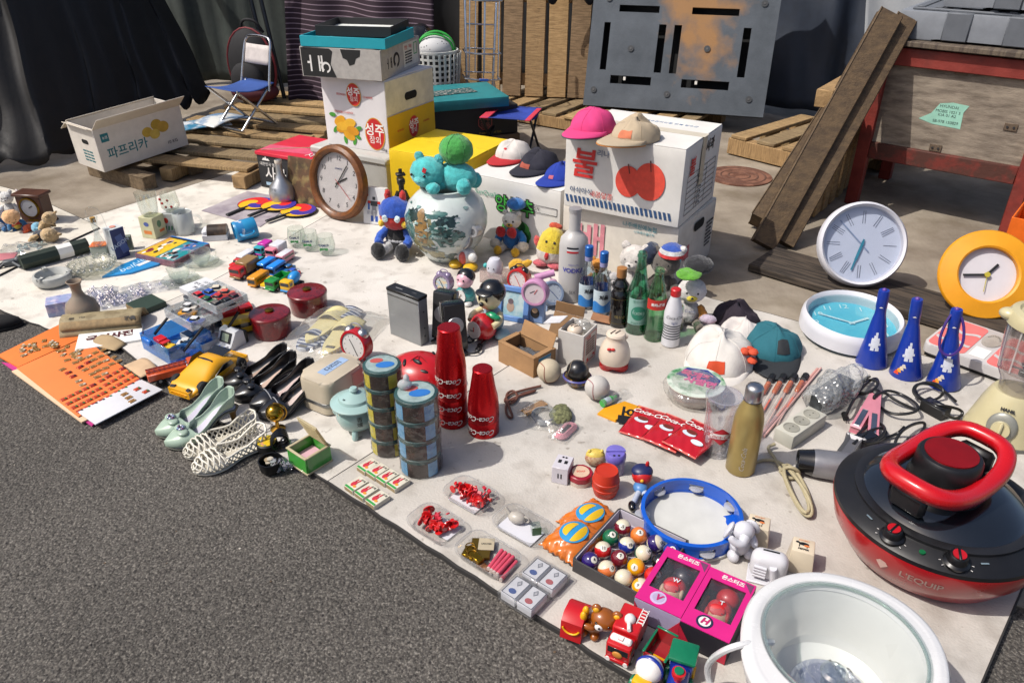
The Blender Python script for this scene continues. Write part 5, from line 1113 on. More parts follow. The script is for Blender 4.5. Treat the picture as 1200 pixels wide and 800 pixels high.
def land(b):
    for k,(a,z,w,h,m)in enumerate(((-30,.16,.06,.10,gl),(-2,.16,.075,.06,gp_),(-40,.10,.06,.05,gl),(5,.21,.05,.03,gd),(-14,.235,.07,.018,gp_),(-60,.17,.05,.08,gp_),(22,.15,.03,.03,gp_),(-15,.06,.07,.03,gl),(12,.05,.05,.022,mat('6a7a80',.25,coat=.5,var=.3)),(-48,.22,.05,.03,gd),(-25,.09,.05,.012,mat('3a4448',.25,coat=.5)),(-10,.04,.035,.008,mat('3a4448',.25,coat=.5)))):daub(b,a,z,w,h,m,22,.45,.0005+.0001*k,k+1)
    for k in range(16):daub(b,random.Random(k).uniform(-12,22),random.Random(k+50).uniform(.12,.23),.012,.007,gd,9,.6,.0022+.00005*k,k+30)
part(t,'landscape_painting',land)
tg=mat('8a6a3a',.25,coat=.5,var=.3,sc=40)
def tiger(b):
    daub(b,-32,.165,.032,.06,tg,18,.15,.0024,5);daub(b,-34,.228,.02,.022,tg,14,.15,.0026,6)
    for k in range(9):daub(b,-32+(k%3-1)*7,.115+.012*k,.011,.0028,gd,10,.3,.0031,k+70)
part(t,'striped_animal',tiger)
def wash(b):
    rn=random.Random(77);gg=[mat(c,.25,coat=.5,var=.35,sc=60)for c in('5c807b','86a29f','466663','94a39f','6f908b')]
    for k in range(46):
        a=rn.gauss(-18,26);z=min(.25,max(.02,rn.gauss(.15,.06)))
        daub(b,a,z,rn.uniform(.006,.02),rn.uniform(.002,.009),gg[k%5],10,.6,.0034+.00002*k,k+200)
part(t,'brush_strokes',wash)
pk=mat('1c2a2a',.3)
for k,(x,z)in enumerate(((.045,.2),(.055,.165))):txt('松 風 水 月'[k*2:k*2+5],.016,pk,t,X((0,0,z),(0,0,0))@X((0,0,0)),cyl=lambda zz:vr(z)+.003,name='lettering')
vt=vp+Vector((0,-.005,.299));tc_='45aeae'
t=thing('stuffed_toy','teal stuffed toy animal lying on the mouth of the painted vase','stuffed toy',vt,R(-25))
part(t,'body',lambda b:b.ball((.05,.01,.045),(.085,.06,.058),fuzz(tc_)));part(t,'head',lambda b:b.ball((-.05,-.035,.06),(.075,.065,.06),fuzz(tc_)))
for q in(-1,1):
    part(t,'ear',lambda b:b.ball((-.05+q*.045,-.025,.115),(.02,.012,.02),fuzz('3f9c9e')));part(t,'eye',lambda b:b.ball((-.06+q*.028,-.098,.065),.006,BLACKG,seg=10,rings=8))
    part(t,'leg',lambda b:b.ball((.11,q*.045,.028),(.03,.026,.032),fuzz(tc_)));part(t,'arm',lambda b:b.ball((-.0,-.06+q*.03,.02),(.028,.026,.022),fuzz(tc_)))
part(t,'muzzle',lambda b:b.ball((-.055,-.092,.045),(.026,.016,.017),fuzz('62bcbc')));part(t,'tag',lambda b:b.box((-.03,-.098,.088),(.016,.002,.02),mat('b0202a',.5),.001,(0,25,0)))
o=B();o.ball((0,0,0),(.066,.064,.058),fuzz('3d9440'));o=one(o,'plush_ball','round green plush ball resting on the back of the teal stuffed toy','plush ball',vt+Vector((.05,-.005,.148)))
part(o,'seam',lambda b:[b.tube([(.0655*math.sin(R(a))*math.cos(q),.0635*math.sin(R(a))*math.sin(q),.0585*math.cos(R(a)))for a in range(0,181,12)],.0012,fuzz('2c7a34'),6)for q in(0,1.05,2.1,3.14,4.2,5.25)])
# ================================================================ toy vehicles on the middle mat
hd=ang((341,321),(314,339));gv='toy vehicles parked on the white mat'
for(lab,px,py,L,W,H,kd,c1,c2)in(
 ('white toy ambulance van at the back left of the toy vehicles',289,305,.075,.034,.038,'van','cfcfd2','d8d8da'),
 ('red toy lorry with a brown cargo box',288,322,.112,.05,.062,'truck','b82020','8a6c40'),
 ('small red toy pickup between the ambulance and the brown lorry',279,311,.06,.03,.03,'car','c01c1c',None),
 ('small bright blue toy car in the middle of the toy vehicles',294,309,.05,.026,.03,'car','1c62c8','1c62c8'),
 ('teal toy jeep behind the two blue buses',305,311,.06,.034,.038,'car','2a8a9a','2a8a9a'),
 ('toy lorry with a magenta top and teal sides at the back',310,297,.075,.036,.05,'truck','2a9aa8','b82a98'),
 ('tall pink toy van with a white back',325,301,.085,.042,.06,'truck','d87a8c','cfcfd4'),
 ('small pink and white toy ambulance at the back right',335,306,.07,.036,.042,'van','d8909c','d0d0d4'),
 ('blue toy bus, the left one of two',314,316,.075,.034,.045,'bus','1c74c4','1a80d8'),
 ('blue toy bus, the right one of two',325,320,.075,.034,.045,'bus','1a6cbc','1a80d8'),
 ('small dark blue toy car right of the blue buses',338,318,.055,.03,.03,'car','22629a',None),
 ('mustard yellow toy van at the front of the toy vehicles',304,332,.08,.036,.044,'van','c88410','d08c14'),
 ('yellow toy car between the mustard van and the green tipper',318,334,.075,.034,.034,'car','d8aa10','d8aa10'),
 ('green toy tipper lorry with an open bin',327,336,.10,.042,.055,'dump','1a8236','1a8a3c'),
 ('small white and blue toy police car behind the mixer',343,323,.055,.03,.03,'car','c8c8d0','2a52b0'),
 ('yellow toy cement mixer with a blue drum beside the lacquer jar',344,339,.09,.042,.062,'mixer','d8a80c','2484c8')):
    toy(lab,px,py,hd,L*1.12,W*1.1,H*.95,kd,c1,c2,gv)
# lacquer jars
def jar(px,py,lab,r,h):
    t=thing('lacquer_jar',lab,'jar',G(px,py),0,'dark red lacquer jars');lm=mix_mat('5a0f14','7c161c',.22,'noise',22,.35,.65,coat=.5,c3='2a0608',sc3=50,amt3=.6)
    part(t,'body',lambda b:b.lathe([(0,0),(r*.9,0),(r*.94,.004),(r,h*.8),(r,h*.82),(0,h*.82)],lm,seg=48));part(t,'lid',lambda b:b.lathe([(r*1.015,h*.80),(r*1.03,h*.82),(r*1.02,h*.9),(r*.97,h*.94),(r*.5,h*.985),(0,h)],lm,seg=48));part(t,'knob',lambda b:b.lathe([(.008,0),(.014,.001),(.015,.005),(.009,.007),(0,.008)],BRASS,c=(0,0,h*.995),seg=20))
jar(320,390,'dark red lacquer jar beside the yellow toy bus, the nearer of two',.067,.085);jar(363,364,'dark red lacquer jar beside the slippers, the farther of two',.068,.085)
for(px,py,lab)in((349,288,'round clear tumbler with green print, the left one of three'),(364,292,'round clear tumbler with green print, the middle one of three'),(383,297,'round clear tumbler with green print, the right one of three')):
    o=glass(lab,G(px,py),[(0,.001),(.024,.001),(.036,.018),(.039,.04),(.033,.082),(.0312,.082),(.037,.04),(.034,.019),(.022,.006),(0,.006)],clear('f8fbf9',.12),group='round clear tumblers',name='tumbler')
    txt('CAMUS',.013,mat('33406a',.5),o,X((0,0,.05),(0,0,0)),cyl=.0385,bold=.0005);part(o,'green_print',lambda b:[b.prism([(x,.028+.004*math.sin(k)),(x+.008,.03),(x+.007,.04),(x-.001,.038)],0,.0008,mat('3a8a4a',.5),X((0,-.0365-.0015,0),(90,0,0)))for k,x in enumerate((-.016,-.008,.001,.009))])
# slippers in a bag
def slipper(p,q,lab,m,z):
    a,c=G(*p,z),G(*q,z);L=(a-c).length;o=[(.5*L*math.cos(R(k)),(.042+.008*math.cos(R(k)))*math.sin(R(k))*(1-.12*math.exp(-((math.cos(R(k))+.1)/.3)**2)))for k in range(0,360,12)]
    t=thing('slipper',lab,'slipper',(a+c)/2,math.atan2((a-c).y,(a-c).x),'cloth slippers in a clear bag');part(t,'sole',lambda b:b.prism(o,0,.012,m,bev=.004))
    part(t,'strap',lambda b:b.grid(lambda u,v:(.02+.08*v*L/.24,(u-.5)*.094,.010+.026*math.sin(u*PI)*(1-.3*v)),14,8,m),thick=.004);part(t,'label',lambda b:b.box((-.33*L,0,.0126),(.014,.03,.001),mat('5a5648',.6),0));return t
ys=mix_mat('d0c07a','cdc6a0',.8,'wave',26,.4,.6,stretch=(1,1,1));ns=mix_mat('2a3c62','b8bcc4',.8,'wave',16,.45,.55)
slipper((415,362),(380,412),'navy and white striped slipper under the yellow pair at the right',ns,.0135);slipper((372,395),(352,412),'navy and white striped slipper under the yellow pair at the left',ns,.0135)
slipper((403,364),(360,402),'pale yellow slipper with a dark label, the left one',ys,.028);slipper((418,375),(381,418),'pale yellow slipper with a dark label, the right one beside the red alarm clock',ys,.028)
b=B();b.grid(lambda u,v:((u-.5)*.34,(v-.5)*.27,.006+.052*(math.sin(u*PI)*math.sin(v*PI))**.4+.003*math.sin(u*27+v*13)+.003*math.sin(v*31)),26,20,PLB);one(b,'plastic_bag','clear plastic bag wrapped round the yellow and striped slippers','bag',G(391,394,.0132),ang((360,402),(403,364)),sharp=30)
def aclock(name,label,px,py,rz,r,d,cm,fm,bell=None,fr=.82,legs=True,z=None,loc=None,hm=BLACK,tilt=-6,group='table alarm clocks',fy=0):
    """alarm clock facing -y"""
    t=thing(name,label,'clock',loc if loc is not None else G(px,py,z),0,group,(R(tilt),0,rz));h=r+.012
    mk=X((0,d/2,h),(90,0,0))
    part(t,'case',lambda b:b.lathe([(0,0),(r*.86,0),(r,d*.15),(r,d*.9),(r*.95,d),(r*fr,d),(r*fr,d*.9),(0,d*.9)],cm,seg=36,mtx=mk));part(t,'dial',lambda b:b.cyl((0,0,d*.9),r*fr-.0008,.0012,fm,32,mk))
    f=mk@X((0,0,d*.9+.0014))
    part(t,'hand',lambda b:b.box((0,r*.22,0),(.0024,r*.5,.0008),hm,0,mtx=f@X((0,0,0),(0,0,35))));part(t,'hand',lambda b:b.box((0,r*.3,.001),(.0018,r*.68,.0008),hm,0,mtx=f@X((0,0,0),(0,0,-150))))
    part(t,'hour_marks',lambda b:[b.box((r*.64*math.cos(R(30*k)),r*.64*math.sin(R(30*k)),0),(r*.09,.0016,.0006),hm,0,(0,0,30*k),mtx=f)for k in range(12)])
    if bell:
        for s in(-1,1):part(t,'bell',lambda b:b.lathe([(r*.36,0),(r*.34,r*.12),(r*.2,r*.26),(0,r*.3)],bell,seg=20,mtx=X((s*r*.5,0,h+r*.8),(0,s*32,0))))
        part(t,'handle',lambda b:b.tube([(-r*.55,0,h+r*.95),(-r*.3,0,h+r*1.35),(r*.3,0,h+r*1.35),(r*.55,0,h+r*.95)],r*.05,bell,8,smooth=2))
    if legs:
        for s in(-1,1):part(t,'foot',lambda b:b.rod((s*r*.5,0,h-r*.8),(s*r*.7,0,-.002),r*.09,cm,8))
    return t
fw=mat('c8c6c2',.3,var=.03)
aclock('alarm_clock','red twin bell alarm clock with a white face beside the slippers',419,424,R(-28),.052,.045,mat('a81420',.25,coat=.4),fw,STEEL,.84)
# optical drive
p,q=G(457.6,391),G(489,404);t=thing('optical_drive','grey metal computer drive with a black front standing on end','computer drive',p,math.atan2((q-p).y,(q-p).x));w=.142;d=.042;hh=.165;am=mat('8c8f90',.42,.35,var=.06)
part(t,'case',lambda b:b.box((w/2,d/2,hh/2),(w,d,hh),am,.0015));part(t,'front_panel',lambda b:(b.box((w/2,d/2,hh+.006),(w+.004,d+.002,.012),mat('16171a',.4),.002),b.box((w*.3,d*.4,hh+.0124),(.03,.004,.001),mat('7a7a7c',.4),0),b.box((w*.75,d*.5,hh+.0124),(.02,.008,.001),mat('3a3a3c',.4),0)))
part(t,'screw',lambda b:[b.cyl((0,0,0),.003,.001,DSTEEL,8,X((w+.0002,d*.5,z),(0,90,0)))for z in(.03,.06,.12)]);part(t,'seam',lambda b:b.box((w/2,-.0004,hh*.93),(w*.98,.0008,.003),DSTEEL,0))
# speakers
def speaker(px,py,rz,lab):
    t=thing('speaker',lab,'speaker',G(px,py),0,'small black speakers',(R(-10),0,rz));sm_=mat('101114',.25,coat=.3)
    part(t,'cabinet',lambda b:b.box((0,.03,.098),(.075,.05,.165),sm_,.006,seg=2));part(t,'foot',lambda b:b.box((0,.03,.007),(.07,.075,.014),sm_,.005));part(t,'cone',lambda b:b.lathe([(.028,0),(.026,.0025),(.012,.0035),(0,.004)],mat('8e9094',.35,.6),seg=28,mtx=X((0,.0030,.105),(90,0,0))));part(t,'grille',lambda b:b.box((0,.0046,.11),(.066,.002,.13),mat('1a1b1e',.7),.003))
    txt('Britz',.01,mat('88888c',.5),t,FR(0,.0032,.035));return t
speaker(516,404,R(-22),'black desktop speaker standing behind the red tumblers, left of two');speaker(537,418,R(18),'black desktop speaker turned sideways, right of two')
def cable(name,label,cat,pts,r,m,z=.022,sm=3,tipm=None,group=None):
    b=B();P_=[G(x,y,h if h else z)for x,y,h in[(*q,None)[:3]if len(q)==2 else q for q in pts]];c0=P_[0].copy();c0.z=0
    b.tube([p-c0 for p in P_],r,m,8,smooth=sm);o=one(b,name,label,cat,c0,0,group)
    if tipm:part(o,'plug',lambda b:b.rod(P_[-1]-c0,P_[-1]-c0+(P_[-1]-P_[-2]).normalized()*.03,.006,tipm,10))
    return o
cable('speaker_cable','black speaker cable with a red plug lying right of the speakers','cable',[(545,402),(556,400),(548,392),(556,388),(560,393),(550,404),(546,396),(556,392),(560,388)],.003,BLACK,.024,tipm=RED);cable('speaker_cable','black speaker cable with a black plug nearest the brown carton','cable',[(548,414),(558,414),(566,408),(558,404),(566,402),(562,412),(556,410),(563,404)],.003,BLACK,.024,tipm=BLACKG)
# red metal tumblers shaped like a bottle
cokem=mat('b3121a',.24,.75,var=.04);wht=mat('d8d4d0',.5)
def stackcup(px,py,ytop,n,lab,rb,rt):
    p=G(px,py);h=HZ(ytop,p.y)-p.z;t=thing('red_tumblers',lab,'tumblers',p,R(-8),'stacks of red metal tumblers');st=.045
    h1=h-st*(n-1)
    prof1=lambda z0:[(rb-.001,z0),(rb,z0+.002),(rb*.99,z0+h1*.28),(rb*.93,z0+h1*.45),(rb*.8,z0+h1*.62),(rt*1.1,z0+h1*.82),(rt,z0+h1*.92),(rt,z0+h1-.002),(rt-.002,z0+h1),(0,z0+h1)]
    for k in range(n):
        z0=st*k
        if k==n-1:c=part(t,'tumbler',lambda b:b.lathe(prof1(z0),cokem,seg=48))
        else:c=part(t,'tumbler',lambda b:b.lathe([(rb-.001,z0),(rb,z0+.002),(rb*.985,z0+st-.002),(rb*.97,z0+st+.001)],cokem,seg=48))
        txt('Coca-Cola',.023,wht,c,X((0,0,z0+st*.46),(0,0,-6)),flip=True,cyl=rb,shear=.35,bold=.0002,sx=.9)
stackcup(531,493,383,4,'tall stack of red metal tumblers with white lettering, the higher one',.043,.030);stackcup(567,504,431,2,'shorter stack of red metal tumblers with white lettering',.043,.027)
# canister towers
def tower(px,py,ytop,n,r,c1,lab):
    p=G(px,py);h=(HZ(ytop,p.y)-p.z)/n;t=thing('canister_tower',lab,'canisters',p,R(12),'wrapped towers of round tins')
    for k in range(n):
        z0=k*h;c=part(t,'tin',lambda b:b.lathe([(0,z0),(r*.97,z0),(r,z0+.002),(r,z0+h*.78),(r*.97,z0+h*.80)],mat('3a2824',.45,var=.35,sc=50),seg=14))
        part(c,'lid',lambda b:b.lathe([(r*1.0,z0+h*.78),(r*1.03,z0+h*.80),(r*1.03,z0+h*.97),(r*.98,z0+h),(0,z0+h)],mat('2b4a4a',.4,var=.15),seg=14))
        lp=mat(c1,.5,var=.12,sc=60)
        for a in(-62,30,150):
            part(c,'paper_label',lambda b:b.grid(lambda u,v:(r*1.004*math.sin(R(a-16+32*u)),-r*1.004*math.cos(R(a-16+32*u)),z0+.003+(h*.74)*v),5,1,lp))
    part(t,'top_print',lambda b:(b.cyl((0,0,n*h),r*.86,.001,mat('8a9c9a',.4,var=.2,sc=50),24),b.prism(arc(.008,-.008,r*.5,r*.3),n*h+.001,n*h+.0018,mat('2a6ab0',.4)),b.prism(arc(-.012,.016,r*.35,r*.22),n*h+.001,n*h+.002,mat('b0504a',.4))))
    part(t,'plastic_wrap',lambda b:b.grid(lambda u,v:((r*1.035+.0022*math.sin(u*60+v*25)*math.sin(v*40))*math.cos(u*2*PI),(r*1.035+.0022*math.sin(u*60+v*25)*math.sin(v*40))*math.sin(u*2*PI),v*(n*h+.004)),48,40,clear('fafcfc',.10,.08,.8,.0),close_u=True),sharp=30)
    return t,n*h
tower(457,524,426,5,.047,'c4b23a','tower of five round tins in plastic wrap with yellow labels');t,hh=tower(494,546,459,4,.053,'6a9cc0','tower of four round tins in plastic wrap with blue labels')
part(t,'wrap_knot',lambda b:(b.ball((-.025,.02,hh+.012),(.018,.014,.014),clear('d8dcdc',.2,.1,.8,.4)),b.ball((-.02,.025,hh+.026),(.008,.01,.012),clear('d8dcdc',.2,.1,.8,.4))))
# helmet
t=thing('helmet','red cycling helmet with black oval vents behind the tin towers','helmet',G(494,452),R(-20));part(t,'shell',lambda b:b.lathe([(.108,0),(.112,.015),(.106,.05),(.085,.082),(.05,.1),(0,.108)],mat('b01018',.3,coat=.4),seg=40,sq=(1,.82)))
for(a,e)in((-100,40),(-60,52),(-130,62),(-80,72),(-20,45),(20,60),(-150,35),(60,60)):
    part(t,'vent',lambda b:b.ball((.108*math.cos(R(a))*math.cos(R(e)),.089*math.sin(R(a))*math.cos(R(e)),.104*math.sin(R(e))+.002),(.018,.007,.009),BLACK,rot=(0,0,a+60)))
for a in(-75,-35,-115):part(t,'groove',lambda b:b.tube([(.113*math.cos(R(a))*math.cos(R(e)),.0925*math.sin(R(a))*math.cos(R(e)),.1085*math.sin(R(e)))for e in range(15,90,12)],.0015,mat('7a0a10',.4),6))
t=thing('toy_gun','black and green toy with yellow tips lying beside the cream case','toy',G(425,436),R(-10));part(t,'barrel',lambda b:b.rod((-.07,0,.014),(.02,0,.014),.012,BLACK,12));part(t,'grip',lambda b:[b.rod((.0+.014*k,0,.014),(.009+.014*k,0,.014),.014,mat('1a7a44',.4),12)for k in range(5)]);part(t,'yellow_tips',lambda b:b.box((.03,-.03,.008),(.05,.02,.014),mat('d8b010',.4),.004))
b=B();b.grid(lambda u,v:((u-.5)*.11,(v-.5)*.09,.004+.03*math.sin(u*PI)*math.sin(v*PI)+.004*math.sin(u*30+v*12)),16,12,clear('dfe4ea',.3,.06,.8,.15));one(b,'plastic_bag','crumpled silvery bag behind the mint green pot','bag',G(436,454),R(20),sharp=20)
# cream case
p,q=G(352,476),G(388,491);t=thing('travel_iron_case','cream metal case with a rounded lid and a pale blue label','case',(p+q)/2,math.atan2((q-p).y,(q-p).x));w=(q-p).length;d=.165;cmt=mat('b5a994',.35,coat=.2,var=.04);
part(t,'base',lambda b:b.prism([(x,y+d/2)for x,y in rrect(w,d,.03)],.006,.032,cmt,bev=.003));part(t,'trim',lambda b:b.prism([(x,y+d/2)for x,y in rrect(w+.004,d+.004,.032)],.032,.042,mat('8f9090',.3,.9),bev=.001));part(t,'lid',lambda b:b.prism([(x,y+d/2)for x,y in rrect(w,d,.03)],.042,.11,cmt,bev=.014))
part(t,'end_panel',lambda b:b.box((w/2-.001,d*.75,.075),(.006,d*.3,.05),mat('b88478',.4),.003));part(t,'label',lambda b:b.box((0,d*.55,.1103),(.03,.1,.001),mat('8fa6c4',.4),0));txt('다리미',.022,INK,t,X((0,d*.55,.1112),(0,0,90)));part(t,'foot',lambda b:[b.cyl((x,y,0),.008,.008,BLACK,10)for x,y in((-.04,.02),(.04,.02),(.04,.14),(-.04,.14))])
# mint pot
t=thing('incense_pot','pale mint ceramic tripod pot with a wide lid','pot',G(420,503),R(-20));cel=mat('94b0ac',.22,coat=.5,var=.05,sc=9)
part(t,'pot',lambda b:b.lathe([(0,.018),(.03,.016),(.048,.028),(.056,.05),(.055,.075),(.05,.088),(0,.088)],cel,seg=40));part(t,'lid',lambda b:b.lathe([(.052,.088),(.066,.092),(.067,.097),(.06,.101),(.045,.105),(.042,.113),(.025,.122),(.01,.126),(.01,.131),(.013,.134),(.009,.14),(0,.141)],cel,seg=40))
for k in range(3):
    a=R(120*k-90+20);part(t,'foot',lambda b:b.tube([(.036*math.cos(a),.036*math.sin(a),.03),(.047*math.cos(a),.047*math.sin(a),.012),(.046*math.cos(a),.046*math.sin(a),.002)],.009,cel,10,smooth=1))
for s in(-1,1):part(t,'handle',lambda b:b.tube([(s*.05,0,.065),(s*.068,0,.06),(s*.068,0,.042),(s*.052,0,.04)],.008,cel,10,smooth=2))
for a in(-110,10,130):part(t,'slot',lambda b:b.prism([(-.005,-.004),(.005,-.004),(0,.007)],0,.001,BLACK,X((.034*math.cos(R(a)),.034*math.sin(R(a)),.1175),(0,0,a-90))@X((0,0,0),(22,0,0))))
txt('香\n爐',.017,BLACK,t,X((0,0,.062),(0,0,40)),cyl=.0565)
# green jewellery box
p,q=G(340,543),G(361,557);r_=G(387,539);t=thing('jewellery_box','small green jewellery box with its clear ribbed lid open','jewellery box',p,math.atan2((q-p).y,(q-p).x));w=(q-p).length;d=(r_-q).length;h=.045
gj=mix_mat('2c7a2e','4aa03c',.3,'wave',60,.3,.7,stretch=(1,1,0),coat=.5);cj=mat('b0a584',.35,coat=.3)
tray(t,w/2,d/2,.006,w,d,h,gj,'body',.004);part(t,'base_rim',lambda b:b.box((w/2,d/2,.003),(w+.006,d+.006,.006),cj,.001));part(t,'lining',lambda b:b.box((w/2,d/2,.016),(w-.008,d-.008,.012),mat('c49ca6',.8),.001));part(t,'top_rim',lambda b:[b.box(c,s,cj,.0008)for c,s in(((w/2,0,h+.007),(w+.006,.007,.004)),((w/2,d,h+.007),(w+.006,.007,.004)),((0,d/2,h+.007),(.007,d-.007,.004)),((w,d/2,h+.007),(.007,d-.007,.004)))])
part(t,'lid',lambda b:(b.box((w/2,d*.5,.004),(w,d,.004),clear('e0d4b0',.2,.1,0,.35),.001,mtx=X((0,d,h+.009),(112,0,0))@X((0,-.0,0))@X((0,0,0),(0,0,0))),[b.box((w/2,d*k/12,.0075),(w*.94,.0016,.002),clear('e0d4b0',.2,.1,0,.35),0,mtx=X((0,d,h+.009),(112,0,0)))for k in range(1,12)]))
part(t,'foot',lambda b:[b.box((x,y,-.0015),(.01,.01,.003),cj,0)for x,y in((.006,.006),(w-.006,.006),(.006,d-.006),(w-.006,d-.006))])
# trinkets
t=thing('desk_globe','small shiny gold globe on a curved stand behind the trinkets','globe',G(326,503),R(10));part(t,'globe',lambda b:b.ball((0,0,.058),.026,mix_mat('b8923a','8a6a20',.15,'noise',40,.45,.5,metal=1),seg=28,rings=18));part(t,'meridian',lambda b:b.tube([(.03*math.cos(R(a)),0,.058+.03*math.sin(R(a)))for a in range(-100,100,12)],.0022,GOLD,8));part(t,'stand',lambda b:b.lathe([(0,0),(.02,0),(.021,.004),(.006,.01),(.005,.028),(0,.03)],GOLD,seg=20))
t=thing('round_tin','black round tin with a yellow and green flower lid','tin',G(314,525),0);part(t,'tin',lambda b:b.cyl((0,0,0),.028,.024,BLACK,28,bev=.003));part(t,'flower_lid',lambda b:b.cyl((0,0,.024),.025,.002,mix_mat('c8a818','4a8a3a',.3,'noise',60,.5,.56,c3='c0607a',sc3=70,amt3=.9),28))
t=thing('bracelets','stack of dark grey bangles standing behind the green jewellery box','bracelets',G(329,524),R(20));[part(t,'bangle',lambda b:b.lathe([(.022+.004*math.cos(a),.006*math.sin(a))for a in[2*PI*i/8 for i in range(9)]],mat('2a2b2e',.2,.8),seg=28,mtx=X((0,.009*k-.015,.027),(80+5*k,0,10*k))))for k in range(4)];part(t,'green_stone',lambda b:b.box((.022,.004,.012),(.012,.01,.01),mat('3a9a4a',.3),.002))
t=thing('metal_cup','dark faceted metal cup of buttons in front of the jewellery box','cup',G(319,551,.002),0);part(t,'cup',lambda b:b.lathe([(0,0),(.022,0),(.03,.01),(.032,.036),(.029,.036),(.027,.012),(0,.01)],mat('26272a',.3,.7),seg=11));part(t,'buttons',lambda b:[b.cyl((random.uniform(-.016,.016),random.uniform(-.016,.016),.014+.003*k),.008,.003,mat(('b0a898','9a8a70','8a9090')[k%3],.4),12)for k in range(7)])
shard_bag('small heap of clear beads beside the green jewellery box',331,546,14,.05,.05,12)
# matchboxes
def matchbox(px,py,lab):
    t=thing('matchbox',lab,'matchbox',G(px,py),ang((418,569),(443,587)),'matchboxes in two rows');part(t,'sleeve',lambda b:b.box((0,0,.007),(.034,.05,.013),mat('c4bfae',.7),.0006));part(t,'tray_end',lambda b:b.box((0,-.0004,.007),(.031,.0502,.0105),mat('8a7858',.8),0))
    part(t,'rabbit_print',lambda b:(b.prism(arc(-.003,-.004,.007,.010,n=14),.0136,.0142,mat('b8283a',.6)),b.prism(arc(-.006,.008,.0022,.007,n=10),.0136,.0142,mat('b8283a',.6)),b.prism(arc(.001,.010,.0022,.007,n=10),.0136,.0142,mat('b8283a',.6)),b.box((0,-.021,.0139),(.032,.006,.0007),mat('2a8a3e',.6),0),b.prism(arc(.006,-.010,.005,.004,n=10),.0136,.0144,mat('d88a2a',.6))));txt('토끼',.008,INK,t,X((.007,.017,.0144)));return t
for k,(x,y)in enumerate(((432,549),(443,555),(454.5,562),(467,569),(418,571),(430,579),(443,588))):matchbox(x,y,('matchbox with a red rabbit in the back row of four' if k<4 else 'matchbox with a red rabbit in the front row of three'))
# ================================================================ clocks and figures round the vase
lil=mat('8f7f9c',.25,.35,coat=.4);pf=mix_mat('8fb0c4','c8b08a',.4,'noise',60,.4,.6)
aclock('alarm_clock','lilac twin bell alarm clock with a pastel picture dial in front of the painted vase',520,345,R(-25),.037,.04,lil,pf,lil,.72)
t=thing('figurine_clock','small figurine with a pink face and dark hair holding a teal clock','clock',G(546,354),R(-30),'figurine clocks');tl2=mat('3f8a88',.3,coat=.3)
part(t,'base',lambda b:b.ball((0,0,.032),(.04,.03,.034),tl2));part(t,'dial',lambda b:b.cyl((0,0,0),.024,.003,fw,24,X((-.006,-.028,.034),(80,0,0))));part(t,'hand',lambda b:b.box((-.003,-.0325,.038),(.002,.001,.018),BRASS,0,(0,30,0)))
part(t,'head',lambda b:b.ball((0,0,.092),.032,mat('d0a0ac',.3,coat=.3)));part(t,'hair',lambda b:b.ball((0,.008,.103),(.035,.031,.028),BLACKG));part(t,'snout',lambda b:b.ball((0,-.03,.084),(.014,.012,.01),mat('d8b0b8',.3)))
for q in(-1,1):part(t,'eye',lambda b:b.ball((q*.011,-.029,.1),.0035,BLACKG,seg=8,rings=6));part(t,'foot',lambda b:b.ball((q*.022,-.02,.008),(.015,.018,.01),fw))
t=thing('figurine_clock','silver round clock with two silver bells standing on white and yellow feet','clock',G(547,312),R(-30),'figurine clocks');slv=mat('a9a9ab',.3,.6)
part(t,'body',lambda b:b.ball((0,0,.045),(.042,.034,.04),mat('b8b8ba',.4)));part(t,'dial_case',lambda b:b.lathe([(0,0),(.036,0),(.04,.006),(.04,.028),(.036,.032),(.034,.028),(0,.028)],slv,seg=32,mtx=X((-.01,.01,.115),(78,0,0))));part(t,'dial',lambda b:b.cyl((0,0,.0282),.033,.001,mat('b4b4b6',.4),28,X((-.01,.01,.115),(78,0,0))))
for q,zz in((-1,.165),(1,.150)):part(t,'bell',lambda b:b.lathe([(.012,0),(.023,0),(.024,.004),(.024,.04),(.021,.044),(.012,.044)],slv,seg=24,mtx=X((q*.04,.03,zz),(78,0,0))));part(t,'bell_cap',lambda b:b.cyl((0,0,.038),.021,.002,mat('7a7a7c',.4,.6),20,X((q*.04,.03,zz),(78,0,0))));part(t,'hand',lambda b:b.ball((q*.042,-.02,.055),(.02,.016,.02),fw));part(t,'foot',lambda b:b.ball((q*.034,-.025,.014),(.028,.034,.015),mat('c8a020',.4)))
part(t,'red_front',lambda b:b.ball((0,-.02,.045),(.02,.02,.028),mat('b85048',.4)))
# blue jacket plush
plush('stuffed_toy','white stuffed toy in a blue jacket with a red bow sitting against the lettuce carton',G(600,292),R(-18),.098,'1a5c96','1a5c96','cfcac0','cfa02a','c8c0b0','d0a01a',hs=.78,arm='1a6aa8',group='stuffed toys by the cartons');t=[o for o in D.objects if o.get('label','').startswith('white stuffed toy in a blue')][0]
for q in(-1,1):part(t,'bow',lambda b:b.ball((q*.024-.01,-.046,.092),(.022,.012,.024),fuzz('b01a1e')));part(t,'hand',lambda b:b.ball((q*.06,-.04,.035),(.024,.02,.022),fuzz('c8c0b0')))
part(t,'hat',lambda b:b.ball((.015,.01,.198),(.04,.036,.024),fuzz('1c62a4')))
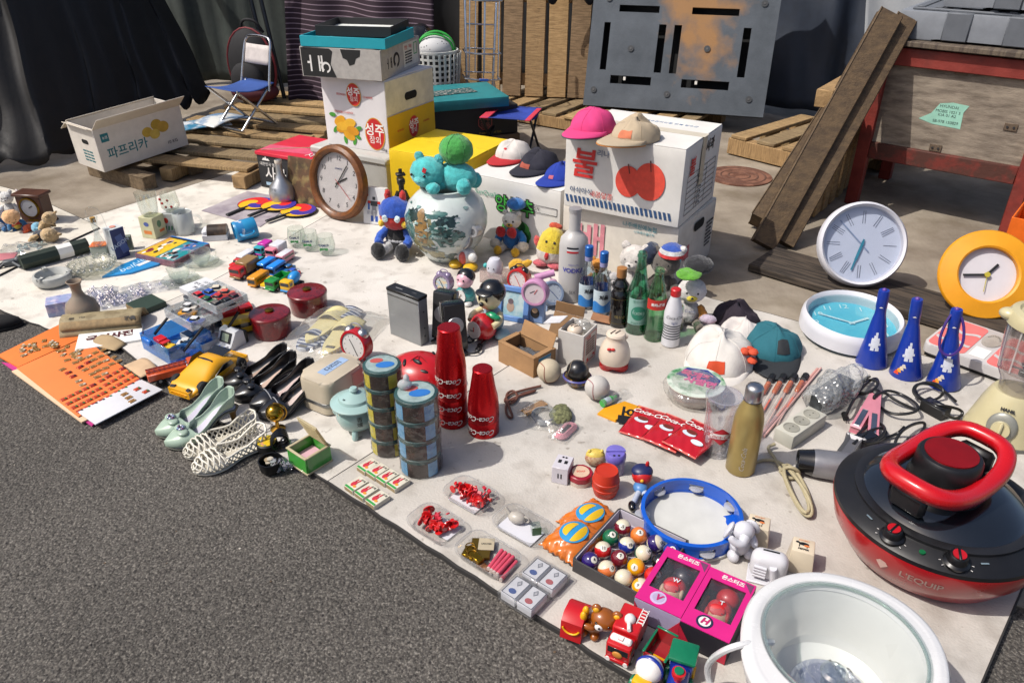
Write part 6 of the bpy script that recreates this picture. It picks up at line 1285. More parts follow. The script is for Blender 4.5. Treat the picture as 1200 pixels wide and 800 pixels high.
# yellow egg plush
t=thing('stuffed_toy','yellow and white egg shaped stuffed toy with a red tie beside the vodka bottle','stuffed toy',G(643,310),R(-15),'stuffed toys by the cartons',(R(-10),R(6),R(-15)))
part(t,'body',lambda b:b.lathe([(0,0),(.03,.004),(.054,.03),(.06,.06),(.0595,.062)],fuzz('bcb6b0'),seg=36));part(t,'upper_half',lambda b:b.lathe([(.0597,.062),(.057,.09),(.046,.125),(.026,.148),(0,.155)],fuzz('c8b030'),seg=36));part(t,'tie',lambda b:b.prism([(-.006,0),(.006,0),(.009,-.022),(0,-.032),(-.009,-.022)],0,.006,fuzz('b01a1e'),X((-.005,-.056,.062),(95,0,0))))
for q in(-1,1):part(t,'eye',lambda b:(b.ball((q*.016,-.049,.103),.006,BLACKG,seg=10,rings=8)));part(t,'arm',lambda b:b.ball((q*.06,.0,.085),(.014,.014,.026),fuzz('b84a4a'),rot=(0,q*25,0)));part(t,'foot',lambda b:b.ball((q*.03,-.03,.008),(.03,.034,.012),fuzz('b8505a')))
part(t,'smile',lambda b:b.tube([(.018*math.sin(R(a)),-.0555,.092-.012*math.cos(R(a)))for a in range(-60,61,15)],.0016,mat('7a2a20',.6),6));part(t,'topknot',lambda b:b.ball((0,.01,.158),(.028,.012,.014),fuzz('b84a30')))
# yellow feet behind, clear box figure
t=thing('boxed_figurine','white dome headed figurine in a small clear box in front of the blue jacket toy','figurine',G(580,330),R(-28));tray(t,0,0,0,.10,.06,.052,clear('f4ecea',.2,.06,0,.12),'clear_box',.002);part(t,'figurine',lambda b:(b.ball((0,0,.03),(.03,.022,.026),mat('b890a0',.3)),b.lathe([(.028,.04),(.032,.055),(.03,.08),(.02,.097),(0,.104)],mat('bfbfc8',.3,coat=.3),seg=28)))
for q in(-1,1):part(t,'eye',lambda b:b.ball((q*.011,-.029,.066),.003,BLACKG,seg=8,rings=6))
part(t,'teal_knob',lambda b:b.ball((-.04,0,.06),.01,mat('3a9a9a',.4)))
t=thing('stuffed_toy','small yellow stuffed toy with dark feet behind the boxed figurine','stuffed toy',G(606,320),R(-20));part(t,'body',lambda b:b.ball((0,0,.03),(.035,.03,.03),fuzz('c89a20')));part(t,'wing',lambda b:b.ball((.035,0,.045),(.03,.014,.014),fuzz('c89a20'),rot=(0,-30,0)));part(t,'foot',lambda b:b.ball((.0,-.035,.022),(.02,.012,.022),BLACK))
# red ear clock, doll clock, frame, pink clock, blue clock
aclock('alarm_clock','small red alarm clock with black bells behind the blue photo frame',608,342,R(-25),.042,.05,mat('b01418',.3,coat=.4),mat('c8c0c0',.4),BLACKG,.8,hm=INKR)
t=thing('figurine_clock','doll in a black cap hugging a red round clock with a green leaf','clock',G(574,392),R(-32),'figurine clocks');crm=mat('cfc49c',.28,coat=.4)
part(t,'body',lambda b:b.ball((0,.02,.05),(.04,.035,.05),mat('8fa8b4',.4)));part(t,'head',lambda b:b.ball((0,0,.142),(.043,.04,.044),crm));part(t,'cap',lambda b:b.ball((.004,.014,.158),(.047,.043,.042),BLACKG));part(t,'cap_brim',lambda b:b.ball((0,-.03,.17),(.032,.02,.006),BLACKG,rot=(20,0,0)));part(t,'nose',lambda b:b.ball((0,-.046,.135),.008,BLACKG,seg=10,rings=8))
for q in(-1,1):part(t,'eye',lambda b:b.ball((q*.014,-.038,.15),(.0045,.003,.008),BLACKG,seg=8,rings=6));part(t,'arm',lambda b:b.tube([(q*.036,.01,.085),(q*.055,-.02,.075),(q*.044,-.048,.066)],.011,crm,10,smooth=2));part(t,'foot',lambda b:b.ball((q*.05,.0,.016),(.024,.03,.016),mat('8fb0b8',.4)))
part(t,'clock_case',lambda b:b.ball((0,-.04,.05),(.047,.042,.047),mat('b01820',.25,coat=.5)));part(t,'dial',lambda b:b.cyl((0,0,0),.029,.004,mat('c4b8b4',.35),28,X((-.01,-.078,.052),(84,0,-8))));part(t,'dial_hands',lambda b:(b.box((-.008,-.0835,.056),(.002,.001,.016),INKR,0),b.box((-.015,-.0835,.05),(.014,.001,.002),INK,0)));part(t,'leaf',lambda b:[b.ball((.028+.012*k,-.03,.098-.004*k),(.022,.012,.009),mat('1a8a5c',.25,coat=.4),rot=(0,15*k,20*k))for k in range(2)])
p=G(600,376);t=thing('photo_frame','pale blue photo frame with a small picture standing behind the doll clock','photo frame',p,0,None,(R(-12),0,R(-22)));fb=mat('5f84bc',.4)
def frame_(b):
    for c,s in(((0,0,.009),(.12,.014,.018)),((0,0,.116),(.12,.014,.018)),((-.05,0,.0625),(.02,.014,.089)),((.05,0,.0625),(.02,.014,.089))):b.box(c,s,fb,.002)
part(t,'frame',frame_);part(t,'picture',lambda b:b.box((0,.002,.0625),(.08,.004,.089),mix_mat('8ab0bc','b8c8c8',.3,'noise',12),0));part(t,'figure_print',lambda b:(b.prism(arc(0,.03,.014,.018),0,.001,mat('a89080',.5),FR(-.01,0,.02)),b.prism(arc(0,.05,.010,.010),0,.0012,mat('6a5a60',.5),FR(-.01,0,.02))));part(t,'stand',lambda b:b.box((0,.03,.05),(.05,.006,.1),fb,.001,(25,0,0)))
t=thing('table_clock','pink round clock on a tall pale blue stand beside the photo frame','clock',G(627,378),R(-20));pk_=mat('b884a8',.35,coat=.3);part(t,'stand',lambda b:b.box((0,.012,.045),(.062,.03,.09),mat('7f9ac4',.4),.004));mk=X((0,.02,.118),(84,0,0));part(t,'case',lambda b:b.lathe([(0,0),(.042,0),(.047,.008),(.047,.036),(.043,.042),(.037,.042),(.037,.036),(0,.036)],pk_,seg=36,mtx=mk));part(t,'dial',lambda b:b.cyl((0,0,.0362),.0365,.001,mat('c0b4b8',.4),32,mk));part(t,'hand',lambda b:(b.box((-.006,.004,.038),(.02,.0018,.001),INK,0,(0,0,30),mtx=mk),b.box((.006,.006,.0385),(.02,.0016,.001),INKR,0,(0,0,60),mtx=mk)));part(t,'sticker',lambda b:(b.prism(arc(0,.04,.016,.02),0,.001,mat('2a2624',.5),FR(0,-.0032,0)),b.prism(arc(0,.05,.010,.010),0,.0013,mat('b89a7a',.5),FR(0,-.0032,0))));part(t,'alarm_bar',lambda b:b.rod((-.01,.02,.162),(.05,.05,.178),.012,pk_,12))
aclock('alarm_clock','pale blue alarm clock with mauve bells leaning back beside the vodka bottle',649,362,R(28),.045,.05,mat('7f8fa8',.35,coat=.2),mat('b4bcc4',.4),mat('a88098',.35),.78,tilt=-30,hm=INKB)
# ================================================================ small cartons
p,q,r_=G(584,423),G(625,443),G(652,430);w=(q-p).length;d=(r_-q).length
t=carton('small_carton','open brown cardboard box with a silvery packet inside',p,math.atan2((q-p).y,(q-p).x),w,d*1.02,.072,CARD,open_=True);
part(t,'packet',lambda b:b.grid(lambda u,v:(.012+(w-.024)*u,.014+(d-.03)*v,.03+.03*u*.6+.004*math.sin(u*17+v*21)),16,12,mat('8a8e94',.15,.7,bump=.5)),thick=.004);part(t,'flap',lambda b:(b.box((w/2,.006,.074),(w,.014,.003),CARD,.0005),b.box((w-.008,d/2,.074),(.018,d-.03,.003),CARD,.0005),b.box((.008,d/2,.074),(.018,d-.03,.003),CARD,.0005)));part(t,'back_flap',lambda b:b.box((w/2,d+.004,.09),(w*.9,.003,.05),CARD,.0008,(-22,0,0)))
part(t,'label',lambda b:(b.box((w+.0004,d*.5,.05),(.0008,.055,.03),mat('b4b8b8',.6),0),b.box((w+.0009,d*.5,.06),(.0008,.055,.009),mat('2a7aa0',.5),0)))
p,q,r_=G(653,424),G(682,433),G(703,419);w=(q-p).length;d=(r_-q).length
wb_=mat('bcb8b2',.7,var=.04);t=carton('small_carton','white carton with a red printed panel and a pale coin bank inside',p,math.atan2((q-p).y,(q-p).x),w,d,.118,wb_,open_=True);rz0=math.atan2((q-p).y,(q-p).x)
part(t,'print_frame',lambda b:frm(b,.008,d-.008,.012,.106,1,1,INKR,RT(w+.0002,0,0),.0016));[txt('■■■■ ■■ ■■■',.0065,mat('7a5a58',.7),t,RT(w+.0014,d*.5,.088-k*.009),name='small_print')for k in range(6)];txt('저금통',.011,INKR,t,RT(w+.0014,d*.35,.098));part(t,'bow_print',lambda b:(b.cyl((0,0,0),.005,.0008,INKR,12,RT(w+.0002,d*.35,.02)),b.box((w+.0004,d*.8,.022),(.0008,.012,.008),INKR,.0003)))
part(t,'flap',lambda b:b.box((-.028,d*.35,.13),(.062,d*.55,.0025),mat('c2c2c4',.6),.0005,(0,-18,0)));part(t,'wrap',lambda b:crump(b,(w*.6,d*.65,.118),(w*.3,d*.25,.022),PLB,4));part(t,'bank_top',lambda b:b.ball((w*.45,d*.4,.108),(.026,.026,.02),mat('c4b4a2',.4)));part(t,'slot',lambda b:[b.box((w*.45-.006+.012*k,d*.4-.002,.1272),(.003,.02,.002),BLACK,0,(0,0,-30))for k in range(2)])
b=B();b.box((0,0,.0),(.10,.085,.003),CARD,.0008);b.box((.0,.058,.010),(.10,.036,.003),mat('7a5c3c',.8),.0008,(38,0,0));one(b,'carton_flap','large brown cardboard flap standing behind the white carton','cardboard',G(662,400)+Vector((0,0,.058)),R(-25),None,(R(48),R(4),R(-22)));part(D.objects['carton_flap'],'support',lambda b:b.box((0,.02,-.03),(.08,.003,.06),CARD,.0008,(-40,0,0)))
b=B();b.box((0,0,.004),(.085,.036,.004),mat('94694a',.8,var=.15),.001);one(b,'cardboard_strip','reddish brown cardboard strip in front of the small bottles','cardboard',G(707,378)+Vector((0,0,.012)),R(-18),None,(R(16),R(6),R(-18)))
# coin bank
t=thing('coin_bank','white and red coin bank with two slots and a small red bow','coin bank',G(719,430),R(-8));cb=mat('cbbcaa',.35,coat=.2,var=.03)
part(t,'body',lambda b:b.lathe([(.046,.026),(.0495,.04),(.048,.06),(.04,.085),(.03,.102),(.028,.112),(.031,.118),(.028,.124),(.018,.128),(0,.129)],cb,seg=36));part(t,'trousers',lambda b:b.lathe([(0,.010),(.034,.010),(.044,.018),(.0465,.027),(.0,.0275)],mat('a81418',.35,coat=.2),seg=36))
for q in(-1,1):part(t,'leg',lambda b:b.lathe([(0,0),(.02,0),(.024,.006),(.024,.018),(0,.02)],mat('a81418',.35,coat=.2),c=(q*.021,-.008,0),seg=20));part(t,'slot',lambda b:b.box((-.002+q*.007,-.004,.1282),(.0035,.026,.003),mat('2a1c18',.6),0,(0,0,-35)));part(t,'bow',lambda b:b.ball((-.012+q*.006,-.040,.086),(.007,.004,.005),INKR,seg=10,rings=8))
part(t,'ear',lambda b:b.ball((.03,.0,.112),(.008,.006,.008),cb))
# ================================================================ bottles
def bottle(name,label,px,py,ytop,prof,m,grp=None,cap=None,rz=0):
    """prof: (radius, height fraction)"""
    p=G(px,py);h=HZ(ytop,p.y)-p.z;t=thing(name,label,'bottle',p,rz,grp)
    k=.0025;pr=[(0,.002),(prof[0][0]*.9,0)]+[(r,z*h)for r,z in prof];inner=[(max(.002,r-k),z*h)for r,z in prof[::-1]]
    part(t,'glass_body',lambda b:b.lathe(pr+inner[0:1]+inner+[(0,.006)],m,seg=40));return t,h
fro=clear('d6d4d2',.12,.4,0,.5)
t,h=bottle('bottle','tall frosted vodka bottle with a short neck, the largest bottle',670,348,247,[(.05,.003),(.0525,.012),(.0525,.62),(.048,.70),(.032,.755),(.022,.78),(.0205,.80),(.0205,.985),(.022,.99),(.022,1)],fro,'bottles by the apple cartons')
txt('VODKA',.023,mat('4a4a9c',.5),t,X((0,0,h*.385),(0,0,-4)),cyl=.0528,bold=.0008);txt('ABSOLUTE',.008,mat('4a4a9c',.5),t,X((0,0,h*.45),(0,0,-4)),cyl=.0528);txt('SIX',.018,mat('5a5a60',.5),t,X((0,0,h*.13),(0,0,-4)),cyl=.0528);part(t,'medallion',lambda b:[b.grid(lambda u,v:(.0531*math.sin(R(-32+46*u)),-.0531*math.cos(R(-32+46*u)),h*(.585+.022*k)+h*.02*v),8,1,mat(('c0282c','d0d0d0','20242c')[k],.4))for k in range(3)]);part(t,'cap',lambda b:b.lathe([(0,h*.995),(.022,h*.995),(.0225,h*1.0),(.0225,h*1.03),(0,h*1.033)],mat('a4a4a6',.4,.4),seg=28))
sj=clear('eef4f8',.16)
for(px,py,yt,lab)in((687,359,288,'blue capped clear soju bottle right of the vodka bottle, the left of two'),(704,366,295,'blue capped clear soju bottle beside the dark bottle, the right of two')):
    t,h=bottle('bottle',lab,px,py,yt,[(.029,.005),(.031,.02),(.031,.45),(.027,.56),(.016,.68),(.0125,.76),(.0125,.86)],sj,'bottles by the apple cartons')
    part(t,'cap',lambda b:b.lathe([(.0145,h*.845),(.015,h*.86),(.015,h*.99),(.013,h),(0,h)],mat('1a5ca8',.3,.3),seg=24));part(t,'neck_label',lambda b:b.lathe([(.0132,h*.77),(.0142,h*.84)],mat('8a8ab0',.5),seg=24))
    lbm=mix_mat('2a6ab4','b8c8d0',.5,'noise',14,.42,.5);part(t,'paper_label',lambda b:b.grid(lambda u,v:(.0316*math.sin(R(-75+150*u)),-.0316*math.cos(R(-75+150*u)),h*.06+h*.36*v),16,1,mat('b4c2c8',.5)));part(t,'blue_wave',lambda b:b.grid(lambda u,v:(.0319*math.sin(R(-75+150*u)),-.0319*math.cos(R(-75+150*u)),h*.06+h*(.15+.03*math.sin(u*9))*v),16,1,mat('2a74b8',.5)));txt('처음',.018,INK,t,X((0,0,h*.31),(0,0,6)),cyl=.0322,bold=.0008)
    part(t,'back_label',lambda b:b.grid(lambda u,v:(.0285*math.sin(R(130+110*u)),-.0285*math.cos(R(130+110*u)),h*.1+h*.36*v),12,1,mat('2a4a8a',.5)));part(t,'liquor',lambda b:b.lathe([(0,.007),(.0278,.007),(.0278,h*.2),(0,h*.2)],clear('f0f6fa',.05),seg=24))
t,h=bottle('bottle','small black bottle with a ribbed shoulder and tan cap',724,380,313,[(.03,.005),(.032,.02),(.032,.55),(.026,.60),(.024,.63),(.028,.66),(.027,.72),(.02,.76),(.016,.80),(.015,.86)],mat('0b0a0a',.12,coat=.5),'bottles by the apple cartons');part(t,'cap',lambda b:b.lathe([(.0165,h*.84),(.017,h*.85),(.017,h*.99),(0,h)],mat('9a6a3a',.5),seg=24));txt('매취순',.014,mat('8a7a4a',.4),t,X((0,0,h*.2)),cyl=.0325);part(t,'label_band',lambda b:[b.lathe([(.0324,h*z),(.0324,h*z+.0012)],mat('6a5a2a',.4),seg=32)for z in(.08,.5)])
gg=clear('bfe8d8',.16);gg2=clear('d3f0da',.16)
t,h=bottle('bottle','tall green glass soda bottle with a pale printed label',745,387,295,[(.036,.004),(.038,.02),(.038,.46),(.033,.56),(.022,.70),(.0155,.84),(.014,.93),(.0165,.94),(.0165,.965),(.014,.97),(.014,1)],gg,'bottles by the apple cartons')
lm_=mat('86a89e',.5,var=.08);part(t,'printed_label',lambda b:b.grid(lambda u,v:(.0384*math.sin(R(-62+124*u)),-.0384*math.cos(R(-62+124*u)),h*.14+h*.33*v),16,1,lm_));part(t,'green_oval',lambda b:b.grid(lambda u,v:(.0388*math.sin(R(-5+38*(v)*math.cos(6.283*u))),-.0388*math.cos(R(-5+38*(v)*math.cos(6.283*u))),h*.29+h*.09*v*math.sin(6.283*u)),24,2,mat('2a7a62',.5)));txt('칠성사이다',.011,mat('2a6a56',.5),t,X((0,0,h*.435)),cyl=.039);txt('CIDER',.014,mat('a8c4b8',.5),t,X((0,0,h*.29)),cyl=.0392);txt('ENJOY COOL',.009,mat('2a6a56',.5),t,X((0,0,h*.165)),cyl=.039)
part(t,'back_glass',lambda b:b.lathe([(0,.006),(.033,.006),(.033,.012),(0,.014)],clear('8ad0b4',.1),seg=24))
t,h=bottle('bottle','shorter pale green glass cola bottle with a red printed band',765,396,314,[(.029,.004),(.032,.02),(.032,.1),(.028,.24),(.0315,.42),(.0325,.6),(.026,.72),(.0165,.86),(.0145,.93),(.0165,.94),(.0165,.97),(.014,.975),(.014,1)],gg2,'bottles by the apple cartons');part(t,'red_band',lambda b:b.grid(lambda u,v:(.0332*math.sin(R(-72+144*u)),-.0332*math.cos(R(-72+144*u)),h*.47+h*.14*v),16,1,mat('b02a22',.5)));txt('코카-콜라',.012,wht,t,X((0,0,h*.54)),cyl=.0338,bold=.0006);part(t,'back_glass',lambda b:b.lathe([(0,.006),(.028,.006),(.028,.014),(0,.016)],clear('a0d8b0',.1),seg=24))
wp_=mat('c4c4c8',.35,coat=.2);t,h=bottle('bottle','small white bottle with navy stripes and a red cap',785,403,338,[(.027,.004),(.03,.02),(.03,.12),(.027,.3),(.03,.5),(.030,.58),(.024,.72),(.0165,.84),(.0145,.9)],wp_,'bottles by the apple cartons');part(t,'cap',lambda b:b.lathe([(.016,h*.88),(.0165,h*.9),(.0165,h*.985),(.014,h),(0,h)],mat('b01820',.35,coat=.3),seg=24));txt('Coca-Cola',.0145,INK,t,X((0,0,h*.55),(0,0,0)),cyl=.031,shear=.35);txt('light',.012,INKB,t,X((0,0,h*.46)),cyl=.0302)
bp2=[(.03,.12),(.027,.3),(.03,.5)];part(t,'navy_stripes',lambda b:[b.lathe([(r,h*z),(r,h*(z+.018))],INK,seg=32)for z,r in((.16,.0298),(.205,.0292),(.25,.0286),(.295,.0277),(.34,.0282),(.385,.0289))])
# ================================================================ toys behind the bottles
gb='stuffed toys by the cartons'
t=plush('stuffed_toy','white bear stuffed toy with a dark scarf lying against the lower apple carton',G(741,340),R(-30),.085,'c0bab4','c8c2bc','c4beb8','d0cac4','c0bab4',hs=1.25,group=gb,eyes=True);part(t,'scarf',lambda b:b.ball((.05,.02,.155),(.03,.05,.04),fuzz('1c2a44')))
t=plush('stuffed_toy','grey bear stuffed toy in a striped knitted hat beside the green bottle',G(776,345),R(-25),.085,'5a544e','6a645e','5c5650','9a8a7e','544e48',hs=1.2,group=gb);part(t,'hat',lambda b:(b.lathe([(.05,0),(.048,.012)],fuzz('c02a2a'),c=(.02,0,.165),seg=28),b.lathe([(.048,.012),(.04,.026)],fuzz('b8b8b8'),c=(.02,0,.165),seg=28),b.lathe([(.04,.026),(.022,.038),(0,.042)],fuzz('24489a'),c=(.02,0,.165),seg=28)));part(t,'pompom',lambda b:b.ball((.058,0,.19),.014,fuzz('c8c4c0')))
t=plush('stuffed_toy','white stuffed toy in a dark cap and grey shirt sitting right of the white bottle',G(806,378),R(-10),.085,'a4a0a0','b0acac','c8c2c0','c0b03a','6a6258',hs=1.1,arm='b87a30',group=gb,ear=False);part(t,'cap',lambda b:(b.ball((.012,.01,.215),(.05,.046,.03),fuzz('1c1c20')),b.ball((-.02,-.045,.205),(.045,.03,.008),fuzz('5a9a2a'),rot=(20,0,20))));txt('Giants',.014,INKB,t,X((0,-.0345,.062),(90,0,0)));part(t,'hand',lambda b:b.ball((.062,-.04,.04),(.028,.018,.016),fuzz('b8a8b8')))
plush('stuffed_toy','small white stuffed toy between the soju bottles and the white bear',G(718,346),R(-10),.05,'b8b4b2','c4c0be','bcb8b6','c8c4c2','b0acaa',group=gb)
plush('stuffed_toy','orange and green stuffed toy behind the soju bottles',G(700,335),R(-20),.06,'4a8a3a','7aa040','c08030','d09a4a','c08030',group=gb)
# ================================================================ caps
def cap(label,loc,rz,crown,brim,under=None,tilt=(0,0),s=1,crush=0,logo=None,seed=1,trim=None,flip=False):
    t=thing('hat',label,'cap',loc,0,'baseball caps',(R(tilt[0]),R(tilt[1]),rz));t.scale=(s,s,s);mc=mat(crown,.9,var=.07,sc=9,bump=.25,bsc=160);mb=mat(brim,.85,var=.06,bump=.2,bsc=160);rn=random.Random(seed);ph=[rn.uniform(0,6)for _ in range(6)]
    def cr(u,v):
        a=2*PI*u;e=v*PI/2;r=.088*math.cos(e)**.75 if v<1 else 0;z=.080*math.sin(e)**1.15
        w=1-crush*(.5+.5*math.sin(a*2+ph[0]+e*3))*math.sin(e*1.3)*.5
        fl=1+.02*math.sin(a*6)*math.sin(2*e)+.022*math.sin(a*11+ph[1]+e*7)+.035*noise.noise(Vector((math.cos(a)*1.5,math.sin(a)*1.5,e*1.6+ph[3])))
        return(r*math.cos(a)*fl*.92,r*math.sin(a)*fl*1.06,z*w*(1-.1*crush*math.cos(a+ph[2]))+.012*crush*noise.noise(Vector((math.cos(a)*2,math.sin(a)*2,e*2+ph[4])))*math.sin(e))
    part(t,'crown',lambda b:b.grid(cr,56,18,mc,close_u=True),thick=.002,sharp=60)
    def br(u,v,dz=0):
        a=R(-90-72+144*u);x0,y0=.080*math.cos(a),.088*math.sin(a);k=math.cos((u-.5)*PI)**.6*.088
        x=x0*(1+.02*v);y=y0-k*v;return(x,y,.014+dz-.012*(abs(u-.5)*2)**2*(.3+.7*v)-.006*v*v)
    part(t,'brim',lambda b:b.grid(lambda u,v:br(max(.001,min(.999,u)),v),26,8,mb),thick=.002)
    if under:part(t,'brim_underside',lambda b:b.grid(lambda u,v:br(max(.001,min(.999,u)),v*1.03,-.003),26,8,mat(under,.9)),thick=.002)
    part(t,'button',lambda b:b.ball((0,0,.081*(1-.3*crush)),(.008,.008,.004),mc,seg=12,rings=8))
    part(t,'seam',lambda b:[b.tube([Vector(cr(k/6+.25,v/14))*1.012+Vector((0,0,.0006))for v in range(0,14)],.0009,mc,5)for k in range(6)])
    if logo:
        lc,fn=logo;part(t,'emblem',lambda b:fn(b,cr,mat(lc,.8)))
    return t
def patch(a0,a1,e0,e1):
    def f(b,cr,m):b.grid(lambda u,v:Vector(cr((270+a0+(a1-a0)*u)/360,e0+(e1-e0)*v))*1.022+Vector((0,0,.001)),10,8,m)
    return f
def onbox(px,py,z):return G(px,py,z)
zl=.294;za=.5535
cap('white baseball cap with a red brim on the lettuce carton',onbox(602,184,zl),R(-35),'c4beb8','a82026',s=.98,crush=.5,logo=('c0282c',patch(-4,8,.5,.62)))
cap('dark navy cap with a red emblem between two caps on the lettuce carton',onbox(632,196,zl),R(-40),'20202c','20202c',s=1.0,crush=.6,seed=3,logo=('9a4a3a',patch(-30,10,.12,.34)))
cap('bright blue cap nearest the apple carton on the lettuce carton',onbox(659,209,zl),R(-40),'16328e','16328e',s=.88,crush=.6,seed=5,logo=('b05a6a',patch(-8,8,.2,.35)))
cap('bright pink cap with a grey brim edge on the apple carton',onbox(695,152,za),R(-35),'c83a74','c83a74',under='4a5058',s=1.0,crush=.15,seed=7)
cap('beige cap with an orange lining and embroidered emblem on the apple carton',onbox(745,162,za),R(-52),'a89880','a89880',under='b07030',s=1.0,crush=.65,seed=9,logo=('b86a4a',patch(0,36,.2,.5)))
cap('white cap with an orange square emblem lying at the front of the heap',G(843,421),R(-24),'c4c0ba','c6c2bc',s=1.32,crush=.55,seed=11,tilt=(6,0),logo=('b8401c',patch(-12,20,.22,.5)))
t=D.objects[[o.name for o in D.objects if o.get('label','').startswith('white cap with an orange square')][0]];part(t,'side_emblem',lambda b:[b.ball((.066+.012*math.sin(k*2),-.02+.014*math.cos(k*2.2),.05+.012*math.sin(k*1.3)),(.012,.012,.008),mat('c0482a',.8),seg=8,rings=6)for k in range(6)])
cap('white cap with a red letter behind the teal cap',G(870,396),R(-60),'c2bcb8','a81c24',s=.95,crush=.8,seed=13,logo=('8a1a22',patch(-6,26,.3,.5)))
cap('dark plum cap lying at the back of the heap of caps',G(862,376),R(10),'231a26','231a26',s=.95,crush=.9,seed=15)
cap('teal cap with a dark round badge and black brim',G(905,410),R(-15),'1f5c68','24282c',s=1.12,crush=.5,seed=17,logo=('22262a',patch(4,34,.35,.65)))
# ================================================================ wall clocks on the right
lc=mat('c8c8ce',.35,coat=.2,var=.02)
p=G(1003,336,.035);t=thing('wall_clock','white rimmed wall clock with a pale blue face and thin lines leaning upright','clock',p,0,'wall clocks',(R(-24),0,R(-8)));r=.157
fk=clock(t,r,.03,.045,lc,mat('c2cad6',.4,var=.02),.88)
part(t,'hour_marks',lambda b:[b.box((r*.64*math.cos(R(90-30*k))+dx*math.sin(R(90-30*k)),r*.64*math.sin(R(90-30*k))-dx*math.cos(R(90-30*k)),.001),(r*.3,.0016,.0008),mat('5a5e6a',.5),0,(0,0,90-30*k+dx*300),mtx=fk)for k in range(12)for dx in((-.007,0,.007)if k in(2,7,8,10)else(-.004,.004)if k!=3 else(0,))])
tq_=mat('2a8498',.4);hand(t,fk,-45,.12,.004,mat('8a9ab4',.4),.3,.004);hand(t,fk,197,.10,.006,tq_,.2,.006);hand(t,fk,197,.06,.009,tq_,.2,.007)
part(t,'glass',lambda b:b.cyl((0,0,.024),r*.88,.001,clear('fafafc',.02,.02),56,fk))
p=G(1148,374,.03);t=thing('wall_clock','wall clock with a wide yellow rim and a plain white face at the right edge','clock',p,0,'wall clocks',(R(-30),0,R(-16)));r=.155
yk=mat('d08c0c',.5,var=.06);mk=X((0,0,r),(90,0,0));part(t,'rim',lambda b:b.lathe([(r*.60,-.012),(r*.60,.022),(r*.64,.026),(r*.97,.014),(r,.008),(r,0),(0,0)],yk,seg=64,mtx=mk));part(t,'face',lambda b:b.cyl((0,0,-.011),r*.598,.012,mat('bcb8bc',.6,var=.03),48,mk));fk=mk@X((0,0,.001))
hand(t,fk,38,.05,.008,BLACK,.1,.006);hand(t,fk,263,.075,.007,BLACK,.1,.008);hand(t,fk,184,.06,.002,mat('a89a30',.4),.2,.01,'second_hand');part(t,'hub',lambda b:b.cyl((0,0,.004),.009,.01,mat('a89a30',.4),16,fk))
p=G(988,392);t=thing('wall_clock','white rimmed clock with a bright cyan face lying flat on the ground','clock',p,0,'wall clocks',(R(88),0,R(-12)));r=.164
t.rotation_euler=(R(-86),0,R(-6));t.location=p+Vector((0,-r,.012));fk=clock(t,r,.03,.062,lc,mix_mat('4ab4d2','7accdc',.22,'noise',3,.35,.65),.86)
wf=mat('d8e8ec',.5)
for k in range(12):
    a=R(90-30*(k+1));txt(str(k+1),.036,wf,t,fk@X((r*.68*math.cos(a),r*.68*math.sin(a),.001)),name='numeral')
hand(t,fk,60,.075,.009,wf,.1,.004);hand(t,fk,-62,.11,.006,wf,.1,.006);part(t,'glass',lambda b:b.cyl((0,0,.03),r*.86,.0012,clear('f4fafa',.06,.02),56,fk))
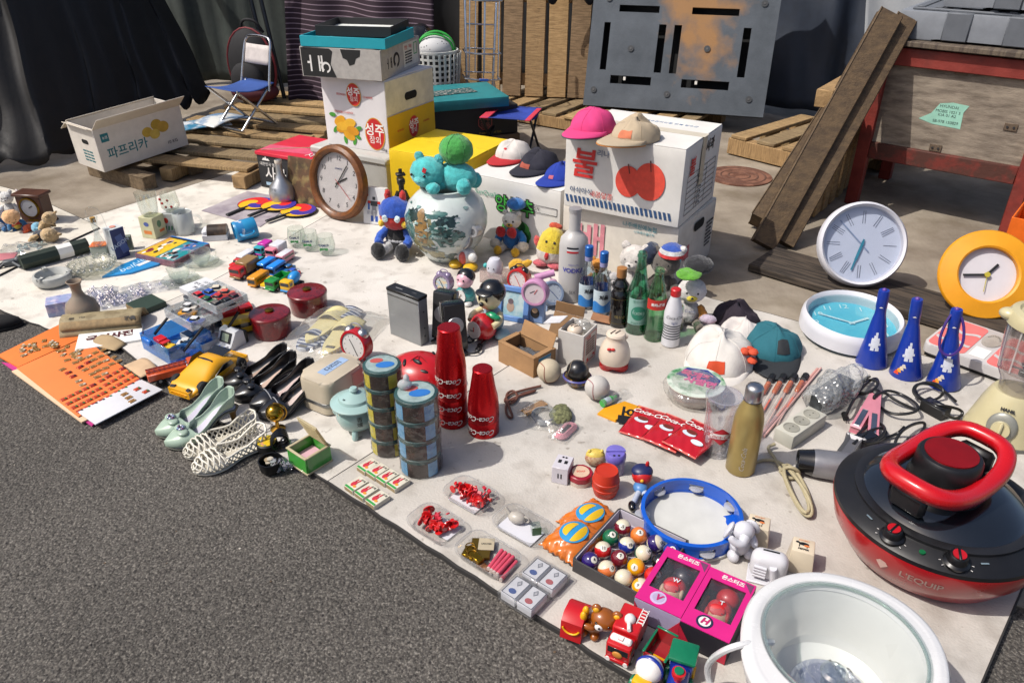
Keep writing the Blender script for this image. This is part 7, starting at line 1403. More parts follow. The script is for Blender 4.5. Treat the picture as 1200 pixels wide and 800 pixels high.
# ================================================================ horns
hb=mat('0c2f8e',.35,coat=.25,var=.05)
for k,(px,py,yt,lab)in enumerate(((1021,425,341,'blue plastic horn with a white print, leftmost of three'),(1061,438,352,'blue plastic horn with a white print and orange flame, middle of three'),(1105,450,364,'blue plastic horn with a purple ribbon, rightmost of three'))):
    p=G(px,py);h=HZ(yt,p.y)-p.z;t=thing('horn',lab,'horn',p,R(-25),'blue plastic horns',(R(0),R(-4-2*(k>0)),R(-25)))
    pr=[(.047,0),(.048,.004),(.036,h*.25),(.027,h*.45),(.02,h*.62),(.0165,h*.68),(.0155,h*.76),(.0165,h*.78),(.0165,h*.97),(.015,h),(0,h)]
    rf=lambda z,pr=pr:next((a[0]+(b_[0]-a[0])*(z-a[1])/(b_[1]-a[1])for a,b_ in zip(pr[1:],pr[2:])if a[1]<=z<=b_[1]),.048)
    part(t,'body',lambda b:b.lathe(pr,hb,seg=40));part(t,'mouthpiece',lambda b:b.ball((0,0,h),.007,mat('5a3a8a',.3),seg=12,rings=8));part(t,'collar_mark',lambda b:b.grid(lambda u,v:((rf(h*.8)+.0006)*math.sin(R(-20+40*u)),-(rf(h*.8)+.0006)*math.cos(R(-20+40*u)),h*.79+.004*v*math.sin(u*PI)),8,1,wht))
    def robo(b):
        m=mat('c4c8d4',.5)
        for i,(a,z,w,hh)in enumerate(((0,.40,.012,.02),(-14,.36,.009,.022),(14,.37,.009,.02),(0,.32,.02,.02),(-10,.27,.010,.012),(12,.27,.010,.012),(4,.46,.008,.010),(22,.33,.007,.007),(-24,.31,.007,.008))):
            b.grid(lambda u,v:((rf(h*z+hh*(v-.5))+.0008)*math.sin(R(a)+w*(u-.5)/.034),-(rf(h*z+hh*(v-.5))+.0008)*math.cos(R(a)+w*(u-.5)/.034),h*z+hh*(v-.5)),4,2,m)
    part(t,'white_print',robo)
    if k:part(t,'flame_print',lambda b:[b.grid(lambda u,v:((rf(h*(.07+.03*i)+.012*v)+.0009)*math.sin(R(-38+8*i)+.014*(u-.5)*(1-v*.6)/.036),-(rf(h*(.07+.03*i)+.012*v)+.0009)*math.cos(R(-38+8*i)+.014*(u-.5)*(1-v*.6)/.036),h*(.07+.03*i)+.012*v),3,2,mat(c,.5))for i,c in enumerate(('c8401c','d8902a','c8b8a0','c0b8b0'))])
    if k==2:part(t,'ribbon',lambda b:(b.tube([(0,0,h),(-.02,-.012,h*.9),(-.034,-.026,h*.66),(-.026,-.038,h*.5),(.005,-.042,h*.47),(.03,-.03,h*.6),(.024,-.012,h*.85),(0,0,h)],.004,mat('3c2470',.4),6,smooth=2)))
# scale, blender
p,q=G(1077,415),G(1168,449);t=thing('bathroom_scale','pink and white bathroom scale with a wavy pattern behind the horns','scale',p,math.atan2((q-p).y,(q-p).x));w=.30;d=.25
sw_=mat('b8b4b2',.4,var=.03);part(t,'base',lambda b:b.box((w/2,d/2,.009),(w-.02,d-.02,.018),BLACK,.002));part(t,'body',lambda b:b.prism([(x+w/2,y+d/2)for x,y in rrect(w,d,.025)],.016,.046,sw_,bev=.006))
pkm=mat('cf6a66',.7,var=.08)
for nm,x0,x1 in(('left_pad',.008,.118),('right_pad',.182,.292)):
    part(t,'foot_pad',lambda b:b.prism([(x+(x0+x1)/2,y+d/2)for x,y in rrect(x1-x0,d-.02,.02)],.046,.0476,pkm));part(t,'wave_pattern',lambda b:[b.grid(lambda u,v:(x0+.003+(x1-x0-.006)*u,yy+.009*math.sin(u*9+yy*40)+.016*v,.0482),20,1,sw_)for yy in(.07,.15)])
part(t,'dial_window',lambda b:b.prism(arc(.15,d*.66,.028,.05),.046,.049,mat('9a948c',.25)));part(t,'dial_marks',lambda b:[b.box((.15+.02*math.cos(R(a)),d*.66+.038*math.sin(R(a)),.0496),(.006,.0012,.0006),INK,0,(0,0,a))for a in range(20,161,12)]);part(t,'paper_note',lambda b:b.box((.15,d*.25,.0472),(.045,.07,.001),PAPER,0))
bpos=G(1172,508);t=thing('blender','cream kitchen blender with a clear jug at the right edge','blender',bpos,R(-40));crb=mat('b5ac88',.3,coat=.3,var=.03);p=bpos
part(t,'base',lambda b:b.lathe([(0,.006),(.088,.006),(.092,.014),(.088,.03),(.07,.10),(.058,.135),(.052,.145),(0,.145)],crb,seg=40,sq=(1.05,.95)));part(t,'foot_ring',lambda b:b.lathe([(0,0),(.091,0),(.0925,.012),(0,.012)],mat('6e6e68',.5),seg=40,sq=(1.05,.95)))
part(t,'dial_plate',lambda b:b.ball((0,-.074,.065),(.036,.01,.04),mat('84847c',.35,.3),rot=(-14,0,0)));k_=part(t,'knob',lambda b:b.lathe([(0,0),(.024,0),(.022,.016),(0,.017)],crb,seg=28,mtx=X((0,-.078,.06),(76,0,0))));part(k_,'grip',lambda b:b.box((0,0,.02),(.007,.044,.014),crb,.003,mtx=X((0,-.078,.06),(76,0,0))));txt('HANIL',.012,INK,t,X((0,-.0655,.112),(72,0,0)),bold=.0006)
jg=clear('eeeae8',.14,.04,0,.05);z0=.145
part(t,'jug',lambda b:b.lathe([(.046,z0),(.048,z0+.03),(.064,z0+.06),(.071,z0+.12),(.077,z0+.20),(.074,z0+.20),(.068,z0+.12),(.060,z0+.062),(0,z0+.045)],jg,seg=40));part(t,'blade',lambda b:(b.cyl((0,0,z0+.045),.012,.012,BLACK,12),[b.bar((0,0,z0+.06),(.03*math.cos(a),.03*math.sin(a),z0+.066),.008,.002,STEEL,0)for a in(0.3,1.9,3.4,5)]));part(t,'measure_marks',lambda b:[b.box((.0,-.0735-.0008*k,z0+.09+.018*k),(.012,.001,.0014),mat('9a9a98',.5),0)for k in range(6)])
part(t,'jug_rib',lambda b:[b.bar((.066*math.cos(R(a)),.066*math.sin(R(a)),z0+.07),(.0755*math.cos(R(a)),.0755*math.sin(R(a)),z0+.195),.004,.003,clear('f8f6f4',.3,.04,0,.25),0)for a in(-150,-115,-60,20)])
part(t,'lid',lambda b:b.lathe([(.074,z0+.19),(.082,z0+.195),(.083,z0+.215),(.076,z0+.228),(.06,z0+.232),(.055,z0+.224),(0,z0+.224)],crb,seg=40));part(t,'spout',lambda b:b.ball((-.074,-.02,z0+.212),(.026,.022,.016),crb));part(t,'jug_handle',lambda b:b.tube([(.07,0,z0+.19),(.12,0,z0+.18),(.125,0,z0+.1),(.065,0,z0+.07)],.011,crb,10,smooth=2))
# ================================================================ red multi cooker
t=thing('multi_cooker','large red and black electric cooker with a glass lid and a red loop handle','cooker',(.935,1.280,.019),R(-16));rd=mat('9c0a12',.28,coat=.5,var=.03);bkp=mat('121214',.38,var=.1)
part(t,'body',lambda b:b.lathe([(0,.006),(.15,.006),(.175,.02),(.205,.07),(.217,.118),(.2165,.124),(0,.124)],rd,seg=72));part(t,'foot',lambda b:[b.cyl((.13*math.cos(a),.13*math.sin(a),0),.016,.01,BLACK,12)for a in(.5,2.1,3.6,5.2)])
part(t,'control_deck',lambda b:b.lathe([(.2165,.1245),(.216,.134),(.205,.142),(.19,.147),(.176,.155),(.170,.156),(.168,.148),(0,.148)],bkp,seg=72))
lg_=mat('10141a',.05,spec=.8,coat=.6,var=.0);part(t,'glass_lid',lambda b:b.lathe([(.166,.157),(.150,.171),(.11,.184),(.06,.190),(0,.192)],lg_,seg=64));part(t,'lid_rim',lambda b:b.lathe([(.164,.150),(.178,.152),(.179,.161),(.166,.164),(.160,.162)],mat('1c1c1e',.35),seg=72))
part(t,'fan_housing',lambda b:b.lathe([(.07,.185),(.072,.205),(.068,.212),(.066,.225),(.064,.262),(.060,.268),(.052,.270),(0,.270)],bkp,seg=48,c=(-.012,0,0)));part(t,'red_disc',lambda b:b.cyl((-.012,0,.2695),.052,.003,mat('9c1016',.3,.55),48));part(t,'vent_mesh',lambda b:b.lathe([(.0735,.188),(.0745,.203)],mix_mat('2a2a2c','5a5a5a',.4,'vor',160,.2,.4),seg=48))
HM=X((-.012,0,0),(0,0,50));st=[(.068*math.cos(R(a))*1.0+(.062 if abs(a)<=90 else-.062),.082*math.sin(R(a)),.0)for a in range(-90,271,15)]
se=lambda v,k:math.copysign(abs(v)**k,v)
st=[(.140*se(math.cos(R(a)),.72),.078*se(math.sin(R(a)),.62))for a in range(0,360,8)]
def loop(b):
    b._pre();rings=[]
    for i,(x,y)in enumerate(st):
        p0,p1=st[i-1],st[(i+1)%len(st)];nx,ny=p1[1]-p0[1],p0[0]-p1[0];q=math.hypot(nx,ny);nx,ny=nx/q,ny/q;z=.236+.022*(x/.13)**2
        rings.append([b.bm.verts.new(HM@Vector((x+nx*dx,y+ny*dx,z+dz)))for dx,dz in((-.016,-.004),(-.013,.006),(-.004,.010),(.010,.009),(.019,.003),(.021,-.010),(.016,-.024),(-.010,-.022))])
    n=len(rings)
    for i in range(n):
        for k in range(8):b.bm.faces.new([rings[i][k],rings[i][(k+1)%8],rings[(i+1)%n][(k+1)%8],rings[(i+1)%n][k]])
    b._post(mat('b00a14',.25,coat=.4,var=.02))
part(t,'handle_loop',loop,sharp=75)
for s in(-1,1):part(t,'handle_bracket',lambda b:b.box((s*.128,0,.205),(.026,.075,.05),bkp,.008,mtx=HM))
ktx=[]
for a,nm in((-128,0),(-92,1)):
    c=Vector((.192*math.cos(R(a)),.192*math.sin(R(a)),.146));mk=Matrix.Translation(c)@X((0,0,0),(0,0,a+90))@X((0,0,0),(9,0,0));kn=part(t,'knob',lambda b:(b.lathe([(.024,-.002),(.025,.004),(.020,.008),(.017,.022),(.015,.024),(0,.024)],mat('0e0e10',.3,coat=.3),seg=28,mtx=mk),b.box((0,0,.022),(.006,.032,.012),mat('0e0e10',.3),.002,mtx=mk)));part(kn,'red_cap',lambda b:b.cyl((0,0,.0242),.0125,.002,mat('b01420',.35,.2),24,mk));part(t,'scale_marks',lambda b:[b.box((.030*math.cos(R(g)),.030*math.sin(R(g)),.001),(.004,.001,.0008),wht,0,(0,0,g),mtx=mk)for g in range(-30,211,24)])
part(t,'indicator_light',lambda b:b.cyl((.195*math.cos(R(-110)),.195*math.sin(R(-110)),.146),.006,.003,mat('0f5a34',.3),16));part(t,'deck_mark',lambda b:[b.box((.19*math.cos(R(a)),.19*math.sin(R(a)),.1490),(.016,.004,.001),mat('6a7a84',.4),.0004,(0,0,a+90))for a in(-146,-76)])
rb_=lambda z:.205+(.217-.205)*(z-.07)/.048
txt("L'EQUIP",.024,mat('a88a80',.4),t,X((0,0,.084),(0,0,-16)),cyl=lambda z:.205+.25*(z+.014),bold=.0003);part(t,'diamond_mark',lambda b:b.grid(lambda u,v:((.2095+.0008)*math.sin(R(-37+7*(u-.5)*(1-abs(2*v-1)))),-(.2095+.0008)*math.cos(R(-37+7*(u-.5)*(1-abs(2*v-1)))),.072+.026*v),4,6,mat('a88a80',.4)))
part(t,'sticker',lambda b:b.box((-.09,.085,.1835),(.04,.016,.001),mat('7a9098',.4),0,(0,0,55)))
# ================================================================ white slow cooker
t=thing('slow_cooker','white round slow cooker pot with an upturned glass lid in the bottom right corner','slow cooker',(.563,.875,.031),R(-10));wp2=mat('c8c8c8',.25,coat=.4,var=.02)
part(t,'outer_body',lambda b:b.lathe([(0,-.012),(.11,-.012),(.135,.02),(.152,.08),(.160,.145),(.158,.15),(.15,.15)],wp2,seg=64));
def rim(u,v):
    a=u*2*PI;k=1+.045*(abs(math.cos(2*a))**3)*(1 if True else 0);prof=[(.128,.160),(.134,.170),(.146,.174),(.160,.172),(.1655,.163),(.163,.150)]
    f=v*(len(prof)-1);i=min(int(f),len(prof)-2);r_,z_=[prof[i][c]+(prof[i+1][c]-prof[i][c])*(f-i)for c in(0,1)]
    e=(1+.10*max(0,math.cos(a-R(35)))**8+.10*max(0,math.cos(a-R(215)))**8)if r_>.14 else 1
    return(r_*e*math.cos(a),r_*e*math.sin(a),z_-.01*(e-1)/.1)
part(t,'rim',lambda b:b.grid(rim,96,15,wp2,close_u=True),sharp=80)
part(t,'inner_pot',lambda b:b.lathe([(.132,.166),(.126,.150),(.118,.09),(.105,.045),(.08,.028),(0,.024)],mat('d8d8d6',.2,coat=.5,var=.02),seg=64));gcl=clear('fafcfb',.14,.02)
part(t,'glass_lid',lambda b:b.lathe([(.136,.171),(.137,.175),(.132,.176),(.128,.166),(.115,.11),(.095,.08),(.05,.066),(0,.063)],gcl,seg=64));part(t,'lid_ring',lambda b:b.lathe([(.131+.003*math.cos(a),.173+.003*math.sin(a))for a in[2*PI*i/8 for i in range(9)]],clear('e4eeea',.3,.03,0,.1),seg=64));part(t,'knob',lambda b:b.lathe([(0,.064),(.018,.066),(.014,.078),(.022,.09),(.024,.098),(.018,.102),(0,.1)],clear('f4f8f8',.35,.02),seg=28))
part(t,'cut_glass_plate',lambda b:b.lathe([(0,.03),(.05,.032),(.068,.046),(.066,.048),(.048,.036),(0,.034)],clear('eef0fa',.3,.03,.8),seg=40));part(t,'manual',lambda b:(b.box((.035,.03,.0295),(.09,.13,.002),mat('c4c4c0',.6),0,(0,0,25))));part(t,'paper_label',lambda b:b.grid(lambda u,v:(.1105*math.cos(R(150+22*u)),.1105*math.sin(R(150+22*u)),.07+.03*v),6,1,mat('8a8a88',.6)))
for k in range(3):txt('■■■■ ■■ ■■■■■ ■■■',.007,mat('6a6a66',.6),t,X((.05-.006*k,.065-.013*k,.0312),(0,0,-65)),name='small_print')
cable('cord','thick white power cord arching beside the slow cooker','cord',[(905,752,.17),(880,752,.2),(850,760,.19),(828,776,.1),(830,800,.04),(850,830,.03)],.006,wp2)
# ================================================================ tambourine and bottles
p=G(808,615);t=thing('tambourine','bright blue tambourine with silver jingles and a white skin','tambourine',p,R(10));tb=mat('0c4fb0',.3,coat=.4,var=.03);r=.113;h=.046
slots_=[10+51.4*k for k in range(7)]
def shell(b):
    for zz0,zz1 in((0,.012),(.034,h)):b.lathe([(r,zz0),(r+.004,zz0+.001),(r+.004,zz1-.001),(r,zz1),(r-.005,zz1),(r-.005,zz0),(r,zz0)],tb,seg=72)
    for k in range(7):
        a0,a1=slots_[k]+9,slots_[(k+1)%7]-9+(360 if k==6 else 0)
        b.grid(lambda u,v:((r+(.003,.003,-.004,-.004,.003)[round(v*4)])*math.cos(R(a0+(a1-a0)*u)),(r+(.003,.003,-.004,-.004,.003)[round(v*4)])*math.sin(R(a0+(a1-a0)*u)),(.010,.036,.036,.010,.010)[round(v*4)]),10,4,tb)
part(t,'frame',shell);part(t,'skin',lambda b:b.cyl((0,0,.004),r-.004,.003,mat('bdbdb8',.6,var=.06),64));part(t,'base_ring',lambda b:b.lathe([(r+.006,-.001),(r+.007,.008),(r+.002,.009)],mat('b8b8b2',.5),seg=64))
for a in slots_:part(t,'jingles',lambda b:[b.lathe([(0,z),(.012,z),(.018,z+.002*s),(.018,z+.0026*s),(0,z+.001)],mat('c6c6c8',.25,.55),seg=20,mtx=X(((r-.001)*math.cos(R(a)),(r-.001)*math.sin(R(a)),0),(0,0,0)))for z,s in((.020,1),(.026,-1))])
part(t,'wavy_edge',lambda b:b.prism([((r-.004)*math.cos(R(x)),(r-.004)*math.sin(R(x)))for x in range(-75,6,4)]+[((r-.022-.006*abs(math.sin(R(x)*9)))*math.cos(R(x)),(r-.022-.006*abs(math.sin(R(x)*9)))*math.sin(R(x)))for x in range(5,-76,-4)],.007,.0078,tb))
p=G(867,549);h=HZ(450,p.y)-p.z;gm_=mat('a8945c',.34,.6,var=.06);t=thing('flask','gold metal flask with a steel cap beside the clear tumbler','flask',p,R(10));part(t,'body',lambda b:b.lathe([(0,0),(.034,0),(.037,.004),(.0375,h*.5),(.036,h*.62),(.03,h*.73),(.022,h*.80),(.0205,h*.83),(0,h*.83)],gm_,seg=48));part(t,'cap',lambda b:b.lathe([(.0215,h*.832),(.022,h*.84),(.022,h*.96),(.018,h*.985),(.008,h),(0,h)],STEEL,seg=36));part(t,'cap_ring',lambda b:b.lathe([(.0206,h*.824),(.0228,h*.828),(.0228,h*.834),(.0206,h*.838)],DSTEEL,seg=36))
txt('Coca-Cola',.028,wht,t,X((0,0,h*.23),(0,0,-28))@X((0,0,0),(0,90,0)),shear=.35,name='lettering_flat')if False else None
c_=txt('Coca-Cola',.017,wht,t,X((0,0,0)),shear=.35);c_.data.transform(X((0,0,0),(0,0,90)))
for v in c_.data.vertices:a=v.co.x/.0376-R(25);v.co=((.0383)*math.sin(a),-(.0383)*math.cos(a),v.co.y+h*.22)
p=G(838,529);h=HZ(466,p.y)-p.z;t=thing('clear_tumbler','clear plastic tumbler with a double wall and a red diamond mark','tumbler',p,R(-5));ct=clear('fafafc',.3,.04,0,.02);part(t,'outer_wall',lambda b:b.lathe([(0,.002),(.034,.0),(.036,.01),(.041,h*.8),(.042,h*.86),(.0445,h*.9),(.0445,h)],ct,seg=48));part(t,'inner_wall',lambda b:b.lathe([(0,.014),(.028,.014),(.031,.02),(.036,h*.82)],ct,seg=40));part(t,'lid',lambda b:b.lathe([(.0445,h),(.047,h+.001),(.047,h+.008),(.043,h+.009),(.041,h+.002),(0,h+.002)],clear('eeeef4',.2,.03,0,.1),seg=48))
def diam(b):b.grid(lambda u,v:(.0395*math.sin((u-.5)*1.7*(1-abs(2*v-1))),-.0395*math.cos((u-.5)*1.7*(1-abs(2*v-1))),h*.30+h*.30*v),12,12,mat('b0182a',.4))
part(t,'red_diamond',diam);part(t,'white_band',lambda b:b.grid(lambda u,v:(.0402*math.sin((u-.5)*1.5),-.0402*math.cos((u-.5)*1.5),h*.405+h*.09*v),12,1,wht));txt('Coca-Cola',.017,mat('b0182a',.4),t,X((0,0,h*.45)),cyl=.0405,shear=.35)
p=G(813,466);t=thing('noodle_cup','white round noodle bowl in shrink wrap with a pink and green printed lid','noodle cup',p,R(-15));part(t,'bowl',lambda b:b.lathe([(0,0),(.06,0),(.064,.006),(.082,.052),(.085,.056),(0,.056)],mat('b8aca4',.5,var=.08),seg=44));part(t,'printed_lid',lambda b:b.cyl((0,0,.056),.084,.002,mix_mat('3a7a4a','c0c8bc',.35,'noise',14,.36,.5),44));part(t,'blue_band',lambda b:b.prism([(-.06,.025),(.06,-.012),(.07,.02),(.03,.07),(-.03,.07)],.058,.0588,mat('2a3a7a',.4)))
txt('육개장',.034,mat('c83a7a',.4),t,X((.0,.03,.0596),(0,0,-14)),bold=.002);txt('사발면',.034,mat('d04a88',.4),t,X((.012,-.006,.0596),(0,0,-14)),bold=.002);part(t,'shrink_wrap',lambda b:crump(b,(0,0,.034),(.094,.09,.036),PLB,8,.12))
# red packets, yellow scarf
b=B();b.prism([(0,0),(.06,.0),(.07,.03),(.17,.035),(.18,.11),(.03,.10),(.0,.03)],0,.008,mat('d0900c',.5,var=.05),bev=.003);t=one(b,'yellow_pouch','bright yellow felt pouch with black lettering under the red packets','pouch',G(700,486),R(-38));txt('1어',.045,BLACK,t,X((.075,.066,.0086),(0,0,205)),bold=.002);txt('낙 ■',.045,BLACK,t,X((.1,.032,.0086),(0,0,205)),bold=.002,name='lettering')
rp2=mat('a8101c',.22,coat=.5,bump=.12,bsc=30,var=.06)
for k,(px,py,rz,lab)in enumerate(((757,498,-30,'red foil packet with white lettering, the leftmost of three'),(786,508,-38,'red foil packet with white lettering, the middle of three'),(813,515,-45,'red foil packet with white lettering, the rightmost of three on top'))):
    b=B();b.grid(lambda u,v:((u-.5)*.105,(v-.5)*.145,.004+.009*(math.sin(u*PI)*math.sin(v*PI))**.6+.0008*math.sin(u*23+v*17+k)),20,24,rp2);t=one(b,'red_packet',lab,'packet',G(px,py,.021+.010*k),R(rz),'red foil packets',thick=.002);part(t,'sealed_edge',lambda b:[b.box((0,s*.0715,.0055),(.105,.005,.0012),mat('d06a60',.4),0)for s in(-1,1)]+[b.box((s*.0515,0,.0055),(.0016,.14,.0012),mat('6a0a10',.4),0)for s in(-1,1)])
    txt('Coca-Cola',.025,wht,t,X((.0,.038,.0137+.001*k),(0,0,0)),shear=.35,bold=.0004);part(t,'cup_print',lambda b:(b.prism(arc(-.015,-.002,.02,.011,n=16),.0139,.0147,mat('c4d0d8',.4)),b.prism(arc(-.012,.006,.016,.009,n=16),.0147,.0152,mat('6a2a1c',.4)),b.prism(arc(.022,-.022,.018,.010,n=16),.0130,.0143,mat('c4d0d8',.4))))
# ================================================================ balls and small bags
def ball_seam(t,r,c,m):
    part(t,'seam',lambda b:[b.tube([Vector(((r*1.002)*(.9*math.cos(a)+.1*math.cos(3*a)),(r*1.002)*(.9*math.sin(a)-.1*math.sin(3*a))*s,r*1.002*.6*math.cos(2*a))).normalized()*(r+.0003)+Vector((0,0,c))for a in[2*PI*i/60 for i in range(60)]],.0011,m,5,closed=True)for s in(1,)])
for(px,py,c1,sc_,lab)in((643,446,'b3a68e','8a3a2c','worn cream baseball next to the brown carton'),(699,466,'b4b0aa','8a3440','white signed baseball in front of the black ball')):
    p=G(px,py);t=thing('baseball',lab,'ball',p,R(30),'baseballs',(R(35),R(20),R(30)));t.location.z+=.0365;part(t,'ball',lambda b:b.ball((0,0,0),.0365,mat(c1,.6,var=.1,sc=30),seg=36,rings=24));ball_seam(t,.0365,0,mat(sc_,.7));
p=G(676,450);t=thing('ornament_bowl','small patterned brass and blue bowl holding the black ball','bowl',p);part(t,'bowl',lambda b:b.lathe([(0,0),(.024,0),(.03,.006),(.042,.022),(.041,.03),(.034,.028),(.02,.012),(0,.012)],mix_mat('8a6a34','4a3a5a',.35,'noise',60,.45,.55,c3='2a6a3a',sc3=70,amt3=.9),seg=36));part(t,'rim',lambda b:b.lathe([(.0405,.028),(.044,.03),(.0405,.034)],mat('4a4a8a',.4),seg=36))
t=thing('baseball','black ball with beige seams resting in the small patterned bowl','ball',p+Vector((0,0,.0485)),0,'baseballs',(R(60),R(20),0));part(t,'ball',lambda b:b.ball((0,0,0),.033,mat('101013',.35,coat=.3),seg=36,rings=24));ball_seam(t,.033,0,mat('8a7c68',.7))
cable('cord_bundle','knotted bundle of brown cord in front of the red tumblers','cord',[(634,452),(612,457),(596,462),(590,470),(598,474),(608,466),(602,456),(592,462),(596,476),(602,490),(594,488),(592,474),(600,466),(634,456),(612,461),(599,470)],.0036,mat('5f382c',.7),.026,2)
for k,(px,py,w,d,rz,lab,c,n)in enumerate(((626,480,.1,.05,40,'clear bag of tan wooden sticks beside the brown cord','b88a50',7),(645,491,.12,.12,-10,'clear bag holding grey wire and green twine','8a8a84',0),(663,507,.10,.06,55,'clear bag holding a pink cord loop','c87a88',0))):
    b=B();b.grid(lambda u,v:((u-.5)*w,(v-.5)*d,.003+.024*math.sin(u*PI)*math.sin(v*PI)+.003*math.sin(u*21+v*14)),18,14,PLB);t=one(b,'plastic_bag',lab,'bag',G(px,py),R(rz),'clear bags of cords and sticks',sharp=30)
    if n:part(t,'sticks',lambda b:[b.rod((-.04,-.014+.0045*i,.007+.003*(i%2)),(.04,-.012+.004*i,.008),.0025,mat(c,.7),6)for i in range(n)])
    elif k==1:part(t,'wire',lambda b:[b.tube([(-.02+(.025+.002*i)*math.cos(a),(.042-.002*i)*math.sin(a),.008+.002*i)for a in[2*PI*j/20 for j in range(20)]],.002,mat('8a8c8e',.5),6,closed=True)for i in range(5)]);part(t,'twine',lambda b:crump(b,(.028,.01,.014),(.03,.045,.014),mat('6a6c4a',.9,var=.5,sc=90,bump=.8),5,.5))
    else:part(t,'cord',lambda b:[b.tube([((.04-.005*i)*math.cos(a),(.022-.004*i)*math.sin(a)*(1+.3*math.cos(2*a)),.007+.003*i)for a in[2*PI*j/20 for j in range(20)]],.0038,mat('c0808c',.8),8,closed=True,smooth=1)for i in range(3)])
t=thing('mini_bottle','tiny green bottle with a white label lying in clear wrap','bottle',G(711,474)+Vector((0,0,.012)),ang((705,478),(728,466)));mg=mat('2f9a3c',.15,coat=.5);part(t,'glass',lambda b:b.lathe([(0,0),(.011,.0),(.012,.003),(.012,.034),(.006,.05),(.005,.06),(0,.06)],mg,seg=20,mtx=X((-.02,0,0),(0,90,0))));part(t,'label',lambda b:b.lathe([(.0122,.008),(.0122,.03)],mat('a0b0b8',.5),seg=20,mtx=X((-.02,0,0),(0,90,0))));part(t,'cap',lambda b:b.cyl((0,0,.058),.0055,.008,BLACK,12,X((-.02,0,0),(0,90,0))));part(t,'wrap',lambda b:b.grid(lambda u,v:(-.025+.11*u,(v-.5)*.034,.002+.012*math.sin(v*PI)*(1-.5*u)+.002*math.sin(u*30)),16,8,PLB),sharp=30)
# ================================================================ small things in front of the tambourine
t=pbox('socket_box','small white box with slots beside the red soap tin',659,559,R(-20),.042,.055,.05,mat('bab6bc',.4,var=.03));part(t,'slots',lambda b:[b.box((x,y,.0504),(.008,.012,.001),BLACK,0)for x,y in((-.008,.0),(.008,.0))]);part(t,'front_slots',lambda b:[b.box((x,-.0278,.025),(.003,.001,.014),BLACK,0)for x in(-.004,.004)]);part(t,'heart_mark',lambda b:[b.cyl((x,.018,.05),.003,.001,BLACK,10)for x in(-.004,.004)])
t=thing('soap_tin','low dark red tin with a cream round label','tin',G(680,563));part(t,'base',lambda b:b.cyl((0,0,0),.031,.012,mat('b8a89c',.5),10));part(t,'lid',lambda b:b.cyl((0,0,.012),.032,.017,mat('8a1024',.35,coat=.2),10,bev=.002));part(t,'label',lambda b:b.cyl((0,0,.029),.022,.0012,mat('c4a890',.5),28));txt('SOAP',.009,INKR,t,X((0,0,.0308)))
t=thing('barrel','orange red plastic toy barrel with ridges','barrel',G(709,577));part(t,'barrel_body',lambda b:b.lathe([(0,0),(.027,0),(.030,.008),(.0325,.02),(.0335,.021),(.0335,.026),(.0325,.027),(.033,.038),(.0338,.039),(.0338,.045),(.0325,.046),(.0295,.066),(.0275,.072),(.026,.069),(0,.069)],mat('b02c14',.45,var=.05),seg=40))
t=thing('toy_figure','small round yellow and red painted figure behind the barrel','figure',G(697,544));part(t,'body',lambda b:b.ball((0,0,.022),(.027,.02,.022),mix_mat('b8a080','8a3a2a',.5,'noise',50,.45,.6)));part(t,'yellow_cap',lambda b:b.ball((0,.002,.03),(.025,.019,.016),mat('c8b050',.5,var=.2,sc=60)));part(t,'ear',lambda b:[b.ball((q*.016,0,.044),.005,mat('c8b050',.5),seg=8,rings=6)for q in(-1,1)])
t=thing('spice_jar','small violet shaker jar with a flip lid and two holes','jar',G(720,552));part(t,'jar',lambda b:b.lathe([(0,0),(.022,0),(.024,.004),(.024,.042),(0,.042)],clear('c0b8d8',.2,.1,0,.5),seg=28));part(t,'lid',lambda b:b.lathe([(.0255,.04),(.0265,.044),(.0265,.056),(.022,.062),(0,.063)],mat('6a60b0',.35,coat=.2),seg=28));part(t,'hole',lambda b:[b.cyl((x,-.014,.0605),.0035,.002,BLACK,10)for x in(-.006,.006)]);part(t,'flap',lambda b:b.prism(arc(0,0,.025,.025,0,180,16),.063,.067,mat('7068b8',.35),bev=.001))
t=thing('toy_figure','small red and blue toy figure with black boots lying by the tambourine','figure',G(750,572));rt=mat('b41a18',.35,coat=.3);part(t,'head',lambda b:b.ball((.004,.008,.034),(.026,.024,.022),rt));part(t,'hat',lambda b:b.ball((.004,.014,.044),(.027,.024,.016),mat('1c2450',.4)));part(t,'horn',lambda b:b.ball((.016,.018,.062),(.005,.004,.010),rt));part(t,'nose',lambda b:b.ball((0,-.014,.036),.005,mat('d8a020',.4),seg=10,rings=8));part(t,'body',lambda b:b.ball((-.002,-.012,.014),(.018,.02,.014),mat('4a7ab0',.4)))
for q in(-1,1):l=part(t,'leg',lambda b:b.rod((q*.006,-.024,.012),(q*.016-.012,-.056+.012*q,.010),.007,mat('a8b0c0',.4),10));part(l,'boot',lambda b:b.ball((q*.018-.013,-.064+.013*q,.011),(.010,.016,.011),BLACKG))
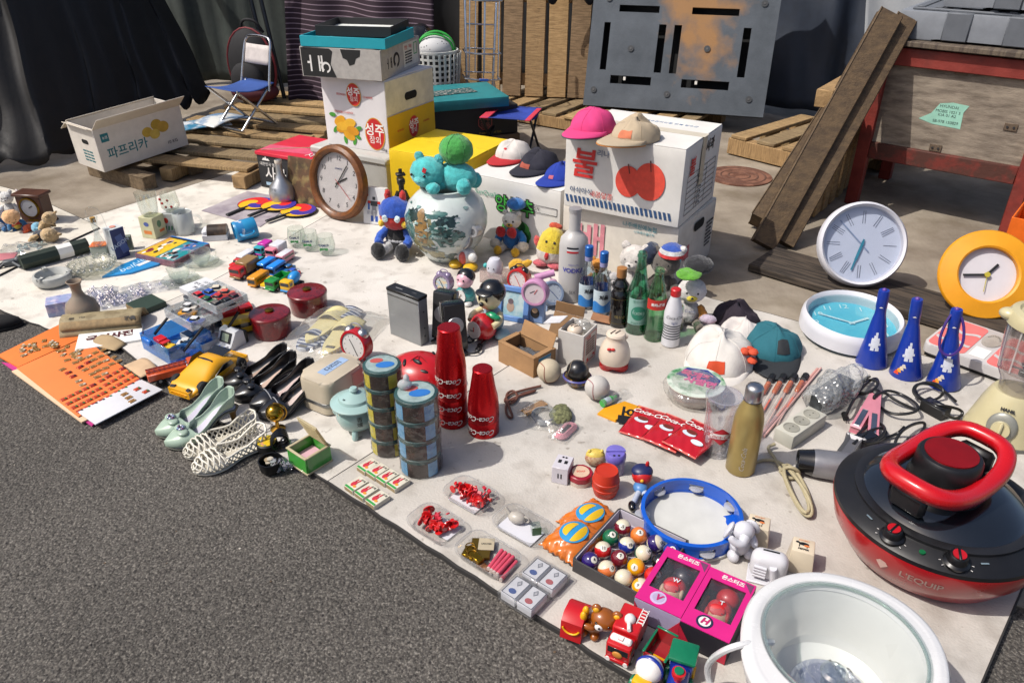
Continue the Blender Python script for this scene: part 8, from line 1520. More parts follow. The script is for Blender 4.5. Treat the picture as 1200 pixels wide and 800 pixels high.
# orange packs
for(px,py,z,rz,lab)in((691,611,.0195,-50,'orange packet with a yellow and blue oval label, the farther of two'),(672,634,.03,-42,'orange packet with a yellow and blue oval label, the nearer of two')):
    om=mat('c0661c',.28,coat=.5,bump=.5,bsc=35,var=.12);b=B();b.grid(lambda u,v:((u-.5)*.125*(1+.04*math.sin(v*40)),(v-.5)*.10,.003+.03*(math.sin(u*PI)*math.sin(v*PI))**.6+.0025*math.sin(u*26+v*15)),26,22,om);t=one(b,'orange_packet',lab,'packet',G(px,py,z),R(rz+90),'orange snack packets',thick=.002)
    part(t,'oval_label',lambda b:b.grid(lambda u,v:(.036*v*math.cos(6.2832*u),.032*v*math.sin(6.2832*u),.0365-.007*v*v),28,4,mat('2a86b8',.35)));part(t,'yellow_top',lambda b:b.grid(lambda u,v:(.03*v*math.cos(PI*u),.004+.024*v*math.sin(PI*u),.0376-.007*v*v),16,4,mat('d0a81c',.35)));part(t,'yellow_bottom',lambda b:b.grid(lambda u,v:(.03*v*math.cos(PI*u),-.010-.017*v*math.sin(PI*u),.0376-.006*v*v),16,4,mat('d0a81c',.35)))
# ================================================================ billiard balls
L_=G(671,668);Fp=G(745,708);dv_=(Fp-L_);w=dv_.length+.02;d=.20
t=thing('ball_tray','shallow grey cardboard tray full of small billiard balls','tray',L_,math.atan2(dv_.y,dv_.x));tr_m=mat('3c3a3a',.7,var=.15)
tray(t,w/2,d/2,0,w,d,.036,tr_m,'tray',.004);part(t,'lining',lambda b:[b.box(c,s,mat('b0aab4',.7),.0005)for c,s in(((w/2,d-.0035,.0195),(w-.01,.002,.034)),((.0035,d/2,.0195),(.002,d-.012,.034)),((w/2,d/2,.0045),(w-.008,d-.008,.002)))])
br=.0195;TM=Matrix.Translation(L_)@Matrix.Rotation(math.atan2(dv_.y,dv_.x),4,'Z')
pool=[('purple','2c1c60',0,4),('orange and white striped','d0703a',1,13),('white cue','c8c4b0',0,0),('yellow and white striped','d8960c',1,9),('red and white striped','b01c1c',1,11),('dark maroon','641420',0,7),('yellow','d89c10',0,1),('bright red','b81c18',0,3),('green','0f5a38',0,6),('blue striped','1c2c80',1,10),('green and white striped','10603c',1,14),('black','101012',0,8),('maroon and white striped','6a1424',1,15),('orange','d0702c',0,5),('purple and white striped','2a1a5a',1,12),('blue','16328a',0,2)]
for k,(nm,c,stp,num)in enumerate(pool):
    i,j=k%4,k//4;loc=TM@Vector((.028+i*.0415+(j%2)*.006,.026+j*.044,.006+br))
    bm_=mat(c,.08,coat=.7,var=.02);wv=mat('c8c0a8',.1,coat=.7,var=.02);ro=(R(random.uniform(-25,40)),R(random.uniform(-40,40)),R(random.uniform(0,90)))
    t=thing('billiard_ball',f'small {nm} billiard ball in the grey tray','billiard ball',loc,0,'small billiard balls',ro)
    if stp:part(t,'ball',lambda b:b.lathe([(br*math.cos(R(e)),br*math.sin(R(e)))if abs(e)<90 else(0,br*math.sin(R(e)))for e in range(-30,31,6)],bm_,seg=32));part(t,'white_caps',lambda b:[b.lathe([(br*math.cos(R(e))if e<90 else 0,s*br*math.sin(R(e)))for e in range(30,91,6)],wv,seg=32)for s in(-1,1)])
    else:part(t,'ball',lambda b:b.ball((0,0,0),br,wv if num==0 else bm_,seg=32,rings=20))
    if num:
        mk=Euler(ro).to_matrix().inverted().to_4x4()@X((0,0,0),(random.uniform(25,55),0,random.uniform(-50,50)));
        part(t,'number_spot',lambda b:b.lathe([(0,br+.0006),(.004,br+.0002),(.0075,br*.93+.0004)],mat('d0ccc0',.15,coat=.6),seg=20,mtx=mk));txt(str(num),.009,BLACK,t,mk@X((0,0,br+.0013)),bold=.0003,name='number',th=.0002)
# ================================================================ pink window boxes
for(a,c,e,lab,hat,em)in(((741,724),(788,752),(842,690),'bright pink window box with a doll in a red cap, the left of two','b0202a','W'),((793,752),(844,784),(897,722),'bright pink window box with a doll in a red cap, nearest the slow cooker','b41c22','T')):
    p,q=G(*a),G(*c);ra_=math.atan2((q-p).y,(q-p).x);w=.098;d=.165;hh=.062;t=thing('window_box',lab,'toy box',p,R(-33),'pink window boxes');pkb=mat('c01c74',.4,var=.04);dk=mat('1e1c24',.5,var=.1)
    def shell_(b):
        for cc,s in(((w/2,d/2,.002),(w,d,.004)),):b.box(cc,s,dk,0)
    part(t,'base',shell_);part(t,'end_panel',lambda b:b.box((w/2,.001,hh/2),(w,.002,hh-.004),mat('9a90ac',.5)if em=='W' else dk,0));part(t,'red_corner',lambda b:(b.prism([(0,0),(.03,0),(0,.05)],0,.001,mat('a81c34',.5),FR(.0005,-.0002,.002)),b.prism([(w,0),(w-.03,0),(w,.05)],0,.001,mat('a81c34',.5),FR(-.0005,-.0002,.002))))
    part(t,'back_panel',lambda b:b.box((w/2,d-.001,hh/2),(w,.002,hh-.004),pkb,0));part(t,'side_panel',lambda b:b.box((.001,d/2,hh/2),(.002,d-.004,hh-.004),pkb,0));part(t,'side_panel',lambda b:b.box((w-.001,d/2,hh/2),(.002,d-.004,hh-.004),dk,0))
    def top(b):holed(b,(0,w),(0,d),[(.012,w-.012,.042,d-.028)],0,.002,pkb)
    o=part(t,'front_panel',top);o.rotation_euler=(R(-90),0,0);o.location=(0,0,hh+.002);o.scale=(1,1,1)
    part(t,'window',lambda b:b.grid(lambda u,v:(.006+(w-.012)*u,.036+(d-.058)*v,hh-.0035+.0012*math.sin(u*17+v*13)),16,16,clear('f4f2f4',.10,.06,.6,.03)),sharp=30)
    txt('몬스터즈',.013,wht,t,X((w*.55,d-.014,hh+.0028)),bold=.0004);part(t,'corner_tag',lambda b:b.prism([(w-.022,d-.004),(w-.004,d-.004),(w-.004,d-.028)],hh+.0021,hh+.0027,mat('6a3a5a',.5)));
    part(t,'round_emblem',lambda b:(b.prism(arc(w*.42,.022,.0165,.0165,n=28),hh+.0021,hh+.0028,mat('b8a8c8',.5)if em=='W' else mat('1c2040',.5)),b.prism(arc(w*.42,.022,.012,.012,n=28),hh+.0021,hh+.0032,mat('a89ab8',.5)if em=='W' else wht)));txt('V' if em=='W' else 'H',.02,mat('b01c60',.5),t,X((w*.42,.022,hh+.0037)),shear=.2,bold=.001)
    d_=thing('doll',f'doll in a red cap lettered {em} packed inside a pink window box','doll',Matrix.Translation(p)@Matrix.Rotation(R(-33),4,'Z')@Vector((w*.52,.075,.005)),R(-33+8),'dolls in the window boxes');sk_=mat('b89a7c',.4)
    part(d_,'head',lambda b:b.ball((0,0,.028),(.024,.023,.023),sk_));part(d_,'cap',lambda b:(b.ball((.002,.012,.033),(.0255,.023,.022),mat(hat,.45,coat=.2)),b.ball((-.002,-.004,.05),(.016,.012,.003),mat(hat,.45),rot=(30,0,0))));txt(em,.014,mat('c8c4c8',.5),d_,X((.004,.012,.0558)),bold=.0004)
    part(d_,'body',lambda b:b.ball((0,-.024,.016),(.018,.018,.013),mat('a89c98',.6)));part(d_,'bat',lambda b:b.rod((-.036,-.02,.02),(-.028,.05,.022),.0055,mat('7a4020',.5),10,.004));part(d_,'helmet',lambda b:b.ball((.012,.052,.028),(.024,.022,.022),mat('24242c' if em=='W' else 'a81c20',.35,coat=.3)))
    for q in(-1,1):part(d_,'eye',lambda b:b.ball((q*.008,-.008,.047),(.004,.0025,.003),BLACK,seg=8,rings=6));part(d_,'hair',lambda b:b.ball((q*.02,-.002,.034),(.006,.012,.012),mat('b8a088' if em=='W' else 'a01c20',.6)))
# ================================================================ white bank figures and shakers
t=thing('elephant_figurine','small white ceramic elephant figurine beside the tambourine','figurine',G(864,648),R(10));ew=mat('c2c2c8',.35,coat=.3,var=.03);part(t,'body',lambda b:b.ball((0,0,.034),(.026,.024,.034),ew));part(t,'head',lambda b:b.ball((0,-.008,.076),(.024,.022,.022),ew));part(t,'trunk',lambda b:b.tube([(-.006,-.026,.074),(-.018,-.04,.068),(-.034,-.036,.074),(-.042,-.03,.084)],lambda k:.0125-.006*k,ew,10,smooth=2))
for q in(-1,1):part(t,'ear',lambda b:b.ball((q*.028,.006,.070),(.007,.018,.024),ew,rot=(0,q*-18,q*40)));part(t,'leg',lambda b:b.ball((q*.019,-.016,.012),(.013,.016,.014),ew));part(t,'arm',lambda b:b.ball((q*.023,-.016,.05),(.009,.018,.009),ew,rot=(30,0,0)))
t=thing('coin_bank','white ceramic coin bank with ribs and a slot beside the elephant figurine','coin bank',G(898,674),R(-20));part(t,'bank_body',lambda b:b.box((0,0,.034),(.078,.046,.068),mat('c2c2c6',.35,coat=.3,var=.03),.022,seg=5));part(t,'slot',lambda b:b.box((0,.004,.068),(.034,.004,.002),BLACK,0));part(t,'ribs',lambda b:[b.rod((-.03,-.024,.018+.008*k),(-.004,-.026,.018+.008*k),.0038,ew,10)for k in range(4)]);part(t,'finger',lambda b:b.rod((.014,-.024,.014),(.008,-.026,.05),.008,ew,12));part(t,'base',lambda b:b.box((0,-.004,.003),(.082,.058,.006),ew,.002))
for(px,py,lab,wd_)in((885,634,'cream pyramid salt shaker with a printed cow, the farther of two','SALT'),(936,662,'cream pyramid pepper shaker with a printed cow, the nearer of two','PEPPER')):
    t=thing('shaker',lab,'shaker',G(px,py),R(-22),'cream pyramid shakers',(R(0),0,R(-22)));sh=mat('c6b9a2',.35,coat=.2,var=.03);part(t,'shaker_body',lambda b:b.box((0,0,.03),(.058,.058,.06),sh,.003,taper=(.80,.78),seg=2))
    part(t,'cow_print',lambda b:(b.prism(arc(0,.004,.011,.005,n=16),.0601,.0606,BLACK),b.box((-.009,-.003,.0603),(.002,.007,.0006),BLACK,0),b.box((.007,-.003,.0603),(.002,.007,.0006),BLACK,0),b.prism(arc(-.013,.007,.004,.003,n=10),.0601,.0606,BLACK),b.prism(arc(.006,-.001,.006,.003,n=10),.0606,.061,mat('c8703a',.5))));txt(wd_,.0072,INK,t,X((0,-.013,.0608)),bold=.0002);txt('COWBOY',.005,mat('c8703a',.5),t,X((0,.014,.0608)))
# ================================================================ clear clamshell trays
CT=clear('f2f2f2',.13,.05,.3,.04)
def clam(label,px,py,w,d,h,rz=AU):
    t=thing('clear_tray',label,'plastic tray',G(px,py),rz,'clear plastic trays')
    def f(b):
        n=40;P0=rrect(w*.88,d*.86,.02,6);P1=rrect(w,d,.026,6);P2=rrect(w*1.07,d*1.09,.03,6)
        b._pre();R_=[[b.bm.verts.new((x,y,z))for x,y in P]for P,z in((P0,.001),(P1,h),(P2,h+.001),(P2,h-.004))]
        for u,v in zip(R_,R_[1:]):
            for k in range(len(u)):b.bm.faces.new([u[k],u[(k+1)%len(u)],v[(k+1)%len(u)],v[k]])
        b.bm.faces.new(R_[0]);b._post(CT)
    part(t,'shell',f);return t,Matrix.Translation(G(px,py))@Matrix.Rotation(rz,4,'Z')
rt_=mat('b81416',.2,coat=.5,var=.05);rn=random.Random(9)
def trink(M_,n,w,d,lab,grp):
    for k in range(n):
        loc=M_@Vector((rn.uniform(-w,w),rn.uniform(-d,d),.012+rn.uniform(0,.016)));t=None
        b=B();r=rn.uniform(.0095,.0145);b.lathe([(0,0),(r,.0),(r,.0025),(.003,.003),(.0025,.012),(.005,.014),(.005,.016),(0,.017)],rt_,seg=20)
        one(b,'red_charm',lab,'charm',loc,0,grp,(rn.uniform(-2,2),rn.uniform(-1.6,1.6),rn.uniform(0,6)))
def sheet_(M_,c,w,d,rz,lab,z=.004):
    b=B();b.box((0,0,0),(w,d,.0008),mat('c0c0c6',.7,var=.02),0);return one(b,'paper_sheet',lab,'paper',M_@Vector((*c,z)),AU+R(rz))
tA,MA=clam('clear plastic tray of red discs and leaves behind the other trays',552,585,.125,.085,.022);sheet_(MA,(.0,-.01),.085,.055,0,'white paper under the red charms in the far tray');trink(MA,19,.045,.022,'small red plastic charm in the far clear tray','red charms in the far tray')
tB,MB_=clam('clear plastic tray of red discs at the front left of the trays',511,619,.125,.085,.022);sheet_(MB_,(.02,.01),.06,.05,0,'white paper under the red charms in the near tray');trink(MB_,15,.042,.022,'small red plastic charm in the near clear tray','red charms in the near tray')
for M_,sd in((MA,3),(MB_,4)):
    b=B();r2=random.Random(sd)
    for k in range(14):c=Vector((r2.uniform(-.02,.02),r2.uniform(-.012,.012),r2.uniform(0,.012)));b.box(c,(.010,.003,.005),mat(('a85a2a','b82a3a')[k%2],.35),.001,(r2.uniform(0,90),0,r2.uniform(0,180)))
    one(b,'leaf_garland','small amber and red leaf garland among the red charms in the '+('far' if sd==3 else 'near')+' tray','garland',M_@Vector((.02 if sd==3 else 0,.016,.018)))
tC,MC_=clam('clear plastic tray with a white teapot figure and a green cube',612,620,.13,.085,.02);sheet_(MC_,(0,-.008),.10,.055,0,'white paper under the tiny white teapot')
t=thing('miniature_teapot','tiny white ceramic teapot lying in the clear tray','teapot',MC_@Vector((-.022,.008,.0125)),R(-20));tw=mat('a8a298',.4,coat=.2);part(t,'pot',lambda b:b.ball((0,0,.006),(.022,.016,.014),tw));part(t,'spout',lambda b:b.rod((-.016,0,.008),(-.03,.004,.026),.0055,tw,10,.003));part(t,'handle',lambda b:b.tube([(.018,0,.014),(.03,0,.012),(.03,0,.0),(.018,0,-.002)],.0025,tw,8,smooth=2))
t=thing('glass_cube','small clear cube with a green face in the clear tray','cube',MC_@Vector((.032,.01,.005)),R(10));part(t,'cube',lambda b:b.box((0,0,.011),(.022,.022,.022),clear('f0f6f0',.3,.02),.001));part(t,'green_face',lambda b:b.box((0,-.0118,.011),(.0215,.001,.0215),mat('3a5a38',.5),0))
tD,MD=clam('clear plastic tray of gold clasps and pink sticks at the front',572,656,.14,.085,.024)
t=thing('card_case','small flat gold and cream case in the front clear tray','case',MD@Vector((-.03,.01,.004)),AU+R(35));part(t,'gold_plate',lambda b:b.box((0,0,.004),(.045,.06,.008),mat('7a6228',.3,.8),.001));part(t,'cream_card',lambda b:b.box((.012,.01,.009),(.036,.036,.002),mat('a89c84',.6),.0004));txt('LIGHTER',.006,INK,t,X((.012,.01,.0106)))
for k in range(3):b=B();b.box((0,0,.005),(.018,.03,.010),mat('8a6a1c',.25,.9),.0015);b.tube([(.011*math.cos(a),.017+.011*math.sin(a),.006)for a in[2*PI*i/16 for i in range(16)]],.0015,GOLD,6,closed=True);one(b,'gold_clasp','small gold clasp with a ring in the front clear tray','clasp',MD@Vector((-.045+.018*k,-.018-.004*k,.006+.005*k)),AU+R(20+30*k),'gold clasps in the front tray')
for k in range(9):b=B();b.rod((0,-.03,.005),(0,.03,.005),.0048,mat('c0485c',.3,coat=.3),10);b.rod((0,-.034,.005),(0,-.03,.005),.0044,mat('b8a8a0',.4),10);one(b,'pink_stick','bright pink glossy stick in the front clear tray','stick',MD@Vector((.022+.0095*(k%5),.0,.004+.009*(k//5))),AU+R(8+rn.uniform(-4,4)),'pink sticks in the front tray')
for k in range(2):b=B();b.ball((0,0,.006),(.012,.01,.007),mat('6a4426',.5));one(b,'brown_bead','small brown bead at the front of the clear tray','bead',MD@Vector((.004+.016*k,-.028,.004)),0,'brown beads in the front tray')
# card decks
for(px,py,lab)in((638,681,'clear case of two card decks with blue and red prints, the farther'),(614,703,'clear case of two card decks with blue and red prints, the nearer')):
    t=thing('card_case',lab,'card case',G(px,py),AU,'clear cases of card decks');part(t,'clear_case',lambda b:b.box((0,0,.013),(.092,.068,.026),CT,.003));
    for q in(-1,1):
        k=part(t,'deck',lambda b:b.box((q*.0215,0,.0125),(.038,.056,.022),mat('d0d0d4',.6),.001));part(k,'card_border',lambda b:frm(b,q*.0215-.0175,q*.0215+.0175,-.026,.026,1,1,mat('3a3c44',.5),X((0,0,.0236)),.0012));part(k,'card_print',lambda b:(b.prism(arc(q*.0215,-.012,.009,.007,n=12),.0236,.0241,mat('2a4a8a' if q<0 else 'a84a4a',.5)),b.prism([(q*.0215,.004),(q*.0215+.006,.013),(q*.0215,.022),(q*.0215-.006,.013)],.0236,.024,mat('6a6c74',.5)),b.prism([(q*.0215,.007),(q*.0215+.004,.013),(q*.0215,.019),(q*.0215-.004,.013)],.0236,.0242,mat('b0b0b4',.5))))
# ================================================================ front toys
t=thing('toy_meal_box','red toy meal box with a yellow smile and four yellow fries','toy box',G(675,735),R(-25));rm=mat('b4141c',.35,coat=.3,var=.03);part(t,'box',lambda b:b.prism([(-.034,0),(.034,0),(.03,.044),(.014,.056),(-.014,.056),(-.03,.044)],-.022,.022,rm,X((0,0,0),(90,0,90))@X((0,0,0),(0,0,0)),bev=.001));part(t,'fries',lambda b:[b.ball((.018,-.012+.014*k,.056),(.007,.007,.012),mat('d8a010',.35))for k in range(2)])
part(t,'smile',lambda b:b.tube([(-.02*0-.0225,0,0)]*0+[(.018*math.sin(R(a)),-.0330-.0,.031-.018*math.cos(R(a))+.004)for a in range(-70,71,14)],.002,mat('d8a010',.35),6,mtx=X((0,-.0035,0),(-5,0,0))))
t=thing('toy_bear','small brown plastic bear with yellow ears leaning on the red meal box','toy bear',G(697,741),R(-30),None,(R(0),R(12),R(-15)));bb=mat('8a4a12',.3,coat=.4,var=.03);part(t,'body',lambda b:b.ball((-.008,0,.022),(.018,.017,.022),bb));part(t,'head',lambda b:b.ball((.006,-.004,.052),(.027,.023,.022),bb));part(t,'muzzle',lambda b:b.ball((.0,-.024,.048),(.009,.006,.008),wht))
for q in(-1,1):e=part(t,'ear',lambda b:b.ball((.006+q*.021,0,.070),(.010,.007,.010),bb));part(e,'inner_ear',lambda b:b.ball((.006+q*.021,-.005,.070),(.0065,.004,.0065),mat('d8a020',.4)));part(t,'eye',lambda b:b.ball((.004+q*.013,-.024,.057),.0026,BLACKG,seg=8,rings=6));part(t,'arm',lambda b:b.ball((-.018,q*.012-.008,.034),(.014,.007,.007),bb));part(t,'leg',lambda b:b.ball((-.012+q*.012,-.012,.007),(.010,.013,.009),bb))
part(t,'nose',lambda b:b.ball((0,-.03,.051),.0024,BLACK,seg=8,rings=6))
t=toy('red toy fire engine with a white water cannon and ladder near the mat edge',733,757,R(-118),.105,.052,.062,'truck','b0141a','b4161c','front toys');part(t,'cannon',lambda b:(b.ball((-.012,0,.066),.011,wht),b.rod((-.006,0,.066),(.016,.008,.068),.004,wht,10)));part(t,'ladder',lambda b:([b.box((-.03,.014+.012*s,.0635),(.04,.002,.002),wht,0)for s in(0,1)],[b.box((-.046+.008*k,.02,.0635),(.002,.012,.002),wht,0)for k in range(5)]));part(t,'roof_light',lambda b:(b.box((.034,0,.058),(.016,.042,.008),rm,.003),b.box((.036,0,.0628),(.01,.01,.002),wht,.0005)));part(t,'headlight',lambda b:[b.cyl((0,0,0),.005,.002,wht,12,X((.0525,s*.018,.016),(0,90,0)))for s in(-1,1)]);part(t,'driver',lambda b:b.ball((.0525,0,.034),(.003,.010,.008),mat('b87a30',.5)))
gn,bu=mat('0a6a48',.3,coat=.4),mat('142c88',.3,coat=.4);yl_=mat('d8a00c',.3,coat=.3)
t=thing('toy_mixer','green and yellow toy lorry with a white drum ringed in blue','toy lorry',G(762,796),R(-125),'front toys');part(t,'chassis',lambda b:b.box((0,0,.016),(.085,.034,.012),yl_,.004,seg=2));part(t,'drum',lambda b:b.ball((.012,0,.043),(.026,.026,.024),wht,rot=(0,15,0)));part(t,'drum_ring',lambda b:b.lathe([(.0235+.004*math.cos(a),.0045*math.sin(a))for a in[2*PI*i/10 for i in range(11)]],bu,seg=36,mtx=X((.012,0,.043),(0,75,0))));part(t,'cab',lambda b:b.box((.042,0,.03),(.022,.036,.03),yl_,.006,seg=2))
for sx in(-.03,.032):
    for s in(-1,1):part(t,'wheel',lambda b:b.cyl((0,0,-.005),.014,.010,gn,20,X((sx,s*.021,.014),(90,0,0)),bev=.002))
t=thing('toy_trailer','red open toy wagon with a green rim behind the white drum lorry','toy wagon',G(772,773),R(-125),'front toys')
def bin_(b):
    for c,s in(((0,.021,.03),(.06,.003,.022)),((0,-.021,.03),(.06,.003,.022)),((.0285,0,.03),(.003,.039,.022)),((-.0285,0,.036),(.003,.039,.034)),((0,0,.018),(.056,.04,.004))):b.box(c,s,mat('8a1018',.35,coat=.3),.0006)
part(t,'bin',bin_);part(t,'green_rim',lambda b:(b.box((0,.022,.042),(.062,.005,.003),gn,.001),b.box((0,-.022,.042),(.062,.005,.003),gn,.001),b.box((-.0285,0,.054),(.005,.044,.003),gn,.001)))
for sx in(-.018,.018):
    for s in(-1,1):part(t,'wheel',lambda b:b.cyl((0,0,-.004),.013,.008,gn,20,X((sx,s*.022,.013),(90,0,0)),bev=.002))
t=thing('toy_train','blue toy steam engine with a green roof and red chimney at the bottom edge','toy train',G(794,803),R(-112),'front toys');part(t,'cab',lambda b:b.box((-.025,0,.036),(.038,.042,.046),bu,.004,seg=2));part(t,'roof',lambda b:b.box((-.025,0,.064),(.05,.052,.009),gn,.004,seg=2));part(t,'window',lambda b:[b.box((-.025,s*.0214,.046),(.024,.001,.02),wht,0)for s in(-1,1)]);part(t,'boiler',lambda b:b.rod((-.006,0,.032),(.045,0,.032),.019,bu,24));part(t,'boiler_front',lambda b:b.lathe([(.017,0),(.02,.003),(.017,.006),(0,.007)],yl_,seg=24,mtx=X((.045,0,.032),(0,90,0))));part(t,'chimney',lambda b:b.lathe([(0,0),(.007,0),(.008,.012),(.0125,.016),(.0125,.024),(0,.025)],rm,c=(.026,0,.049),seg=20));part(t,'chimney_cap',lambda b:b.cyl((.026,0,.0735),.0085,.003,gn,20));part(t,'base',lambda b:b.box((0,0,.014),(.1,.036,.012),rm,.003))
for sx in(-.03,.0,.03):
    for s in(-1,1):part(t,'wheel',lambda b:b.cyl((0,0,-.004),.013,.008,yl_ if sx else gn,20,X((sx,s*.022,.013),(90,0,0)),bev=.002))
# ================================================================ right middle: floats, bubble wrap, strip, cables
for k in range(4):
    a,c=G(905+13*k,441-1.5*k+k*1.2,.03),G(868+14*k,505-2*k,.026);Lf=(a-c).length;t=thing('fishing_float',f'long fishing float with orange beads and a black cap, {("leftmost", "second from the left", "third from the left", "rightmost")[k]} of four','float',c,math.atan2((a-c).y,(a-c).x),'fishing floats in clear tubes');fm=lambda z0,z1,r,m:(lambda b:b.rod((z0*Lf,0,0),(z1*Lf,0,0),r,m,10))
    part(t,'clear_tube',fm(0,.93,.009,clear('faf8f8',.08,.06,0,.03)));part(t,'cap',fm(.93,1.03,.011,BLACK));part(t,'stem',fm(.02,.72,.0018,mat('c8a89a',.5)));part(t,'tip',fm(.35,.55,.003,mat('d86a48',.5)));part(t,'bead',lambda b:[b.ball((Lf*(.72+.05*i),0,0),(.016-.002*i,.0085,.0085),mat('b0561a',.4,coat=.3))for i in range(4)])
a,c=G(958,432,.022),G(890,512,.022);b=B();b.rod(Vector(),c-a,.0045,mat('b88880',.4),10);b.rod(Vector((.010,0,.003)),c-a+Vector((.012,0,.003)),.0035,mat('c49a92',.4),10);t=one(b,'fishing_rod','pair of thin pink rods lying beside the bubble wrap','rod',a);part(t,'clear_end',lambda b:b.rod((c-a)*.75,(c-a)*1.08,.010,clear('f0e8e8',.12,.06,0,.15),12))
p=G(972,472);t=thing('bubble_wrap_parcel','dark grey block wrapped in clear bubble wrap','parcel',p,R(40));part(t,'block',lambda b:b.box((0,0,.035),(.15,.05,.055),mat('3a3e40',.5,var=.4,sc=70),.003))
def bub(u,v):
    a=v*2*PI;k=1+.10*math.sin(u*13+a*2)+.06*math.sin(a*5+u*31);e=.55+.45*math.sin(min(1,u*1.15)*PI)**.5;x=(u-.42)*.25
    return(x,.052*k*e*math.cos(a),max(.002,.044+.050*k*e*math.sin(a)*(.9+.3*u)))
bw_=clear('eceeee',.22,.10,0,.14);nt=bw_.node_tree;n=nt.nodes;vo=n.new('ShaderNodeTexVoronoi');vo.inputs['Scale'].default_value=75;tc=n.new('ShaderNodeTexCoord');nt.links.new(tc.outputs['Object'],vo.inputs['Vector']);bpn=n.new('ShaderNodeBump');bpn.inputs['Strength'].default_value=1;bpn.inputs['Distance'].default_value=.006;bpn.invert=True;nt.links.new(vo.outputs['Distance'],bpn.inputs['Height']);[nt.links.new(bpn.outputs[0],q.inputs['Normal'])for q in n if q.type in('BSDF_GLOSSY','FRESNEL','BSDF_DIFFUSE')]
part(t,'bubble_wrap',lambda b:b.grid(bub,44,40,bw_),sharp=60)
p,q=G(908,517),G(927,527);r_=G(966,500);rz_=math.atan2((r_-q).y,(r_-q).x);t=thing('power_strip','white power strip with three round sockets and a tied cream cord','power strip',q,rz_);w=(r_-q).length;d=.058;ps=mat('b4b2a6',.4,var=.03)
part(t,'housing',lambda b:b.box((w/2,d/2,.021),(w,d,.042),ps,.003,seg=2))
for k in range(3):s_=part(t,'socket',lambda b:b.lathe([(.0215,.0422),(.022,.0435),(.0195,.0438),(.019,.0425),(.0,.0424)],mat('8f8d82',.5),c=(w*(.2+.3*k),d/2,0),seg=28));part(s_,'pin_hole',lambda b:[b.cyl((w*(.2+.3*k)+x,d/2,.0424),.0018,.001,mat('4a4840',.6),8)for x in(-.008,.008)])
crc=mat('a09678',.6);cable('cord','cream power cord tied in a bundle in front of the power strip','cord',[(908,520,.035),(898,524,.03),(908,536,.03),(918,556,.03),(936,596,.028),(948,606,.028),(954,598,.03),(944,570,.032),(932,550,.04),(920,542,.045),(918,556,.045),(932,586,.04),(944,603,.04),(950,594,.04),(938,566,.045),(924,546,.04),(916,548,.03),(924,574,.026),(940,602,.03),(952,606,.032),(950,586,.045),(934,560,.05),(914,540,.03),(896,538,.024),(884,542,.022),(880,548,.022)],.0044,crc,sm=2)
cable('cord','second cream cord looped round the middle of the cord bundle','cord',[(914,552,.03),(924,546,.055),(934,550,.05),(938,556,.03),(926,562,.026),(914,552,.03)],.0045,crc)
# hair dryer
p=G(958,556);t=thing('hair_dryer','silver hair dryer with a black nozzle lying beside the red cooker','hair dryer',p+Vector((0,0,.036)),R(-14));sl_=mat('8a8a8e',.3,.55);part(t,'barrel',lambda b:b.lathe([(0,0),(.034,0),(.036,.01),(.038,.07),(.036,.10),(.025,.12),(0,.125)],sl_,seg=32,mtx=X((-.02,0,0),(0,90,0))));part(t,'nozzle',lambda b:b.lathe([(0,.004),(.026,.004),(.028,0),(.033,.03),(.0345,.036)],BLACKG,seg=32,mtx=X((-.055,0,0),(0,90,0))));part(t,'handle',lambda b:b.bar((.05,.02,-.005),(.10,.13,-.012),.036,.028,mat('6e6e72',.35,.4),.008))
# curling iron and cables
a,c,e=G(1002,503,.03),G(1022,512,.03),G(1026,462,.04);t=thing('curling_iron','pale pink hair straightener lying open among black cables','hair iron',e);pkc=mat('c07a88',.35,coat=.3);
for s_,pt in((-1,a),(1,c)):part(t,'arm',lambda b:b.bar(Vector((0,0,0)),pt-e,.018,.020,pkc,.005));part(t,'plate',lambda b:b.bar((pt-e)*.55+Vector((0,0,.011)),(pt-e)*.98+Vector((0,0,.011)),.012,.003,STEEL,.001))
part(t,'hinge',lambda b:b.ball((0,0,.004),(.016,.016,.014),BLACK))
for k,(lab,pts)in enumerate((('black power cable coiled left of the blue horns',[(990,490),(994,480),(1004,462),(1018,446),(1028,442),(1030,452),(1016,462),(1002,458),(1014,444),(1030,446),(1026,456),(1006,464),(1000,452),(1020,440)]),('black cable coiled in front of the blue horns',[(1120,470),(1100,452),(1076,448),(1068,458),(1080,470),(1100,468),(1108,456),(1090,446),(1070,452),(1076,466),(1098,474),(1122,478),(1130,484),(1120,492),(1106,484)]),('thin black cable running from the pink hair straightener',[(1030,462),(1040,456),(1062,464),(1078,476),(1072,484),(1044,486),(1028,474),(1022,464),(1036,458),(1050,470),(1074,480)]),('tangled black cable behind the hair dryer',[(1000,520),(1016,505),(1036,500),(1040,512),(1018,520),(1000,514),(1014,500),(1030,494),(1040,504),(1024,518),(1004,522),(1050,510),(1060,500)]),('black cable looping over the cooker edge',[(1046,530),(1052,508),(1070,496),(1086,494),(1080,508),(1064,514)]))):
    cable('black_cable',lab,'cable',[(x,y,.024+.012*((i*7+k)%4))for i,(x,y)in enumerate(pts)],.0042,mat('141416',.4),sm=3,group='black cables')
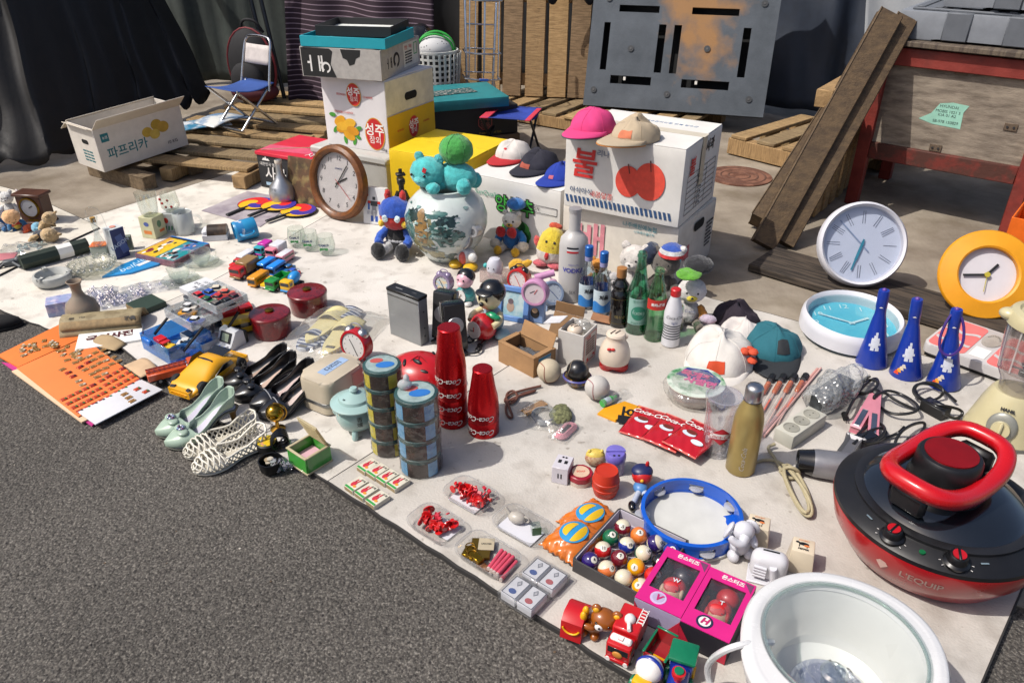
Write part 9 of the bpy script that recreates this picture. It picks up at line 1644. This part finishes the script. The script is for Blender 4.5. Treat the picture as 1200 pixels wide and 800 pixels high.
t=pbox('power_adapter','black power adapter block among the cables near the horns',1094,484,R(30),.04,.07,.032,BLACK);part(t,'ridge',lambda b:b.box((0,0,.033),(.03,.05,.004),BLACKG,.001));t=pbox('power_adapter','black power plug block behind the hair dryer',1010,522,R(20),.08,.035,.03,BLACK);part(t,'pin',lambda b:[b.rod((-.04,y,.015),(-.055,y,.015),.002,STEEL,6)for y in(-.006,.006)]);part(t,'lid_line',lambda b:b.box((0,0,.0305),(.07,.026,.002),BLACKG,.0005))
b=B();b.rod((-.02,0,.008),(.006,0,.008),.008,BLACK,12);b.rod((.006,.003,.008),(.018,.003,.008),.002,STEEL,6);b.rod((.006,-.003,.008),(.018,-.003,.008),.002,STEEL,6);one(b,'plug','black two pin plug in front of the bubble wrap','plug',G(990,492),R(-100))
# ================================================================ camera and light
cam=D.cameras.new('camera');co=D.objects.new('camera',cam);COL.objects.link(co)
cam.sensor_width=36;cam.lens=36*FP/1200;cam.clip_start=.02;cam.clip_end=200
co.location=(0,0,CH);co.rotation_euler=(R(60),0,0);SC.camera=co
SD=Vector((-.90,-.29,1.30)).normalized() # towards the sun
el=math.asin(SD.z);az=math.atan2(SD.x,SD.y)
w=D.worlds.new('World');SC.world=w;w.use_nodes=True;nt=w.node_tree
sk=nt.nodes.new('ShaderNodeTexSky');sk.sky_type='NISHITA';sk.sun_disc=False
sk.air_density=.75;sk.dust_density=3.5;sk.ozone_density=.4;sk.sun_elevation=el;sk.sun_rotation=az
nt.links.new(sk.outputs[0],nt.nodes['Background'].inputs[0]);nt.nodes['Background'].inputs[1].default_value=.145
sl=D.lights.new('sun','SUN');sl.energy=4.2;sl.angle=R(.53);sl.color=(1,.955,.89)
so=D.objects.new('sun',sl);COL.objects.link(so);so.rotation_euler=SD.to_track_quat('Z','Y').to_euler();so.location=(-3,-1,5)
vs=SC.view_settings;vs.view_transform='Standard';vs.look='None';vs.gamma=1;vs.exposure=.03
SC.cycles.max_bounces=10;SC.cycles.transparent_max_bounces=24;SC.cycles.caustics_reflective=False;SC.cycles.caustics_refractive=False
